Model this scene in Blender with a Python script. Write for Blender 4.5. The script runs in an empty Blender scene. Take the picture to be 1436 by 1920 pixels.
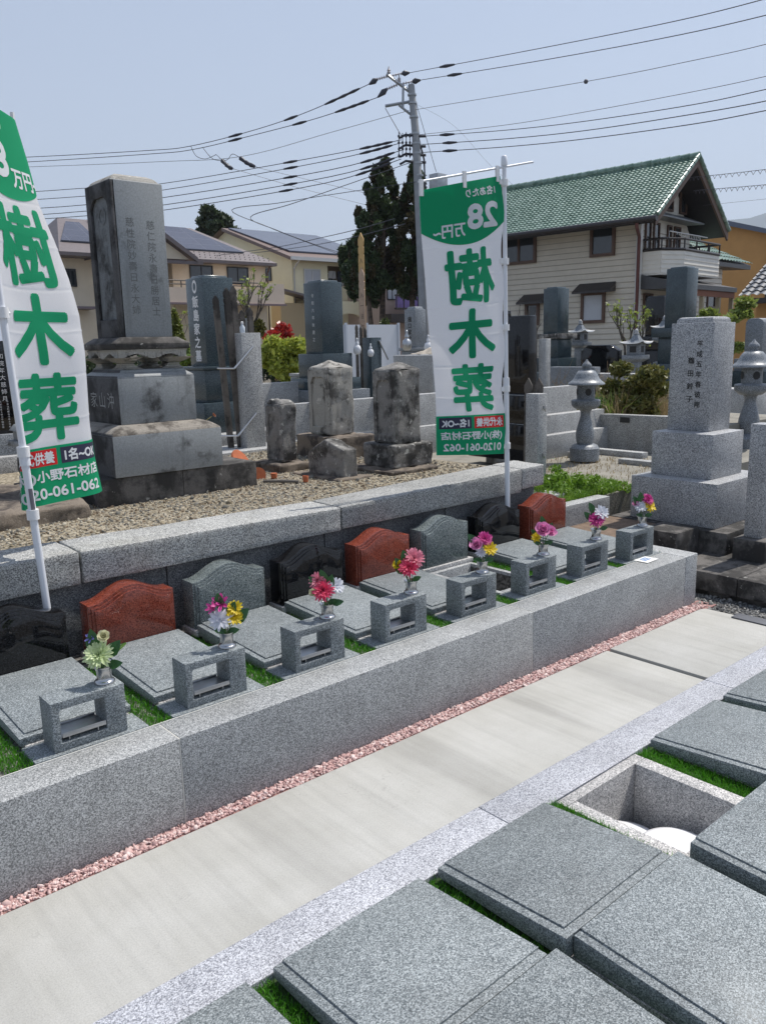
import bpy, bmesh, math, random
import numpy as np
from mathutils import Vector, Matrix, noise as mnoise

S = bpy.context.scene
C = S.collection
R = math.radians
PI = math.pi

# ------------------------------------------------------------------ camera, light, sky, exposure
camd = bpy.data.cameras.new('camera')
camd.sensor_fit = 'VERTICAL'
camd.sensor_height = 36.0
camd.lens = 28.77
camd.clip_start = 0.05
camd.clip_end = 9000
cam = bpy.data.objects.new('camera', camd)
C.objects.link(cam)
CAM_YAW, CAM_PITCH, CAM_ROLL = 0.854836, 0.201378, -0.0229793
fw = Vector((math.cos(CAM_YAW) * math.cos(CAM_PITCH), math.sin(CAM_YAW) * math.cos(CAM_PITCH), -math.sin(CAM_PITCH)))
rt0 = Vector((math.sin(CAM_YAW), -math.cos(CAM_YAW), 0))
up0 = rt0.cross(fw)
rt = rt0 * math.cos(CAM_ROLL) + up0 * math.sin(CAM_ROLL)
up = -rt0 * math.sin(CAM_ROLL) + up0 * math.cos(CAM_ROLL)
mw = Matrix(((rt.x, up.x, -fw.x), (rt.y, up.y, -fw.y), (rt.z, up.z, -fw.z))).to_4x4()
mw.translation = Vector((0, 0, 1.55))
cam.matrix_world = mw
S.camera = cam

SUN_DIR = Vector((0.52, -0.05, 1.0)).normalized()      # towards the sun
sund = bpy.data.lights.new('sun', 'SUN')
sund.energy = 5.0
sund.angle = R(0.53)
sund.color = (1.0, 0.955, 0.89)
sun = bpy.data.objects.new('sun', sund)
C.objects.link(sun)
sun.rotation_euler = SUN_DIR.to_track_quat('Z', 'Y').to_euler()
sun.location = (10, -3, 30)

W = bpy.data.worlds.new('World')
S.world = W
W.use_nodes = True
wn = W.node_tree
bg = wn.nodes['Background']
sky = wn.nodes.new('ShaderNodeTexSky')
sky.sky_type = 'NISHITA'
sky.sun_disc = False
sky.sun_elevation = math.asin(SUN_DIR.z)
sky.sun_rotation = math.atan2(SUN_DIR.x, SUN_DIR.y)
sky.altitude = 0
sky.air_density = 1.0
sky.dust_density = 1.0
sky.ozone_density = 1.0
hz = wn.nodes.new('ShaderNodeMix')            # thin high haze: half sky, half even pale veil
hz.data_type = 'RGBA'
wc = wn.nodes.new('ShaderNodeTexCoord')
ws = wn.nodes.new('ShaderNodeSeparateXYZ')
wr_ = wn.nodes.new('ShaderNodeMapRange')      # the veil thins out towards the zenith
wr_.inputs['From Min'].default_value = 0.0
wr_.inputs['From Max'].default_value = 1.15
wr_.inputs['To Min'].default_value = 0.74
wr_.inputs['To Max'].default_value = 0.0
wn.links.new(wc.outputs['Generated'], ws.inputs[0])
wn.links.new(ws.outputs['Z'], wr_.inputs['Value'])
wn.links.new(wr_.outputs[0], hz.inputs[0])
hz.inputs[7].default_value = (0.565 / 0.13, 0.615 / 0.13, 0.70 / 0.13, 1)
wn.links.new(sky.outputs[0], hz.inputs[6])
wn.links.new(hz.outputs[2], bg.inputs[0])
bg.inputs[1].default_value = 0.146

S.view_settings.view_transform = 'Standard'
S.view_settings.look = 'None'
S.view_settings.exposure = 0.0
S.view_settings.gamma = 1.0
S.view_settings.use_curve_mapping = False
S.cycles.max_bounces = 6
S.cycles.transparent_max_bounces = 8
S.cycles.use_denoising = True
S.cycles.sample_clamp_indirect = 8

# ------------------------------------------------------------------ materials
class NT:
    def __init__(s, name):
        s.m = bpy.data.materials.new(name)
        s.m.use_nodes = True
        s.t = s.m.node_tree
        s.b = s.t.nodes['Principled BSDF']
        s._p = None
    def n(s, typ, **kw):
        x = s.t.nodes.new(typ)
        for k, v in kw.items():
            if k.startswith('i_'):
                x.inputs[k[2:].replace('_', ' ')].default_value = v
            else:
                setattr(x, k, v)
        return x
    def l(s, a, b):
        s.t.links.new(a, b)
    def pos(s, scale=None):
        g = s.n('ShaderNodeNewGeometry').outputs['Position']
        if scale is None:
            return g
        mp = s.n('ShaderNodeMapping')
        mp.inputs['Scale'].default_value = scale
        s.l(g, mp.inputs['Vector'])
        return mp.outputs[0]
    def noise(s, scale, detail=3.0, rough=0.55, vec=None, dist=0.0):
        x = s.n('ShaderNodeTexNoise')
        x.inputs['Scale'].default_value = scale
        x.inputs['Detail'].default_value = detail
        x.inputs['Roughness'].default_value = rough
        x.inputs['Distortion'].default_value = dist
        s.l(vec if vec is not None else s.pos(), x.inputs['Vector'])
        return x.outputs[0]
    def vor(s, scale, out='Color', vec=None, feature='F1'):
        x = s.n('ShaderNodeTexVoronoi')
        x.feature = feature
        x.inputs['Scale'].default_value = scale
        s.l(vec if vec is not None else s.pos(), x.inputs['Vector'])
        o = x.outputs[out]
        if out == 'Color':
            sp = s.n('ShaderNodeSeparateColor')
            s.l(o, sp.inputs[0])
            o = sp.outputs[0]
        return o
    def ramp(s, fac, stops, interp='LINEAR'):
        x = s.n('ShaderNodeValToRGB')
        cr = x.color_ramp
        cr.interpolation = interp
        while len(cr.elements) < len(stops):
            cr.elements.new(0.5)
        for e, (p, c) in zip(cr.elements, stops):
            e.position = p
            e.color = (c, c, c, 1) if not hasattr(c, '__len__') else (*c[:3], 1)
        s.l(fac, x.inputs[0])
        return x.outputs[0]
    def mix(s, fac, a, b, mode='MIX'):
        x = s.n('ShaderNodeMix', data_type='RGBA', blend_type=mode)
        if isinstance(fac, float):
            x.inputs['Factor'].default_value = fac
        else:
            s.l(fac, x.inputs['Factor'])
        for v, k in ((a, 6), (b, 7)):
            if hasattr(v, 'is_output'):
                s.l(v, x.inputs[k])
            else:
                x.inputs[k].default_value = (*v[:3], 1)
        return x.outputs[2]
    def col(s, v):
        if hasattr(v, 'is_output'):
            s.l(v, s.b.inputs['Base Color'])
        else:
            s.b.inputs['Base Color'].default_value = (*v[:3], 1)
        return s
    def rough(s, v):
        if hasattr(v, 'is_output'):
            s.l(v, s.b.inputs['Roughness'])
        else:
            s.b.inputs['Roughness'].default_value = v
        return s
    def bump(s, h, strength=0.3, dist=0.01):
        x = s.n('ShaderNodeBump')
        x.inputs['Strength'].default_value = strength
        x.inputs['Distance'].default_value = dist
        s.l(h, x.inputs['Height'])
        s.l(x.outputs[0], s.b.inputs['Normal'])
        return s

def flat(name, c, rough=0.5, metal=0.0, var=0.0, vscale=6.0, bump=0.0, bscale=60):
    t = NT(name)
    if var:
        t.col(t.ramp(t.noise(vscale, 5, 0.6), [(0.3, [x * (1 - var) for x in c]), (0.7, [min(1, x * (1 + var)) for x in c])]))
    else:
        t.col(c)
    t.rough(rough)
    t.b.inputs['Metallic'].default_value = metal
    if bump:
        t.bump(t.noise(bscale, 4), bump, 0.01)
    return t.m

def granite(name, dark, mid, light, scale=230, rough=0.3, bump=0.0, stain=0.0, tint=None, split=(0.22, 0.62)):
    t = NT(name)
    g = t.vor(scale)
    g2 = t.noise(scale * 0.55, 2, 0.6)
    base = t.ramp(g, [(0.0, dark), (split[0], dark), (split[0] + 0.12, mid), (split[1], mid), (split[1] + 0.14, light), (1.0, light)])
    mod = t.ramp(g2, [(0.32, 0.72), (0.68, 1.22)])
    c = t.mix(1.0, base, mod, 'MULTIPLY')
    big = t.ramp(t.noise(4.3, 6, 0.68), [(0.28, 0.80), (0.5, 1.0), (0.72, 1.12)])
    c = t.mix(1.0, c, big, 'MULTIPLY')
    oi = t.n('ShaderNodeObjectInfo')                # every block a slightly different stone
    c = t.mix(1.0, c, t.ramp(oi.outputs['Random'], [(0.0, 0.90), (1.0, 1.08)]), 'MULTIPLY')
    if stain:
        st = t.ramp(t.noise(1.0, 7, 0.72, vec=t.pos((7, 7, 2.2))), [(0.5, 0.0), (0.72, stain)])
        c = t.mix(st, c, tint or (0.05, 0.045, 0.04))
    t.col(c)
    t.rough(t.mix(1.0, t.ramp(g, [(0.0, rough * 0.8), (1.0, min(1, rough * 1.2))]), t.ramp(t.noise(6.0, 5, .65), [(.3, .75), (.7, 1.3)]), 'MULTIPLY'))
    if bump:
        t.bump(g2, bump, 0.004)
    return t.m

def weathered(name, base, dark, lich, amount=0.5, lichen=0.35, scale=5.0, rough=0.9, bump=0.6, streak=(9, 9, 1.6)):
    t = NT(name)
    a = t.noise(scale, 8, 0.68)
    b = t.noise(1.0, 6, 0.7, vec=t.pos(streak))
    fine = t.noise(120, 4, 0.7)
    c = t.ramp(fine, [(0.25, [x * 0.75 for x in base]), (0.75, [min(1, x * 1.22) for x in base])])
    f1 = t.ramp(a, [(0.62 - amount * 0.28, 0.0), (0.70 - amount * 0.2, 0.92)])
    c = t.mix(f1, c, dark)
    f2 = t.ramp(b, [(0.56, 0.0), (0.72, 0.75)])
    c = t.mix(f2, c, [x * 0.55 for x in base])
    sp = t.noise(scale * 3.4, 6, 0.62)
    f3 = t.ramp(sp, [(0.74 - lichen * 0.3, 0.0), (0.77 - lichen * 0.3, 0.85)])
    c = t.mix(f3, c, lich)
    t.col(c)
    t.rough(rough)
    t.bump(t.mix(0.5, fine, a), bump, 0.012)
    return t.m

def leafmat(name, c1, c2, scale=9.0, trans=0.35, rough=0.5):
    t = NT(name)
    nz = t.noise(scale, 3, 0.7)
    n2 = t.vor(scale * 14)
    c = t.ramp(nz, [(0.3, c1), (0.7, c2)])
    c = t.mix(1.0, c, t.ramp(n2, [(0.0, 0.65), (1.0, 1.35)]), 'MULTIPLY')
    t.col(c).rough(rough)
    tr = t.n('ShaderNodeBsdfTranslucent')
    t.l(c, tr.inputs[0])
    mx = t.n('ShaderNodeMixShader')
    mx.inputs[0].default_value = trans
    out = t.t.nodes['Material Output']
    t.l(t.b.outputs[0], mx.inputs[1])
    t.l(tr.outputs[0], mx.inputs[2])
    t.l(mx.outputs[0], out.inputs[0])
    return t.m

M = {}
M['slab'] = granite('grey_green_granite', (0.10, 0.116, 0.123), (0.195, 0.216, 0.223), (0.335, 0.363, 0.37), 360, 0.52)
M['wallg'] = granite('speckled_grey_granite', (0.16, 0.168, 0.17), (0.33, 0.338, 0.338), (0.54, 0.55, 0.548), 350, 0.5)
M['kerbw'] = granite('white_speckled_granite', (0.20, 0.205, 0.23), (0.35, 0.36, 0.395), (0.53, 0.54, 0.575), 330, 0.6, split=(0.2, 0.5))
M['boxg'] = granite('pale_vault_granite', (0.2, 0.2, 0.2), (0.42, 0.41, 0.40), (0.62, 0.60, 0.58), 300, 0.7)
M['terr'] = granite('old_kerb_granite', (0.13, 0.13, 0.13), (0.32, 0.32, 0.31), (0.52, 0.52, 0.49), 270, 0.75, 0.3, 0.35, (0.16, 0.145, 0.11))
M['monug'] = granite('pale_monument_granite', (0.18, 0.18, 0.185), (0.35, 0.36, 0.37), (0.54, 0.54, 0.54), 230, 0.45, 0.05, 0.16, (0.2, 0.19, 0.17))
M['polg'] = granite('polished_grey_granite', (0.065, 0.08, 0.08), (0.14, 0.165, 0.165), (0.25, 0.28, 0.275), 330, 0.14)
M['polb'] = granite('polished_black_granite', (0.004, 0.004, 0.005), (0.006, 0.006, 0.007), (0.018, 0.018, 0.02), 300, 0.06)
M['polr'] = granite('polished_red_granite', (0.10, 0.020, 0.014), (0.22, 0.048, 0.028), (0.28, 0.075, 0.048), 330, 0.10)
M['retw'] = granite('dark_retaining_granite', (0.06, 0.065, 0.07), (0.13, 0.137, 0.143), (0.25, 0.255, 0.26), 300, 0.6)
M['blue'] = granite('dark_blue_granite', (0.025, 0.038, 0.046), (0.05, 0.072, 0.082), (0.08, 0.108, 0.118), 300, 0.2)
M['blueg'] = granite('mid_grey_granite', (0.09, 0.10, 0.11), (0.19, 0.21, 0.23), (0.33, 0.35, 0.37), 270, 0.4)
M['light'] = granite('light_fence_granite', (0.21, 0.21, 0.21), (0.37, 0.38, 0.38), (0.54, 0.54, 0.53), 260, 0.65, 0.0, 0.35, (0.2, 0.19, 0.17))
M['slab'].node_tree.nodes['Principled BSDF'].inputs['Specular IOR Level'].default_value = 0.25
M['steel'] = flat('stainless_steel', (0.50, 0.50, 0.50), 0.24, 1.0)
M['steel2'] = flat('brushed_steel', (0.45, 0.46, 0.47), 0.38, 1.0)
M['zinc'] = flat('galvanised_steel', (0.42, 0.44, 0.46), 0.5, 0.6, 0.15)
M['ink'] = flat('black_lettering', (0.025, 0.025, 0.025), 0.6)
M['wink'] = flat('white_lettering', (0.72, 0.72, 0.72), 0.6)
M['cut'] = flat('carved_lettering', (0.13, 0.135, 0.135), 0.9)

# ------------------------------------------------------------------ mesh helpers
class MB:
    def __init__(s):
        s.v, s.f, s.m = [], [], []
    def add(s, verts, faces, m=0):
        o = len(s.v)
        s.v += [tuple(map(float, p)) for p in verts]
        s.f += [tuple(i + o for i in f) for f in faces]
        s.m += [m] * len(faces)
        return s
    def box(s, a, b, m=0):
        (x0, y0, z0), (x1, y1, z1) = a, b
        return s.frus((x0, y0, x1, y1), z0, (x0, y0, x1, y1), z1, m)
    def frus(s, r0, z0, r1, z1, m=0):
        a, b, c, d = r0
        e, f, g, h = r1
        v = [(a, b, z0), (c, b, z0), (c, d, z0), (a, d, z0), (e, f, z1), (g, f, z1), (g, h, z1), (e, h, z1)]
        return s.add(v, [(3, 2, 1, 0), (4, 5, 6, 7), (0, 1, 5, 4), (1, 2, 6, 5), (2, 3, 7, 6), (3, 0, 4, 7)], m)
    def prism(s, poly, z0, z1, m=0):                   # poly (x, y) counter-clockwise
        n = len(poly)
        v = [(x, y, z0) for x, y in poly] + [(x, y, z1) for x, y in poly]
        f = [tuple(range(n))[::-1], tuple(range(n, 2 * n))] + [(i, (i + 1) % n, n + (i + 1) % n, n + i) for i in range(n)]
        return s.add(v, f, m)
    def prismy(s, poly, y0, y1, m=0):                  # poly (x, z), extruded along y (y0 front)
        n = len(poly)
        v = [(x, y0, z) for x, z in poly] + [(x, y1, z) for x, z in poly]
        f = [tuple(range(n)), tuple(range(n, 2 * n))[::-1]] + [(i, n + i, n + (i + 1) % n, (i + 1) % n) for i in range(n)]
        return s.add(v, f, m)
    def prismx(s, poly, x0, x1, m=0):                  # poly (y, z), extruded along x
        n = len(poly)
        v = [(x0, y, z) for y, z in poly] + [(x1, y, z) for y, z in poly]
        f = [tuple(range(n))[::-1], tuple(range(n, 2 * n))] + [(i, (i + 1) % n, n + (i + 1) % n, n + i) for i in range(n)]
        return s.add(v, f, m)
    def tube(s, pts, r, n=8, m=0, caps=True):
        pts = [Vector(p) for p in pts]
        k = len(pts)
        rs = r if hasattr(r, '__len__') else [r] * k
        up_ = Vector((0, 0, 1))
        rings = []
        for i, p in enumerate(pts):
            d = (pts[min(i + 1, k - 1)] - pts[max(i - 1, 0)]).normalized()
            a = d.cross(up_)
            if a.length < 1e-3:
                a = d.cross(Vector((1, 0, 0)))
            a.normalize()
            b = d.cross(a)
            rings.append([p + (a * math.cos(2 * PI * j / n) + b * math.sin(2 * PI * j / n)) * rs[i] for j in range(n)])
        v = [q for rg in rings for q in rg]
        f = []
        for i in range(k - 1):
            for j in range(n):
                f.append((i * n + j, i * n + (j + 1) % n, (i + 1) * n + (j + 1) % n, (i + 1) * n + j))
        if caps:
            f.append(tuple(range(n))[::-1])
            f.append(tuple((k - 1) * n + j for j in range(n)))
        return s.add(v, f, m)
    def lathe(s, prof, c=(0, 0, 0), n=24, m=0, sq=False):
        v, f = [], []
        for r, z in prof:
            for j in range(n):
                a = 2 * PI * (j + 0.5) / n
                v.append((c[0] + r * math.cos(a), c[1] + r * math.sin(a), c[2] + z))
        for i in range(len(prof) - 1):
            for j in range(n):
                f.append((i * n + j, i * n + (j + 1) % n, (i + 1) * n + (j + 1) % n, (i + 1) * n + j))
        f.append(tuple(range(n))[::-1])
        f.append(tuple((len(prof) - 1) * n + j for j in range(n)))
        return s.add(v, f, m)
    def grid(s, fn, nu, nv, m=0):
        v = [fn(i / nu, j / nv) for j in range(nv + 1) for i in range(nu + 1)]
        w = nu + 1
        return s.add(v, [(j * w + i, j * w + i + 1, (j + 1) * w + i + 1, (j + 1) * w + i) for j in range(nv) for i in range(nu)], m)
    def build(s, name, mats, parent=None, loc=None, bevel=0.0, seg=2, smooth=40, world=False, rough=0.0, rscale=9.0, cuts=0, seed=0):
        me = bpy.data.meshes.new(name)
        off = Vector((0, 0, 0))
        if world:
            if parent is not None:
                off = Vector(parent.location)
            elif loc is not None:
                off = Vector(loc)
        me.from_pydata([(p[0] - off.x, p[1] - off.y, p[2] - off.z) for p in s.v], [], s.f)
        for mt in (mats if isinstance(mats, (list, tuple)) else [mats]):
            me.materials.append(mt)
        if len(me.materials) > 1:
            me.polygons.foreach_set('material_index', s.m)
        if bevel or cuts or rough:
            bm = bmesh.new()
            bm.from_mesh(me)
            if bevel:
                ed = [e for e in bm.edges if len(e.link_faces) == 2 and e.calc_face_angle(0) > 0.5]
                bmesh.ops.bevel(bm, geom=ed, offset=bevel, segments=seg, affect='EDGES', clamp_overlap=True, profile=0.5)
            if cuts:
                bmesh.ops.triangulate(bm, faces=[f for f in bm.faces if len(f.verts) > 4])
                bmesh.ops.subdivide_edges(bm, edges=[e for e in bm.edges if e.calc_length() > 0.05], cuts=cuts, use_grid_fill=True)
            if rough:
                bm.normal_update()
                sd = Vector((seed * 3.7, seed * 1.3, seed * 7.1))
                for v in bm.verts:
                    p = v.co * rscale + sd
                    k = mnoise.fractal(p, 0.9, 2.0, 4)
                    v.co += v.normal * (k * rough)
            bm.to_mesh(me)
            bm.free()
        if smooth:
            me.shade_smooth()
            me.set_sharp_from_angle(angle=R(smooth))
        me.update()
        ob = bpy.data.objects.new(name, me)
        C.objects.link(ob)
        if parent is not None:
            ob.parent = parent
            if loc is not None and not world:
                ob.location = loc
        elif loc is not None:
            ob.location = loc
        return ob

def tag(o, label=None, cat=None, group=None, kind=None):
    if label: o['label'] = label
    if cat: o['category'] = cat
    if group: o['group'] = group
    if kind: o['kind'] = kind
    return o

def thing(name, label, cat, loc=(0, 0, 0), rz=0.0, group=None):
    o = bpy.data.objects.new(name, None)
    o.empty_display_size = 0.1
    C.objects.link(o)
    o.location = loc
    o.rotation_euler = (0, 0, rz)
    return tag(o, label, cat, group)

def copy_tree(o, parent=None):
    c = o.copy()
    C.objects.link(c)
    c.parent = parent
    for ch in list(o.children):
        copy_tree(ch, c)
    return c

def box_mesh(name, a, b, mat, parent=None, bevel=0.004, **kw):
    return MB().box(a, b).build(name, mat, parent, bevel=bevel, **kw)

def rawmesh(name, verts, faces_flat, nper, mats, parent=None, mi=None, smooth=False):
    me = bpy.data.meshes.new(name)
    nv, nf = len(verts), len(faces_flat) // nper
    me.vertices.add(nv)
    me.vertices.foreach_set('co', np.asarray(verts, np.float32).ravel())
    me.loops.add(nf * nper)
    me.loops.foreach_set('vertex_index', np.asarray(faces_flat, np.int32))
    me.polygons.add(nf)
    me.polygons.foreach_set('loop_start', np.arange(0, nf * nper, nper, dtype=np.int32))
    me.polygons.foreach_set('loop_total', np.full(nf, nper, np.int32))
    for mt in (mats if isinstance(mats, (list, tuple)) else [mats]):
        me.materials.append(mt)
    if mi is not None:
        me.polygons.foreach_set('material_index', np.asarray(mi, np.int32))
    me.update(calc_edges=True)
    me.validate()
    if smooth:
        me.shade_smooth()
    ob = bpy.data.objects.new(name, me)
    C.objects.link(ob)
    if parent is not None:
        ob.parent = parent
    return ob

# ------------------------------------------------------------------ lettering
def glyphs(text, res=3, offset=0.0):
    cu = bpy.data.curves.new('lettering_curve', 'FONT')
    cu.body = text
    cu.resolution_u = res
    cu.offset = offset
    ob = bpy.data.objects.new('lettering_curve', cu)
    C.objects.link(ob)
    dg = bpy.context.evaluated_depsgraph_get()
    me = bpy.data.meshes.new_from_object(ob.evaluated_get(dg))
    vs = [(v.co.x, v.co.y) for v in me.vertices]
    fs = [tuple(p.vertices) for p in me.polygons]
    bpy.data.objects.remove(ob)
    bpy.data.curves.remove(cu)
    bpy.data.meshes.remove(me)
    return vs, fs

def bold_text(mb, text, fit, bold=0.0, m=0, mirror=False, steps=8, dz=0.00012):
    """text into mb as flat (u, v, w) geometry; fit = (u0, v0, u1, v1); bold = stroke spread as share of the height"""
    vs, fs = glyphs(text)
    xs = [p[0] for p in vs]; ys = [p[1] for p in vs]
    x0, x1, y0, y1 = min(xs), max(xs), min(ys), max(ys)
    u0, v0, u1, v1 = fit
    b = bold * (v1 - v0)
    sh = [(0, 0)] + ([(math.cos(2 * PI * k / steps) * b, math.sin(2 * PI * k / steps) * b) for k in range(steps)] if bold else [])
    for k, (dx, dy) in enumerate(sh):
        out = []
        for x, y in vs:
            fx = (x - x0) / (x1 - x0)
            if mirror: fx = 1 - fx
            out.append((u0 + b + fx * (u1 - u0 - 2 * b) + dx, v0 + b + (y - y0) / (y1 - y0) * (v1 - v0 - 2 * b) + dy, k * dz))
        mb.add(out, [f[::-1] for f in fs] if mirror else fs, m)

def column_text(chars, size, gap, face, origin, depth=0.0015, bold=0.0, narrow=1.0, mb=None, steps=6):
    """vertical column; face 'x' = on a -X face reading from outside, 'y' = on a -Y face; origin = top centre"""
    mb = mb or MB()
    z = origin[2]
    for ch in chars:
        if ch != ' ':
            t = MB()
            gv, gf = glyphs(ch)
            gx = [p[0] for p in gv]
            mid = (min(gx) + max(gx)) / 2
            if max(gx) - min(gx) > .62: mid = .5
            sh = [(0, 0)] + ([(math.cos(2 * PI * k / steps) * bold, math.sin(2 * PI * k / steps) * bold) for k in range(steps)] if bold else [])
            for k, (dx, dy) in enumerate(sh):
                t.add([((x - mid + dx) * size * narrow * 1.06, z - size + (y + .12 + dy) * size * 1.06, k * .00012) for x, y in gv], gf)
            vv = []
            for u, v, w in t.v:
                if face == 'y':
                    vv.append((origin[0] + u, origin[1] - depth - w, v))
                else:
                    vv.append((origin[0] - depth - w, origin[1] - u, v))
            mb.add(vv, t.f)
        z -= size + gap
    return mb
# ------------------------------------------------------------------ ground, path, kerbs
t = NT('dark_gravelly_soil')
gc = t.vor(85)
t.col(t.mix(1.0, t.ramp(gc, [(0, (0.05, 0.048, 0.043)), (0.5, (0.12, 0.115, 0.105)), (1, (0.24, 0.23, 0.21))]), t.ramp(t.noise(1.2, 5), [(0.3, 0.75), (0.7, 1.1)]), 'MULTIPLY')).rough(0.95)
t.bump(gc, 0.8, 0.01)
M['soil'] = t.m
gm = MB()
ring = [(math.cos(2 * PI * k / 64), math.sin(2 * PI * k / 64)) for k in range(64)]
for a, b in ((0, 40), (40, 400), (400, 5200)):
    gm.add([(x * a, y * a, -0.45) for x, y in ring] + [(x * b, y * b, -0.45) for x, y in ring], [(k, (k + 1) % 64, 64 + (k + 1) % 64, 64 + k) if a else (k, 64 + k, 64 + (k + 1) % 64) for k in range(64)])
tag(gm.build('ground', M['soil'], smooth=0), kind='structure')
MB().box((4.411, 0.3, -0.44), (4.735, 2.7, -0.02)).build('gravel_ground', M['soil'])['kind'] = 'structure'

t = NT('broomed_concrete')
n1 = t.noise(1.0, 6, 0.62, vec=t.pos((26, 1.3, 4)))
n2 = t.noise(3.2, 6, 0.65)
n3 = t.noise(210, 4, 0.75)
c = t.ramp(n2, [(0.3, (0.38, 0.374, 0.345)), (0.7, (0.45, 0.445, 0.42))])
c = t.mix(1.0, c, t.ramp(n1, [(0.30, 0.91), (0.5, 1.0), (0.66, 1.04)]), 'MULTIPLY')
c = t.mix(1.0, c, t.ramp(n3, [(0.32, 0.82), (0.55, 1.02), (0.75, 1.1)]), 'MULTIPLY')
band = t.ramp(t.noise(1.0, 2, 0.5, vec=t.pos((2.6, 0.25, 1))), [(0.55, 1.0), (0.60, 0.84)])
c = t.mix(1.0, c, band, 'MULTIPLY')
scr = t.ramp(t.noise(7, 2, 0.5, dist=2.5), [(0.492, 1.0), (0.5, 0.72), (0.508, 1.0)])
c = t.mix(t.ramp(t.noise(2.0, 3), [(0.5, 0.0), (0.65, 0.8)]), c, t.mix(1.0, c, scr, 'MULTIPLY'))
t.col(c).rough(0.9)
t.bump(t.mix(0.5, n1, n3), 0.35, 0.004)
M['conc'] = t.m

MB().prism([(-2.0, 1.70), (3.435, 1.70), (3.435, 2.236), (0.5, 2.262), (-2.0, 2.285)], -0.12, 0.0).build('path', M['conc'], bevel=0.006)['kind'] = 'structure'
pth = MB().prism([(3.458, 1.70), (4.41, 1.70), (4.40, 2.05), (4.395, 2.21), (4.36, 2.23), (3.458, 2.236)], -0.12, 0.004).build('path', M['conc'], bevel=0.006)
pth['kind'] = 'structure'
jt = MB().box((3.435, 1.70, -0.1), (3.458, 2.236, -0.012)).build('path_joint', flat('dark_joint_filler', (0.16, 0.15, 0.14), 0.95, 0, 0.2, 40))
jt['kind'] = 'structure'
box_mesh('drain_cover', (4.335, 1.60, 0.0055), (4.425, 2.03, 0.012), flat('weathered_iron_plate', (0.13, 0.135, 0.15), 0.6, 0.3, 0.15, 9), bevel=0.002)
tag(bpy.data.objects['drain_cover'], 'dark flat drain cover at the far end of the concrete path', 'drain cover')

# kerb between the path and the near plots (three stones)
for k, (a, b) in enumerate(((-1.2, 0.35), (0.353, 1.868), (1.871, 3.40), (3.403, 4.9))):
    o = MB().box((a, 1.541, -0.14), (b, 1.697, 0.016)).build('kerb_stone', M['kerbw'], bevel=0.004)
    if k == 0:
        tag(o, 'white speckled kerb stone at the near left end of the path', 'kerb stone', 'white kerb stones along the path')
    else:
        tag(o, ['', 'white speckled kerb stone in front of the nearest grey slabs', 'white speckled kerb stone beside the open vault', 'white speckled kerb stone at the far right of the path'][k], 'kerb stone', 'white kerb stones along the path')

# ------------------------------------------------------------------ planter wall along the path
WT = 0.297
for k, (a, b) in enumerate(((-0.9, 1.1165), (1.1205, 2.9485), (2.9525, 4.358))):
    m = MB()
    m.box((a, 2.328, -0.15), (b, 2.476, WT))
    o = m.build('wall_block', M['wallg'], bevel=0.004)
    tag(o, ['grey granite wall block at the left end of the low wall', 'grey granite wall block in the middle of the low wall', 'grey granite wall block next to the right corner of the low wall'][k], 'wall block', 'granite blocks of the low wall')
o = MB().box((4.361, 2.328, -0.15), (4.492, 3.36, WT + 0.0005)).build('wall_block', M['wallg'], bevel=0.004)
tag(o, 'grey granite end block closing the right end of the low wall', 'wall block', 'granite blocks of the low wall')
for x in (1.1185, 2.9505):
    MB().box((x - 0.002, 2.3292, -0.1), (x + 0.002, 2.474, WT - 0.002)).build('mortar_joint', flat('pale_mortar', (0.55, 0.54, 0.5), 0.9))['kind'] = 'structure'
# bed inside the planter
NX5 = 0.8965 + 0.4665 * 5
va, vb = NX5 - .1448, NX5 + .1448
MB().box((-0.9, 2.4765, -0.1), (va, 3.36, WT - 0.012)).box((vb, 2.4765, -0.1), (4.36, 3.36, WT - 0.012)).box((va, 2.4765, -0.1), (vb, 2.646, WT - 0.012)).box((va, 3.117, -0.1), (vb, 3.36, WT - 0.012)).build('planter_soil', M['soil'])['kind'] = 'structure'
t_seam = MB().box((-0.9, 2.4762, 0.2), (4.36, 2.4795, WT + 0.001)).build('mortar_seam', flat('white_mortar', (0.68, 0.67, 0.62), 0.9))
t_seam['kind'] = 'structure'
# paper notice
nm = MB().box((-0.062, -0.05, 0), (0.062, 0.05, 0.0006))
nt_ = nm.build('paper_notice', flat('white_paper', (0.82, 0.82, 0.80), 0.6), loc=(4.14, 2.462, WT + 0.004))
nt_.rotation_euler = (0, 0, R(2))
tag(nt_, 'small white paper notice with blue print lying on the low wall', 'notice')
m = MB()
for k in range(3):
    m.box((-0.04 + 0.006 * k, -0.02 + 0.016 * k, 0.0010), (0.035, -0.010 + 0.016 * k, 0.0014))
m.build('print', flat('blue_print', (0.12, 0.25, 0.5), 0.6), nt_, smooth=0)

# ------------------------------------------------------------------ niches: headstone, ledger slab, stand, vase, bouquet
NX = [0.8965 + 0.4665 * k for k in range(8)]
KIND = ['polb', 'polr', 'polg', 'polb', 'polr', 'polg', 'polb', 'polr']
COLN = {'polb': 'polished black', 'polr': 'polished red', 'polg': 'polished grey'}
HLAB = ['polished black headstone at the left edge beside the white banner pole',
        'polished red headstone behind the pale yellow-green flower',
        'polished grey headstone behind the white and magenta flowers, left of the middle black one',
        'polished black headstone in the middle, between a grey and a red headstone',
        'polished red headstone in the middle, behind the coral pink flowers',
        'polished grey headstone behind the open uncovered vault',
        'polished black headstone in front of the right banner pole',
        'polished red headstone at the right end of the row']

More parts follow.
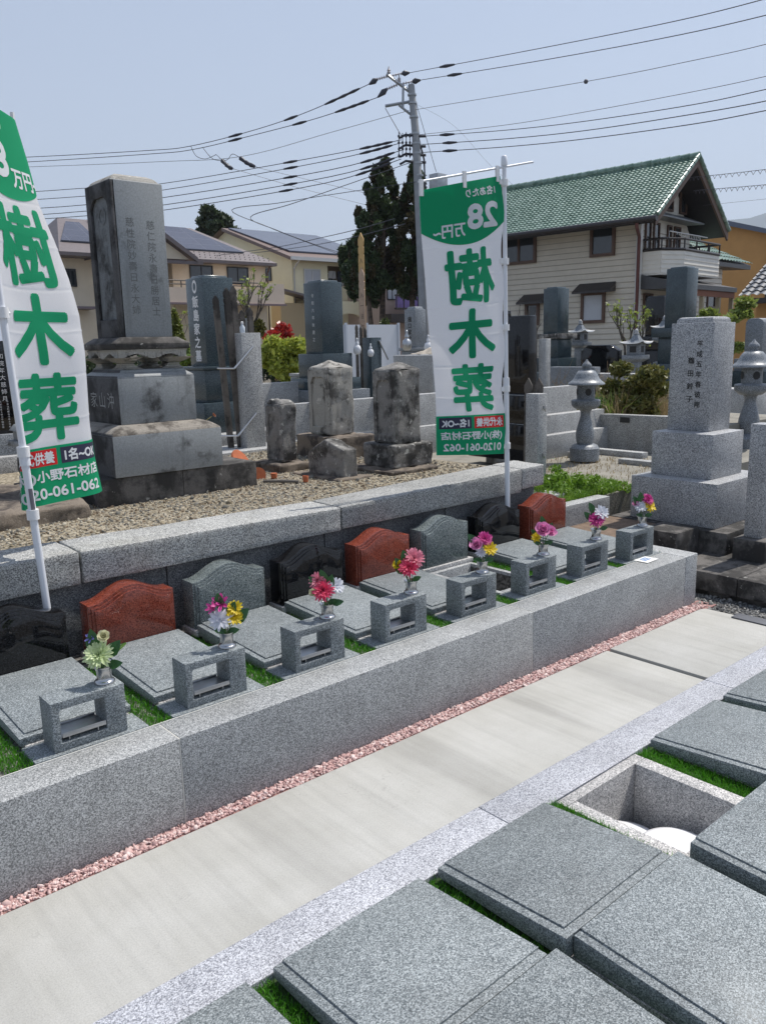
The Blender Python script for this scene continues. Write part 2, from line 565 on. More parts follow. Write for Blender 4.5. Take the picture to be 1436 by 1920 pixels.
def headprof(w, h0, h1, x0, z0, n=28, ins=0.0, shoulder=0.06):
    pts = [(x0 + ins, z0), (x0 + w - ins, z0)]
    for k in range(n + 1):
        u = 1 - k / n
        s = (u - shoulder) / (1 - 2 * shoulder)
        s = min(1, max(0, s))
        bell = (0.5 - 0.5 * math.cos(2 * PI * s)) ** 0.85
        x = x0 + ins + u * (w - 2 * ins)
        pts.append((x, z0 + h0 + (h1 - h0) * bell - ins))
    return pts

hs_mesh = {}
for k in range(8):
    kd = KIND[k]
    T = thing('headstone', HLAB[k], 'headstone', (NX[k], 3.168, WT), 0, 'small headstones along the planter')
    W_, y0, y1 = 0.376, 0.012, 0.105
    if kd not in hs_mesh:
        a = MB().prismy(headprof(W_, 0.242, 0.298, -W_ / 2, 0.0), y0, y1).build('stone_body', M[kd], T, bevel=0.003)
        b = MB().prismy(headprof(W_, 0.242, 0.298, -W_ / 2, 0.0, ins=0.010), 0.004, 0.0118).prismy(headprof(W_, 0.242, 0.298, -W_ / 2, 0.0, ins=0.021), -0.006, 0.0039).build('front_panel', M[kd], T, bevel=0.003)
        hs_mesh[kd] = (a, b)
    else:
        for s in hs_mesh[kd]:
            c = s.copy(); C.objects.link(c); c.parent = T
    # footing
    box_mesh('footing', (-0.2, -0.02, -0.0), (0.2, 0.11, 0.028), M['boxg'], T, 0.003)

def ledger_parts(T, w, d, zf0, zf1, zb1, mat, ins=0.022, lift=0.006, sides=(1, 0, 1, 0), bev=0.0025):
    """sloping slab: front at y=0, back at y=d; raised panel inset on (left, right, front, back)"""
    m = MB()
    m.add([(0, 0, zf0), (w, 0, zf0), (w, d, zf0), (0, d, zf0), (0, 0, zf1), (w, 0, zf1), (w, d, zb1), (0, d, zb1)],
          [(3, 2, 1, 0), (4, 5, 6, 7), (0, 1, 5, 4), (1, 2, 6, 5), (2, 3, 7, 6), (3, 0, 4, 7)])
    m.build('slab_base', mat, T, bevel=bev)
    sl = (zb1 - zf1) / d
    x0, x1, y0, y1 = ins * sides[0] + .0012, w - ins * sides[1] - .0012, ins * sides[2] + .0012, d - ins * sides[3] - .0012
    z = lambda y, e: zf1 + sl * y + e
    m = MB()
    m.add([(x0, y0, z(y0, -.004)), (x1, y0, z(y0, -.004)), (x1, y1, z(y1, -.004)), (x0, y1, z(y1, -.004)),
           (x0, y0, z(y0, lift)), (x1, y0, z(y0, lift)), (x1, y1, z(y1, lift)), (x0, y1, z(y1, lift))],
          [(3, 2, 1, 0), (4, 5, 6, 7), (0, 1, 5, 4), (1, 2, 6, 5), (2, 3, 7, 6), (3, 0, 4, 7)])
    m.build('raised_panel', mat, T, bevel=0.002)

LLAB = ['grey granite ledger slab before the left black headstone', 'grey granite ledger slab before the left red headstone', 'grey granite ledger slab before the left grey headstone',
        'grey granite ledger slab before the middle black headstone', 'grey granite ledger slab before the middle red headstone', None,
        'grey granite ledger slab before the right black headstone', 'grey granite ledger slab before the right red headstone']
first = None
for k in range(8):
    # vault rim that the slab rests on
    V = thing('burial_vault', ('open empty burial vault with pale walls before the right grey headstone' if k == 5 else
              'stone base plate under ' + LLAB[k].split('before ')[1].replace('the ', 'the stand before the ')), 'burial vault', (NX[k], 2.4815, WT - 0.06), 0, 'burial vaults in the planter')
    m = MB()
    m.box((-0.1885, 0.0, 0), (0.1885, 0.135, 0.064))
    m.build('base_plate', M['slab'], V, bevel=0.002)
    m = MB()
    zb_ = -.3 if k == 5 else 0
    m.box((-0.175, 0.1355, zb_), (-0.145, 0.665, 0.0655)); m.box((0.145, 0.1355, zb_), (0.175, 0.665, 0.0655))
    m.box((-0.145, 0.1355, zb_), (0.145, 0.165, 0.0655)); m.box((-0.145, 0.635, zb_), (0.145, 0.665, 0.0655))
    m.build('vault_rim', M['wallg'] if k == 5 else M['boxg'], V, bevel=0.002)
    if k == 5:
        m = MB()
        m.box((-0.1445, 0.166, -0.30), (0.1445, 0.634, -0.16))
        m.build('vault_bottom', M['boxg'], V)
        continue
    if first is None:
        first = T = thing('ledger_slab', LLAB[k], 'ledger slab', (NX[k] - 0.1885, 2.624, WT + 0.0062), 0, 'ledger slabs in the planter')
        ledger_parts(T, 0.377, 0.536, 0.0, 0.026, 0.048, M['slab'])
    else:
        T = copy_tree(first)
        T.location.x = NX[k] - 0.1885
        T['label'] = LLAB[k]

# stands
SLAB_ = ['granite offering stand under the pale yellow-green flower', 'granite offering stand under the white, magenta and yellow flowers', 'granite offering stand under the hot pink and white flowers',
         'granite offering stand under the coral pink flowers', 'granite offering stand before the open vault', 'granite offering stand before the right black headstone',
         'granite offering stand second from the right end', 'granite offering stand at the right end beside the paper notice']
SW, SD, SH = 0.243, 0.1, 0.168
T0 = thing('offering_stand', SLAB_[0], 'offering stand', (0, 0, 0), 0, 'offering stands along the wall')
ox0, ox1, oz0, oz1 = 0.026, 0.175, 0.028, 0.140
out = [(0, 0), (SW, 0), (SW, SH), (0, SH)]
inn = [(ox0, oz0), (ox1, oz0), (ox1, oz1)] + [(ox0 + 0.010 - 0.010 * math.sin(a), oz1 - 0.010 + 0.010 * math.cos(a)) for a in (0, PI / 6, PI / 3, PI / 2)]
m = MB()
pts = out + inn
n = len(pts)
v = [(x, 0, z) for x, z in pts] + [(x, SD, z) for x, z in pts]
ff = [(0, 1, 5, 4), (1, 2, 6, 5), (2, 3, 7, 6), (3, 10, 9, 8, 7), (3, 0, 4, 10)]
faces = [f for f in ff] + [tuple(i + n for i in f[::-1]) for f in ff]
for i in range(4):
    j = (i + 1) % 4
    faces.append((i, n + i, n + j, j))
for i in range(4, n):
    j = i + 1 if i + 1 < n else 4
    faces.append((i, j, n + j, n + i))
m.add(v, faces)
m.build('stone_frame', M['slab'], T0, bevel=0.0022, smooth=35)
tr = MB()
tr.box((ox0 + .003, 0.004, oz0 + 0.016), (ox1 - .003, SD - 0.004, oz0 + 0.019))
tr.box((ox0 + .003, 0.001, oz0 + 0.016), (ox1 - .003, 0.0038, oz0 + 0.031))
tr.box((ox0 + .003, SD - 0.0038, oz0 + 0.016), (ox1 - .003, SD - 0.001, oz0 + 0.026))
for x in (ox0 + 0.025, ox1 - 0.03):
    tr.box((x, 0.006, oz0), (x + 0.003, SD - 0.01, oz0 + 0.0158))
tr.build('tray', M['steel2'], T0, bevel=0.0006, smooth=30)
for k in range(8):
    T = T0 if k == 0 else copy_tree(T0)
    T.location = (NX[k] - 0.1215, 2.499, WT + 0.0045)
    T['label'] = SLAB_[k]

# vases
VL = ['steel vase holding the pale yellow-green flower', 'steel vase holding the white, magenta and yellow flowers', 'steel vase holding the hot pink and white flowers', 'steel vase holding the coral pink flowers',
      'steel vase holding magenta, pink and yellow flowers before the open vault', 'steel vase holding the big pink rose', 'steel vase holding the white flower above a magenta one', 'steel vase on the stand at the right end']
prof = [(0.0335, 0), (0.034, 0.004), (0.0325, 0.008), (0.030, 0.010), (0.0265, 0.0125), (0.0245, 0.018), (0.0235, 0.03), (0.0245, 0.042), (0.0275, 0.052), (0.0315, 0.0585), (0.0318, 0.060), (0.030, 0.0585), (0.0255, 0.05), (0.022, 0.04), (0.0215, 0.03)]
V0 = MB().lathe(prof, n=32).build('flower_vase', M['steel'], smooth=50)
tag(V0, VL[0], 'vase', 'steel flower vases on the stands')
VP = []
for k in range(8):
    o = V0 if k == 0 else V0.copy()
    if k: C.objects.link(o)
    o.location = (NX[k] + 0.078, 2.551, WT + 0.0045 + SH)
    o['label'] = VL[k]
    VP.append(Vector(o.location))

# ------------------------------------------------------------------ bouquets
def petalmat(name, c, tip=None):
    t = NT(name)
    t.col(t.ramp(t.noise(160, 2), [(0.3, [x * 0.8 for x in c]), (0.7, tip or c)])).rough(0.55)
    tr_ = t.n('ShaderNodeBsdfTranslucent')
    tr_.inputs[0].default_value = (*c, 1)
    mx = t.n('ShaderNodeMixShader'); mx.inputs[0].default_value = 0.3
    t.l(t.b.outputs[0], mx.inputs[1]); t.l(tr_.outputs[0], mx.inputs[2])
    t.l(mx.outputs[0], t.t.nodes['Material Output'].inputs[0])
    return t.m
FC = dict(lime=petalmat('pale_lime_petals', (0.62, 0.75, 0.36), (0.8, 0.88, 0.6)), white=petalmat('white_petals', (0.78, 0.79, 0.84)), magenta=petalmat('magenta_petals', (0.62, 0.03, 0.26), (0.8, 0.14, 0.45)),
          yellow=petalmat('yellow_petals', (0.82, 0.62, 0.02)), hot=petalmat('hot_pink_petals', (0.8, 0.05, 0.14), (0.85, 0.13, 0.25)), pink=petalmat('pink_petals', (0.82, 0.22, 0.32), (0.88, 0.42, 0.5)),
          rose=petalmat('rose_pink_petals', (0.8, 0.2, 0.5), (0.88, 0.5, 0.7)), blue=petalmat('lavender_petals', (0.28, 0.26, 0.7)), cream=petalmat('cream_petals', (0.78, 0.76, 0.5)))
FG = leafmat('artificial_leaf', (0.02, 0.075, 0.022), (0.05, 0.15, 0.045), 60, 0.2, 0.35)
FG2 = leafmat('fern_leaf', (0.12, 0.26, 0.03), (0.22, 0.4, 0.06), 60, 0.3)
FST = flat('green_stem', (0.05, 0.12, 0.03), 0.5)

def petal(mb, base, out, upv, ln, wd, curl, m=0):
    side = out.cross(upv).normalized()
    rows = []
    for i, (s, wf) in enumerate(((0, 0.35), (0.35, 0.85), (0.7, 1.0), (0.92, 0.62), (1.0, 0.12))):
        c = base + out * (ln * s) + upv * (ln * curl * s * s)
        rows.append((c - side * wd * wf * 0.5 + upv * wd * 0.18 * wf, c - upv * 0.0 , c + side * wd * wf * 0.5 + upv * wd * 0.18 * wf))
    v = [p for r_ in rows for p in r_]
    f = []
    for i in range(4):
        for j in range(2):
            f.append((i * 3 + j, i * 3 + j + 1, i * 3 + j + 4, i * 3 + j + 3))
    mb.add(v, f, m)

def bloom(rng, pos, axis, rad, kind='mum'):
    mb = MB()
    axis = axis.normalized()
    a = axis.cross(Vector((0.3, 0.2, 1))).normalized()
    b = axis.cross(a)
    lay = {'mum': ((20, 1.0, 0.05, 0.22), (19, 0.93, 0.32, 0.21), (17, 0.82, 0.65, 0.2), (14, 0.66, 1.1, 0.19), (11, 0.5, 1.8, 0.18), (7, 0.33, 3.2, 0.17)),
           'daisy': ((13, 1.0, 0.18, 0.32), (10, 0.85, 0.45, 0.3), (6, 0.42, 1.4, 0.25)),
           'rose': ((7, 0.95, 0.25, 0.8), (6, 0.8, 0.7, 0.75), (5, 0.62, 1.5, 0.7), (4, 0.42, 3.0, 0.6)),
           'lily': ((6, 1.0, 0.75, 0.34), (3, 0.8, 1.6, 0.3))}[kind]
    for n, ln, lift, wd in lay:
        ph = rng.random() * 6.28
        for k in range(n):
            an = ph + 2 * PI * k / n + rng.uniform(-.12, .12)
            o = a * math.cos(an) + b * math.sin(an)
            d = (o + axis * lift * rng.uniform(.8, 1.2)).normalized()
            u_ = (axis - d * axis.dot(d))
            u_ = u_.normalized() if u_.length > 1e-3 else a
            petal(mb, pos + d * rad * 0.05, d, u_, rad * ln * rng.uniform(.88, 1.08), rad * wd, rng.uniform(-0.25, 0.12) if kind != 'rose' else 0.35)
    return mb

def leaf(base, d, ln, wd, nrm):
    mb = MB()
    d = d.normalized()
    s = d.cross(nrm).normalized()
    nn = s.cross(d)
    rows = []
    for q, wf in ((0, .08), (.18, .62), (.42, 1.0), (.68, .82), (.88, .42), (1, .03)):
        c = base + d * ln * q - nn * ln * 0.18 * q * q
        rows += [c - s * wd * wf * .5 + nn * wd * .12 * wf, c, c + s * wd * wf * .5 + nn * wd * .12 * wf]
    mb.add(rows, [(i * 3 + j, i * 3 + j + 1, i * 3 + j + 4, i * 3 + j + 3) for i in range(5) for j in range(2)])
    return mb

RV = Vector((0.755, -0.656, 0)).normalized()     # horizontal, across the row as one walks along the path
TV = Vector((-0.656, -0.755, 0)).normalized()    # horizontal, towards the path
# each: list of flowers (colour, across, height over rim, towards path, radius, shape) and leaves (across, height, tilt across, length)
BQ = [
    ('pale yellow-green chrysanthemum with lavender bud and broad leaves, leftmost vase', [('lime', -.004, .034, .02, .048, 'mum'), ('blue', -.03, .085, 0, .022, 'lily'), ('cream', .012, .09, 0, .024, 'rose')],
     [(-.02, .10, -.25, .062), (-.03, .08, -.5, .05), (.03, .07, .75, .066), (.0, .055, -.9, .045), (.02, .02, .9, .05)], 'fern'),
    ('white daisy with magenta lily and yellow flower, second vase from the left', [('white', -.012, .042, .025, .043, 'daisy'), ('magenta', -.01, .095, 0, .042, 'lily'), ('magenta', -.04, .078, 0, .03, 'lily'), ('yellow', .034, .048, .01, .034, 'daisy'), ('yellow', .036, .078, 0, .03, 'daisy')],
     [(-.02, .12, -.15, .06), (.02, .09, .4, .062), (.05, .075, .95, .07), (.0, .005, -.9, .04), (.01, .005, .9, .04)], ''),
    ('hot pink chrysanthemum with paler pink and white flowers, third vase from the left', [('hot', -.012, .052, .025, .044, 'mum'), ('pink', -.034, .085, 0, .036, 'mum'), ('white', .040, .062, .0, .036, 'daisy'), ('cream', -.05, .035, .0, .02, 'rose')],
     [(-.04, .105, -.9, .055), (.0, .12, -.35, .055), (.01, .095, .3, .06), (.03, .015, .9, .045), (.01, .0, .3, .04)], ''),
    ('coral red and pink chrysanthemums with small yellow flower, fourth vase from the left', [('hot', -.01, .055, .025, .044, 'mum'), ('pink', .014, .088, .0, .046, 'mum'), ('yellow', -.055, .06, .0, .024, 'rose')],
     [(-.05, .085, -.6, .06), (-.03, .11, -.2, .062), (-.05, .06, -.95, .05), (.01, .005, .4, .04)], ''),
    ('magenta and pink flowers with yellow one low on the right, before the open vault', [('magenta', .012, .095, .0, .036, 'mum'), ('rose', -.028, .066, .01, .036, 'rose'), ('white', -.008, .038, .025, .03, 'daisy'), ('yellow', .032, .05, .02, .036, 'daisy')],
     [(-.04, .118, -.8, .06), (-.008, .085, .1, .04), (.02, .0, .9, .04), (0, .0, -.9, .04)], ''),
    ('big pink rose with small yellow flower and a dark leaf, sixth vase from the left', [('rose', -.008, .062, .02, .046, 'rose'), ('rose', .03, .052, .01, .036, 'rose'), ('yellow', -.04, .028, .02, .026, 'daisy')],
     [(-.005, .115, -.1, .065), (.03, .095, .6, .045), (-.06, .07, -.9, .035), (.01, .0, .6, .04), (-.02, 0, -.6, .04)], ''),
    ('white daisy above a magenta chrysanthemum, second vase from the right', [('white', .022, .082, .01, .042, 'daisy'), ('magenta', -.006, .046, .02, .044, 'mum')],
     [(-.03, .125, -.35, .062), (-.045, .085, -.85, .055), (-.02, .075, -.3, .05), (.03, .015, .9, .04)], ''),
    ('magenta, white and yellow flowers in the rightmost vase', [('magenta', .026, .088, .0, .036, 'mum'), ('yellow', .034, .05, .015, .038, 'daisy'), ('white', -.02, .05, .02, .036, 'daisy'), ('rose', -.04, .062, 0, .024, 'rose')],
     [(-.045, .1, -.5, .06), (-.02, .11, -.1, .07), (.0, .1, .5, .05), (.0, .0, -.6, .04), (.02, 0, .6, .04)], ''),
]
rng = random.Random(5)
for k, (lab, fl, lv, ex) in enumerate(BQ):
    rim = VP[k] + Vector((0, 0, 0.058))
    T = thing('bouquet', lab, 'flowers', rim, 0, 'artificial flowers in the vases')
    st = MB()
    for i, (cn, ac, h, tw, rd, kd) in enumerate(fl):
        p = RV * ac + TV * tw + Vector((0, 0, h + 0.012))
        ax = (TV * 0.75 + Vector((0, 0, 0.55)) + RV * ac * 9)
        bloom(rng, p, ax, rd * 1.04, kd).build('bloom', FC[cn], T, smooth=60)
        st.tube([(rng.uniform(-.006, .006), rng.uniform(-.006, .006), -0.045), tuple(p * 0.5), tuple(p)], 0.0016, 5)
    for ac, h, tl, ln in lv:
        p = RV * ac * 0.62 + Vector((0, 0, max(0.0, h - ln * 0.6)))
        d = RV * tl + Vector((0, 0, 1.0 if h > .03 else 0.25)) + TV * 0.25
        leaf(p, d, ln * 1.12, ln * 0.66, TV + Vector((0, 0, .4)) + RV * rng.uniform(-.3, .3)).build('leaf', FG, T, smooth=60)
        st.tube([(0, 0, -0.045), tuple(p * .6), tuple(p)], 0.0014, 5)
    if ex:
        fm = MB()
        p0 = RV * .03 + Vector((0, 0, .045)); d0 = (RV * 0.8 + Vector((0, 0, .5))).normalized()
        for i in range(11):
            for sg in (-1, 1):
                q = leaf(p0 + d0 * i * .0058, d0 * .6 + Vector((0, 0, sg)), .016 * (1 - i / 14), .007, TV)
                fm.add(q.v, q.f)
        fm.build('fern_sprig', FG2, T, smooth=60)
    st.build('stem', FST, T, smooth=60)

# ------------------------------------------------------------------ near plots on this side of the path
PX = 0.5755
NLAB = {-1: 'grey granite slab at the bottom left corner, nearest to the kerb', 0: 'grey granite slab left of the one before the open vault', 1: 'grey granite slab just left of the open vault',
        3: 'grey granite slab just beyond the open vault and its turf', 4: 'grey granite slab at the right edge, second beyond the open vault', 5: 'grey granite slab at the far right of the kerb row'}
RLAB = {0: 'rear grey granite slab at the bottom edge, second from the left', 1: 'rear grey granite slab behind the one left of the open vault', 2: 'rear grey granite slab behind the open vault',
        3: 'rear grey granite slab at the right edge behind the slab beyond the vault', -1: 'rear grey granite slab at the bottom left, mostly outside the picture'}
f0 = r0 = None
for k in (-1, 0, 1, 3, 4, 5):
    x = 0.932 + PX * k
    if f0 is None:
        f0 = T = thing('plot_slab', '', 'plot slab', (x, 1.527, 0.015), PI, 'grey slabs of the front row by the path')
        # local frame turned by 180 degrees: front edge towards the path
        ledger_parts(T, 0.5, 0.457, 0.0, 0.03, 0.064, M['slab'], 0.026, 0.006, (0, 1, 0, 1), 0.003)
    else:
        T = copy_tree(f0)
    T.location = (x + 0.5, 1.527, 0.015)
    T['label'] = NLAB[k]
RLAB[4] = 'rear grey granite slab beyond the right edge, second from the far end'
RLAB[5] = 'rear grey granite slab at the far end of the rear row'
for k in (-1, 0, 1, 2, 3, 4, 5):
    x = 0.957 + PX * k
    if r0 is None:
        r0 = T = thing('plot_slab', '', 'plot slab', (x, 1.064, 0.015), PI, 'grey slabs of the rear row')
        ledger_parts(T, 0.503, 0.56, 0.0, 0.0635, 0.041, M['slab'], 0.026, 0.006, (0, 1, 0, 1), 0.003)
    else:
        T = copy_tree(r0)
    T.location = (x + 0.503, 1.066, 0.015)
    T['label'] = RLAB[k]
# bases under the slabs
for k in range(-1, 6):
    x = 0.945 + PX * k
    if k != 2:
        o = MB().box((x + .01, 0.4, -0.1), (x + 0.485, 1.52, 0.0145)).build('plot_base', M['boxg'])
        tag(o, 'low stone base hidden under the grey plot slabs', 'stone base', 'stone bases under the plot slabs')
# open vault
V = thing('open_vault', 'open square vault of pale granite beside the path with white urn lids inside', 'vault', (2.30, 1.29, 0), 0)
vx0, vx1, vy0, vy1 = 2.078, 2.560, 1.00, 1.531
wm = MB()
wm.box((vx0, vy0, -0.42), (vx0 + 0.055, vy1 - 0.043, 0.02))
wm.build('vault_side', M['boxg'], V, world=True, bevel=0.003)
wm = MB(); wm.box((vx1 - 0.065, vy0, -0.42), (vx1, vy1 - 0.043, 0.02)); wm.build('vault_side', M['boxg'], V, world=True, bevel=0.003)
wm = MB(); wm.box((vx0, vy1 - 0.042, -0.42), (vx1, vy1, 0.02)); wm.build('vault_side', M['boxg'], V, world=True, bevel=0.003)
wm = MB(); wm.box((vx0 + .056, vy0, -0.42), (vx1 - .066, vy0 + 0.09, 0.019)); wm.build('vault_side', M['boxg'], V, world=True, bevel=0.003)
wm = MB(); wm.box((vx0 + .056, vy0 + .091, -0.42), (vx1 - .066, vy1 - .043, -0.36)); wm.build('vault_floor', M['boxg'], V, world=True)
LIDM = flat('white_porcelain', (0.82, 0.82, 0.83), 0.22)
lp = [(0.0, 0.0), (0.118, 0.0), (0.123, 0.004), (0.124, 0.014), (0.120, 0.020), (0.10, 0.028), (0.06, 0.036), (0.0, 0.039)]
lp2 = [(0.098, -0.16), (0.115, -0.1), (0.115, -0.002)]
for k, (x, y) in enumerate(((2.315, 1.405), (2.330, 1.225))):
    T = thing('funeral_urn', ['white round urn lid in the far corner of the open vault, half in shade', 'white round urn lid in the open vault, sunlit and nearer'][k], 'urn', (x, y, -0.19 + 0.05 * k), 0, 'white urns in the open vault')
    MB().lathe([(max(r_, .0005), z) for r_, z in lp], n=48).build('lid', LIDM, T, smooth=40)
    MB().lathe(lp2, n=40).build('jar', LIDM, T, smooth=40)
# ------------------------------------------------------------------ loose stones and turf
def stones(name, rects, n, size, mats, seed, z, zfun=None, flatten=0.7):
    """many small irregular stones in one mesh; rects = [(x0, y0, x1, y1)]"""
    rg = np.random.default_rng(seed)
    ph = (1 + 5 ** .5) / 2
    ico = np.array([(-1, ph, 0), (1, ph, 0), (-1, -ph, 0), (1, -ph, 0), (0, -1, ph), (0, 1, ph), (0, -1, -ph), (0, 1, -ph), (ph, 0, -1), (ph, 0, 1), (-ph, 0, -1), (-ph, 0, 1)]) / 1.9
    fc = np.array([(0, 11, 5), (0, 5, 1), (0, 1, 7), (0, 7, 10), (0, 10, 11), (1, 5, 9), (5, 11, 4), (11, 10, 2), (10, 7, 6), (7, 1, 8), (3, 9, 4), (3, 4, 2), (3, 2, 6), (3, 6, 8), (3, 8, 9), (4, 9, 5), (2, 4, 11), (6, 2, 10), (8, 6, 7), (9, 8, 1)])
    ar = np.array([(r[2] - r[0]) * (r[3] - r[1]) for r in rects]); ar /= ar.sum()
    pick = rg.choice(len(rects), n, p=ar)
    rc = np.array(rects)[pick]
    px = rc[:, 0] + rg.random(n) * (rc[:, 2] - rc[:, 0]); py = rc[:, 1] + rg.random(n) * (rc[:, 3] - rc[:, 1])
    sz = size * np.exp(rg.normal(0, .32, n))
    v = ico[None] * (1 + rg.normal(0, .16, (n, 12, 1)))
    v = v * np.stack([rg.uniform(.75, 1.35, n), rg.uniform(.65, 1.1, n), rg.uniform(.5, .9, n) * flatten], 1)[:, None] * sz[:, None, None]
    q = rg.normal(size=(n, 4)); q[:, 1:3] *= .45; q /= np.linalg.norm(q, axis=1)[:, None]
    w, x, y, zq = q.T
    rm = np.stack([np.stack([1 - 2 * (y * y + zq * zq), 2 * (x * y - w * zq), 2 * (x * zq + w * y)], 1), np.stack([2 * (x * y + w * zq), 1 - 2 * (x * x + zq * zq), 2 * (y * zq - w * x)], 1), np.stack([2 * (x * zq - w * y), 2 * (y * zq + w * x), 1 - 2 * (x * x + y * y)], 1)], 1)
    v = np.einsum('nij,nkj->nki', rm, v)
    zz = np.array([zfun(a, b) for a, b in zip(px, py)]) if zfun else np.full(n, z)
    v += np.stack([px, py, zz + sz * rg.uniform(.1, .45, n)], 1)[:, None]
    f = (fc[None] + 12 * np.arange(n)[:, None, None]).reshape(-1)
    mi = np.repeat(rg.integers(0, len(mats), n), 20)
    o = rawmesh(name, v.reshape(-1, 3), f, 3, mats, mi=mi)
    o['kind'] = 'stuff'
    return o

pk = [flat('pink_stone_a', (0.60, 0.42, 0.39), 0.85, 0, .15, 60), flat('pink_stone_b', (0.52, 0.33, 0.31), 0.85, 0, .15, 60), flat('pink_stone_c', (0.70, 0.56, 0.53), 0.85, 0, .12, 60), flat('pink_stone_d', (0.38, 0.24, 0.23), 0.85, 0, .15, 60)]
MB().box((-0.9, 2.2225, -0.1), (4.55, 2.344, -0.012)).build('gravel_bed', flat('pinkish_grit', (0.3, 0.17, 0.155), .95, 0, .3, 90))['kind'] = 'structure'
stones('pink_gravel', [(0.3, 2.273, 1.5, 2.324), (1.5, 2.262, 2.8, 2.324), (2.8, 2.249, 4.47, 2.324)], 9000, 0.0050, pk, 3, -0.010)

tg = [flat('tan_gravel_a', (0.26, 0.215, 0.145), .9, 0, .2, 50), flat('grey_gravel', (0.19, 0.18, 0.155), .9, 0, .2, 50), flat('pale_gravel', (0.40, 0.36, 0.28), .9, 0, .15, 50), flat('brown_gravel', (0.15, 0.11, 0.07), .9, 0, .2, 50), flat('dark_gravel', (0.12, 0.115, 0.10), .9, 0, .2, 50)]
TZ = 0.712
t = NT('tan_gravel_ground')
gv = t.vor(75)
t.col(t.mix(1.0, t.ramp(gv, [(0, (0.09, 0.075, 0.05)), (.45, (0.25, 0.21, 0.145)), (1, (0.42, 0.37, 0.28))]), t.ramp(t.noise(1.6, 5), [(.3, .8), (.7, 1.1)]), 'MULTIPLY')).rough(.95)
t.bump(gv, .8, .01)
M['tgrav'] = t.m
MB().box((-1.5, 3.52, 0.1), (4.24, 6.2, TZ)).build('terrace_ground', M['tgrav'])['kind'] = 'structure'
stones('terrace_gravel', [(0.55, 3.54, 4.2, 4.15), (0.9, 4.15, 4.2, 5.0), (2.6, 4.6, 4.2, 6.0)], 30000, 0.0066, tg, 4, TZ - 0.003)
gg = [flat('ash_gravel', (0.15, 0.15, 0.145), .9, 0, .2, 50), flat('ash_gravel_pale', (0.27, 0.265, 0.25), .9, 0, .2, 50), flat('ash_gravel_dark', (0.08, 0.08, 0.08), .9, 0, .2, 50)]
stones('dark_gravel', [(4.40, 1.2, 4.70, 2.36), (4.49, 2.3, 4.7, 2.7)], 2600, 0.0085, gg, 6, -0.022)

def blades(name, rects, dens, h, wid, mat, seed, lean=0.6, hv=0.25):
    rg = np.random.default_rng(seed)
    P_, Z_ = [], []
    for x0, y0, x1, y1, z in rects:
        n = int((x1 - x0) * (y1 - y0) * dens)
        P_.append(np.stack([x0 + rg.random(n) * (x1 - x0), y0 + rg.random(n) * (y1 - y0)], 1)); Z_.append(np.full(n, z))
    p = np.concatenate(P_); z = np.concatenate(Z_); n = len(p)
    a = rg.random(n) * 6.283
    d = np.stack([np.cos(a), np.sin(a)], 1)
    la = rg.random(n) * 6.283
    ll = rg.random(n) * lean
    hh = h * np.clip(rg.normal(1, hv, n), .4, 1.7)
    tip = p + np.stack([np.cos(la), np.sin(la)], 1) * (hh * ll)[:, None]
    mid = p + np.stack([np.cos(la), np.sin(la)], 1) * (hh * ll * .3)[:, None]
    w2 = wid * .5
    v = np.stack([np.concatenate([p - d * w2, z[:, None]], 1), np.concatenate([p + d * w2, z[:, None]], 1),
                  np.concatenate([mid + d * w2 * .8, (z + hh * .55)[:, None]], 1), np.concatenate([mid - d * w2 * .8, (z + hh * .55)[:, None]], 1),
                  np.concatenate([tip, (z + hh * (1 - .3 * ll))[:, None]], 1)], 1).reshape(-1, 3)
    b = 5 * np.arange(n)[:, None]
    f = (np.array([[0, 1, 2, 0, 2, 3, 3, 2, 4]]) + b).reshape(-1)
    o = rawmesh(name, v, f, 3, mat)
    o['kind'] = 'stuff'
    return o
TURF = leafmat('artificial_turf', (0.05, 0.21, 0.01), (0.11, 0.34, 0.02), 40, .35, .45)
rects = []
for k in range(9):
    xa = NX[0] + .4665 * (k - 1) + 0.1895
    xb = min(xa + 0.0885, 4.358)
    rects.append((xa, 2.484, xb, 3.17, WT - 0.010))
blades('artificial_turf', rects, 30000, 0.018, 0.003, TURF, 11, 1.0, .35)
rects = [(0.865 + PX * k, 0.42, 0.935 + PX * k, 1.536, -0.004) for k in (0, 1)] + [(2.016, 1.05, 2.0775, 1.536, 0.014), (2.562, 0.9, 2.655, 1.536, 0.0), (3.17, .9, 3.25, 1.536, 0.0)]
rects[0] = (0.868, 0.42, 0.931, 1.536, -0.004)
blades('turf_strips', rects, 40000, 0.022, 0.0024, TURF, 12, 1.0, .35)
sm = MB()
sm.box((-0.6, 0.3, -0.14), (2.0775, 1.54, -0.004)).box((2.5605, 0.3, -0.14), (5.0, 1.54, -0.004)).box((2.0775, 0.3, -0.14), (2.5605, 0.995, -0.004))
sm.build('plot_soil', flat('dark_green_backing', (0.03, 0.06, 0.015), .95, 0, .3, 50))['kind'] = 'structure'
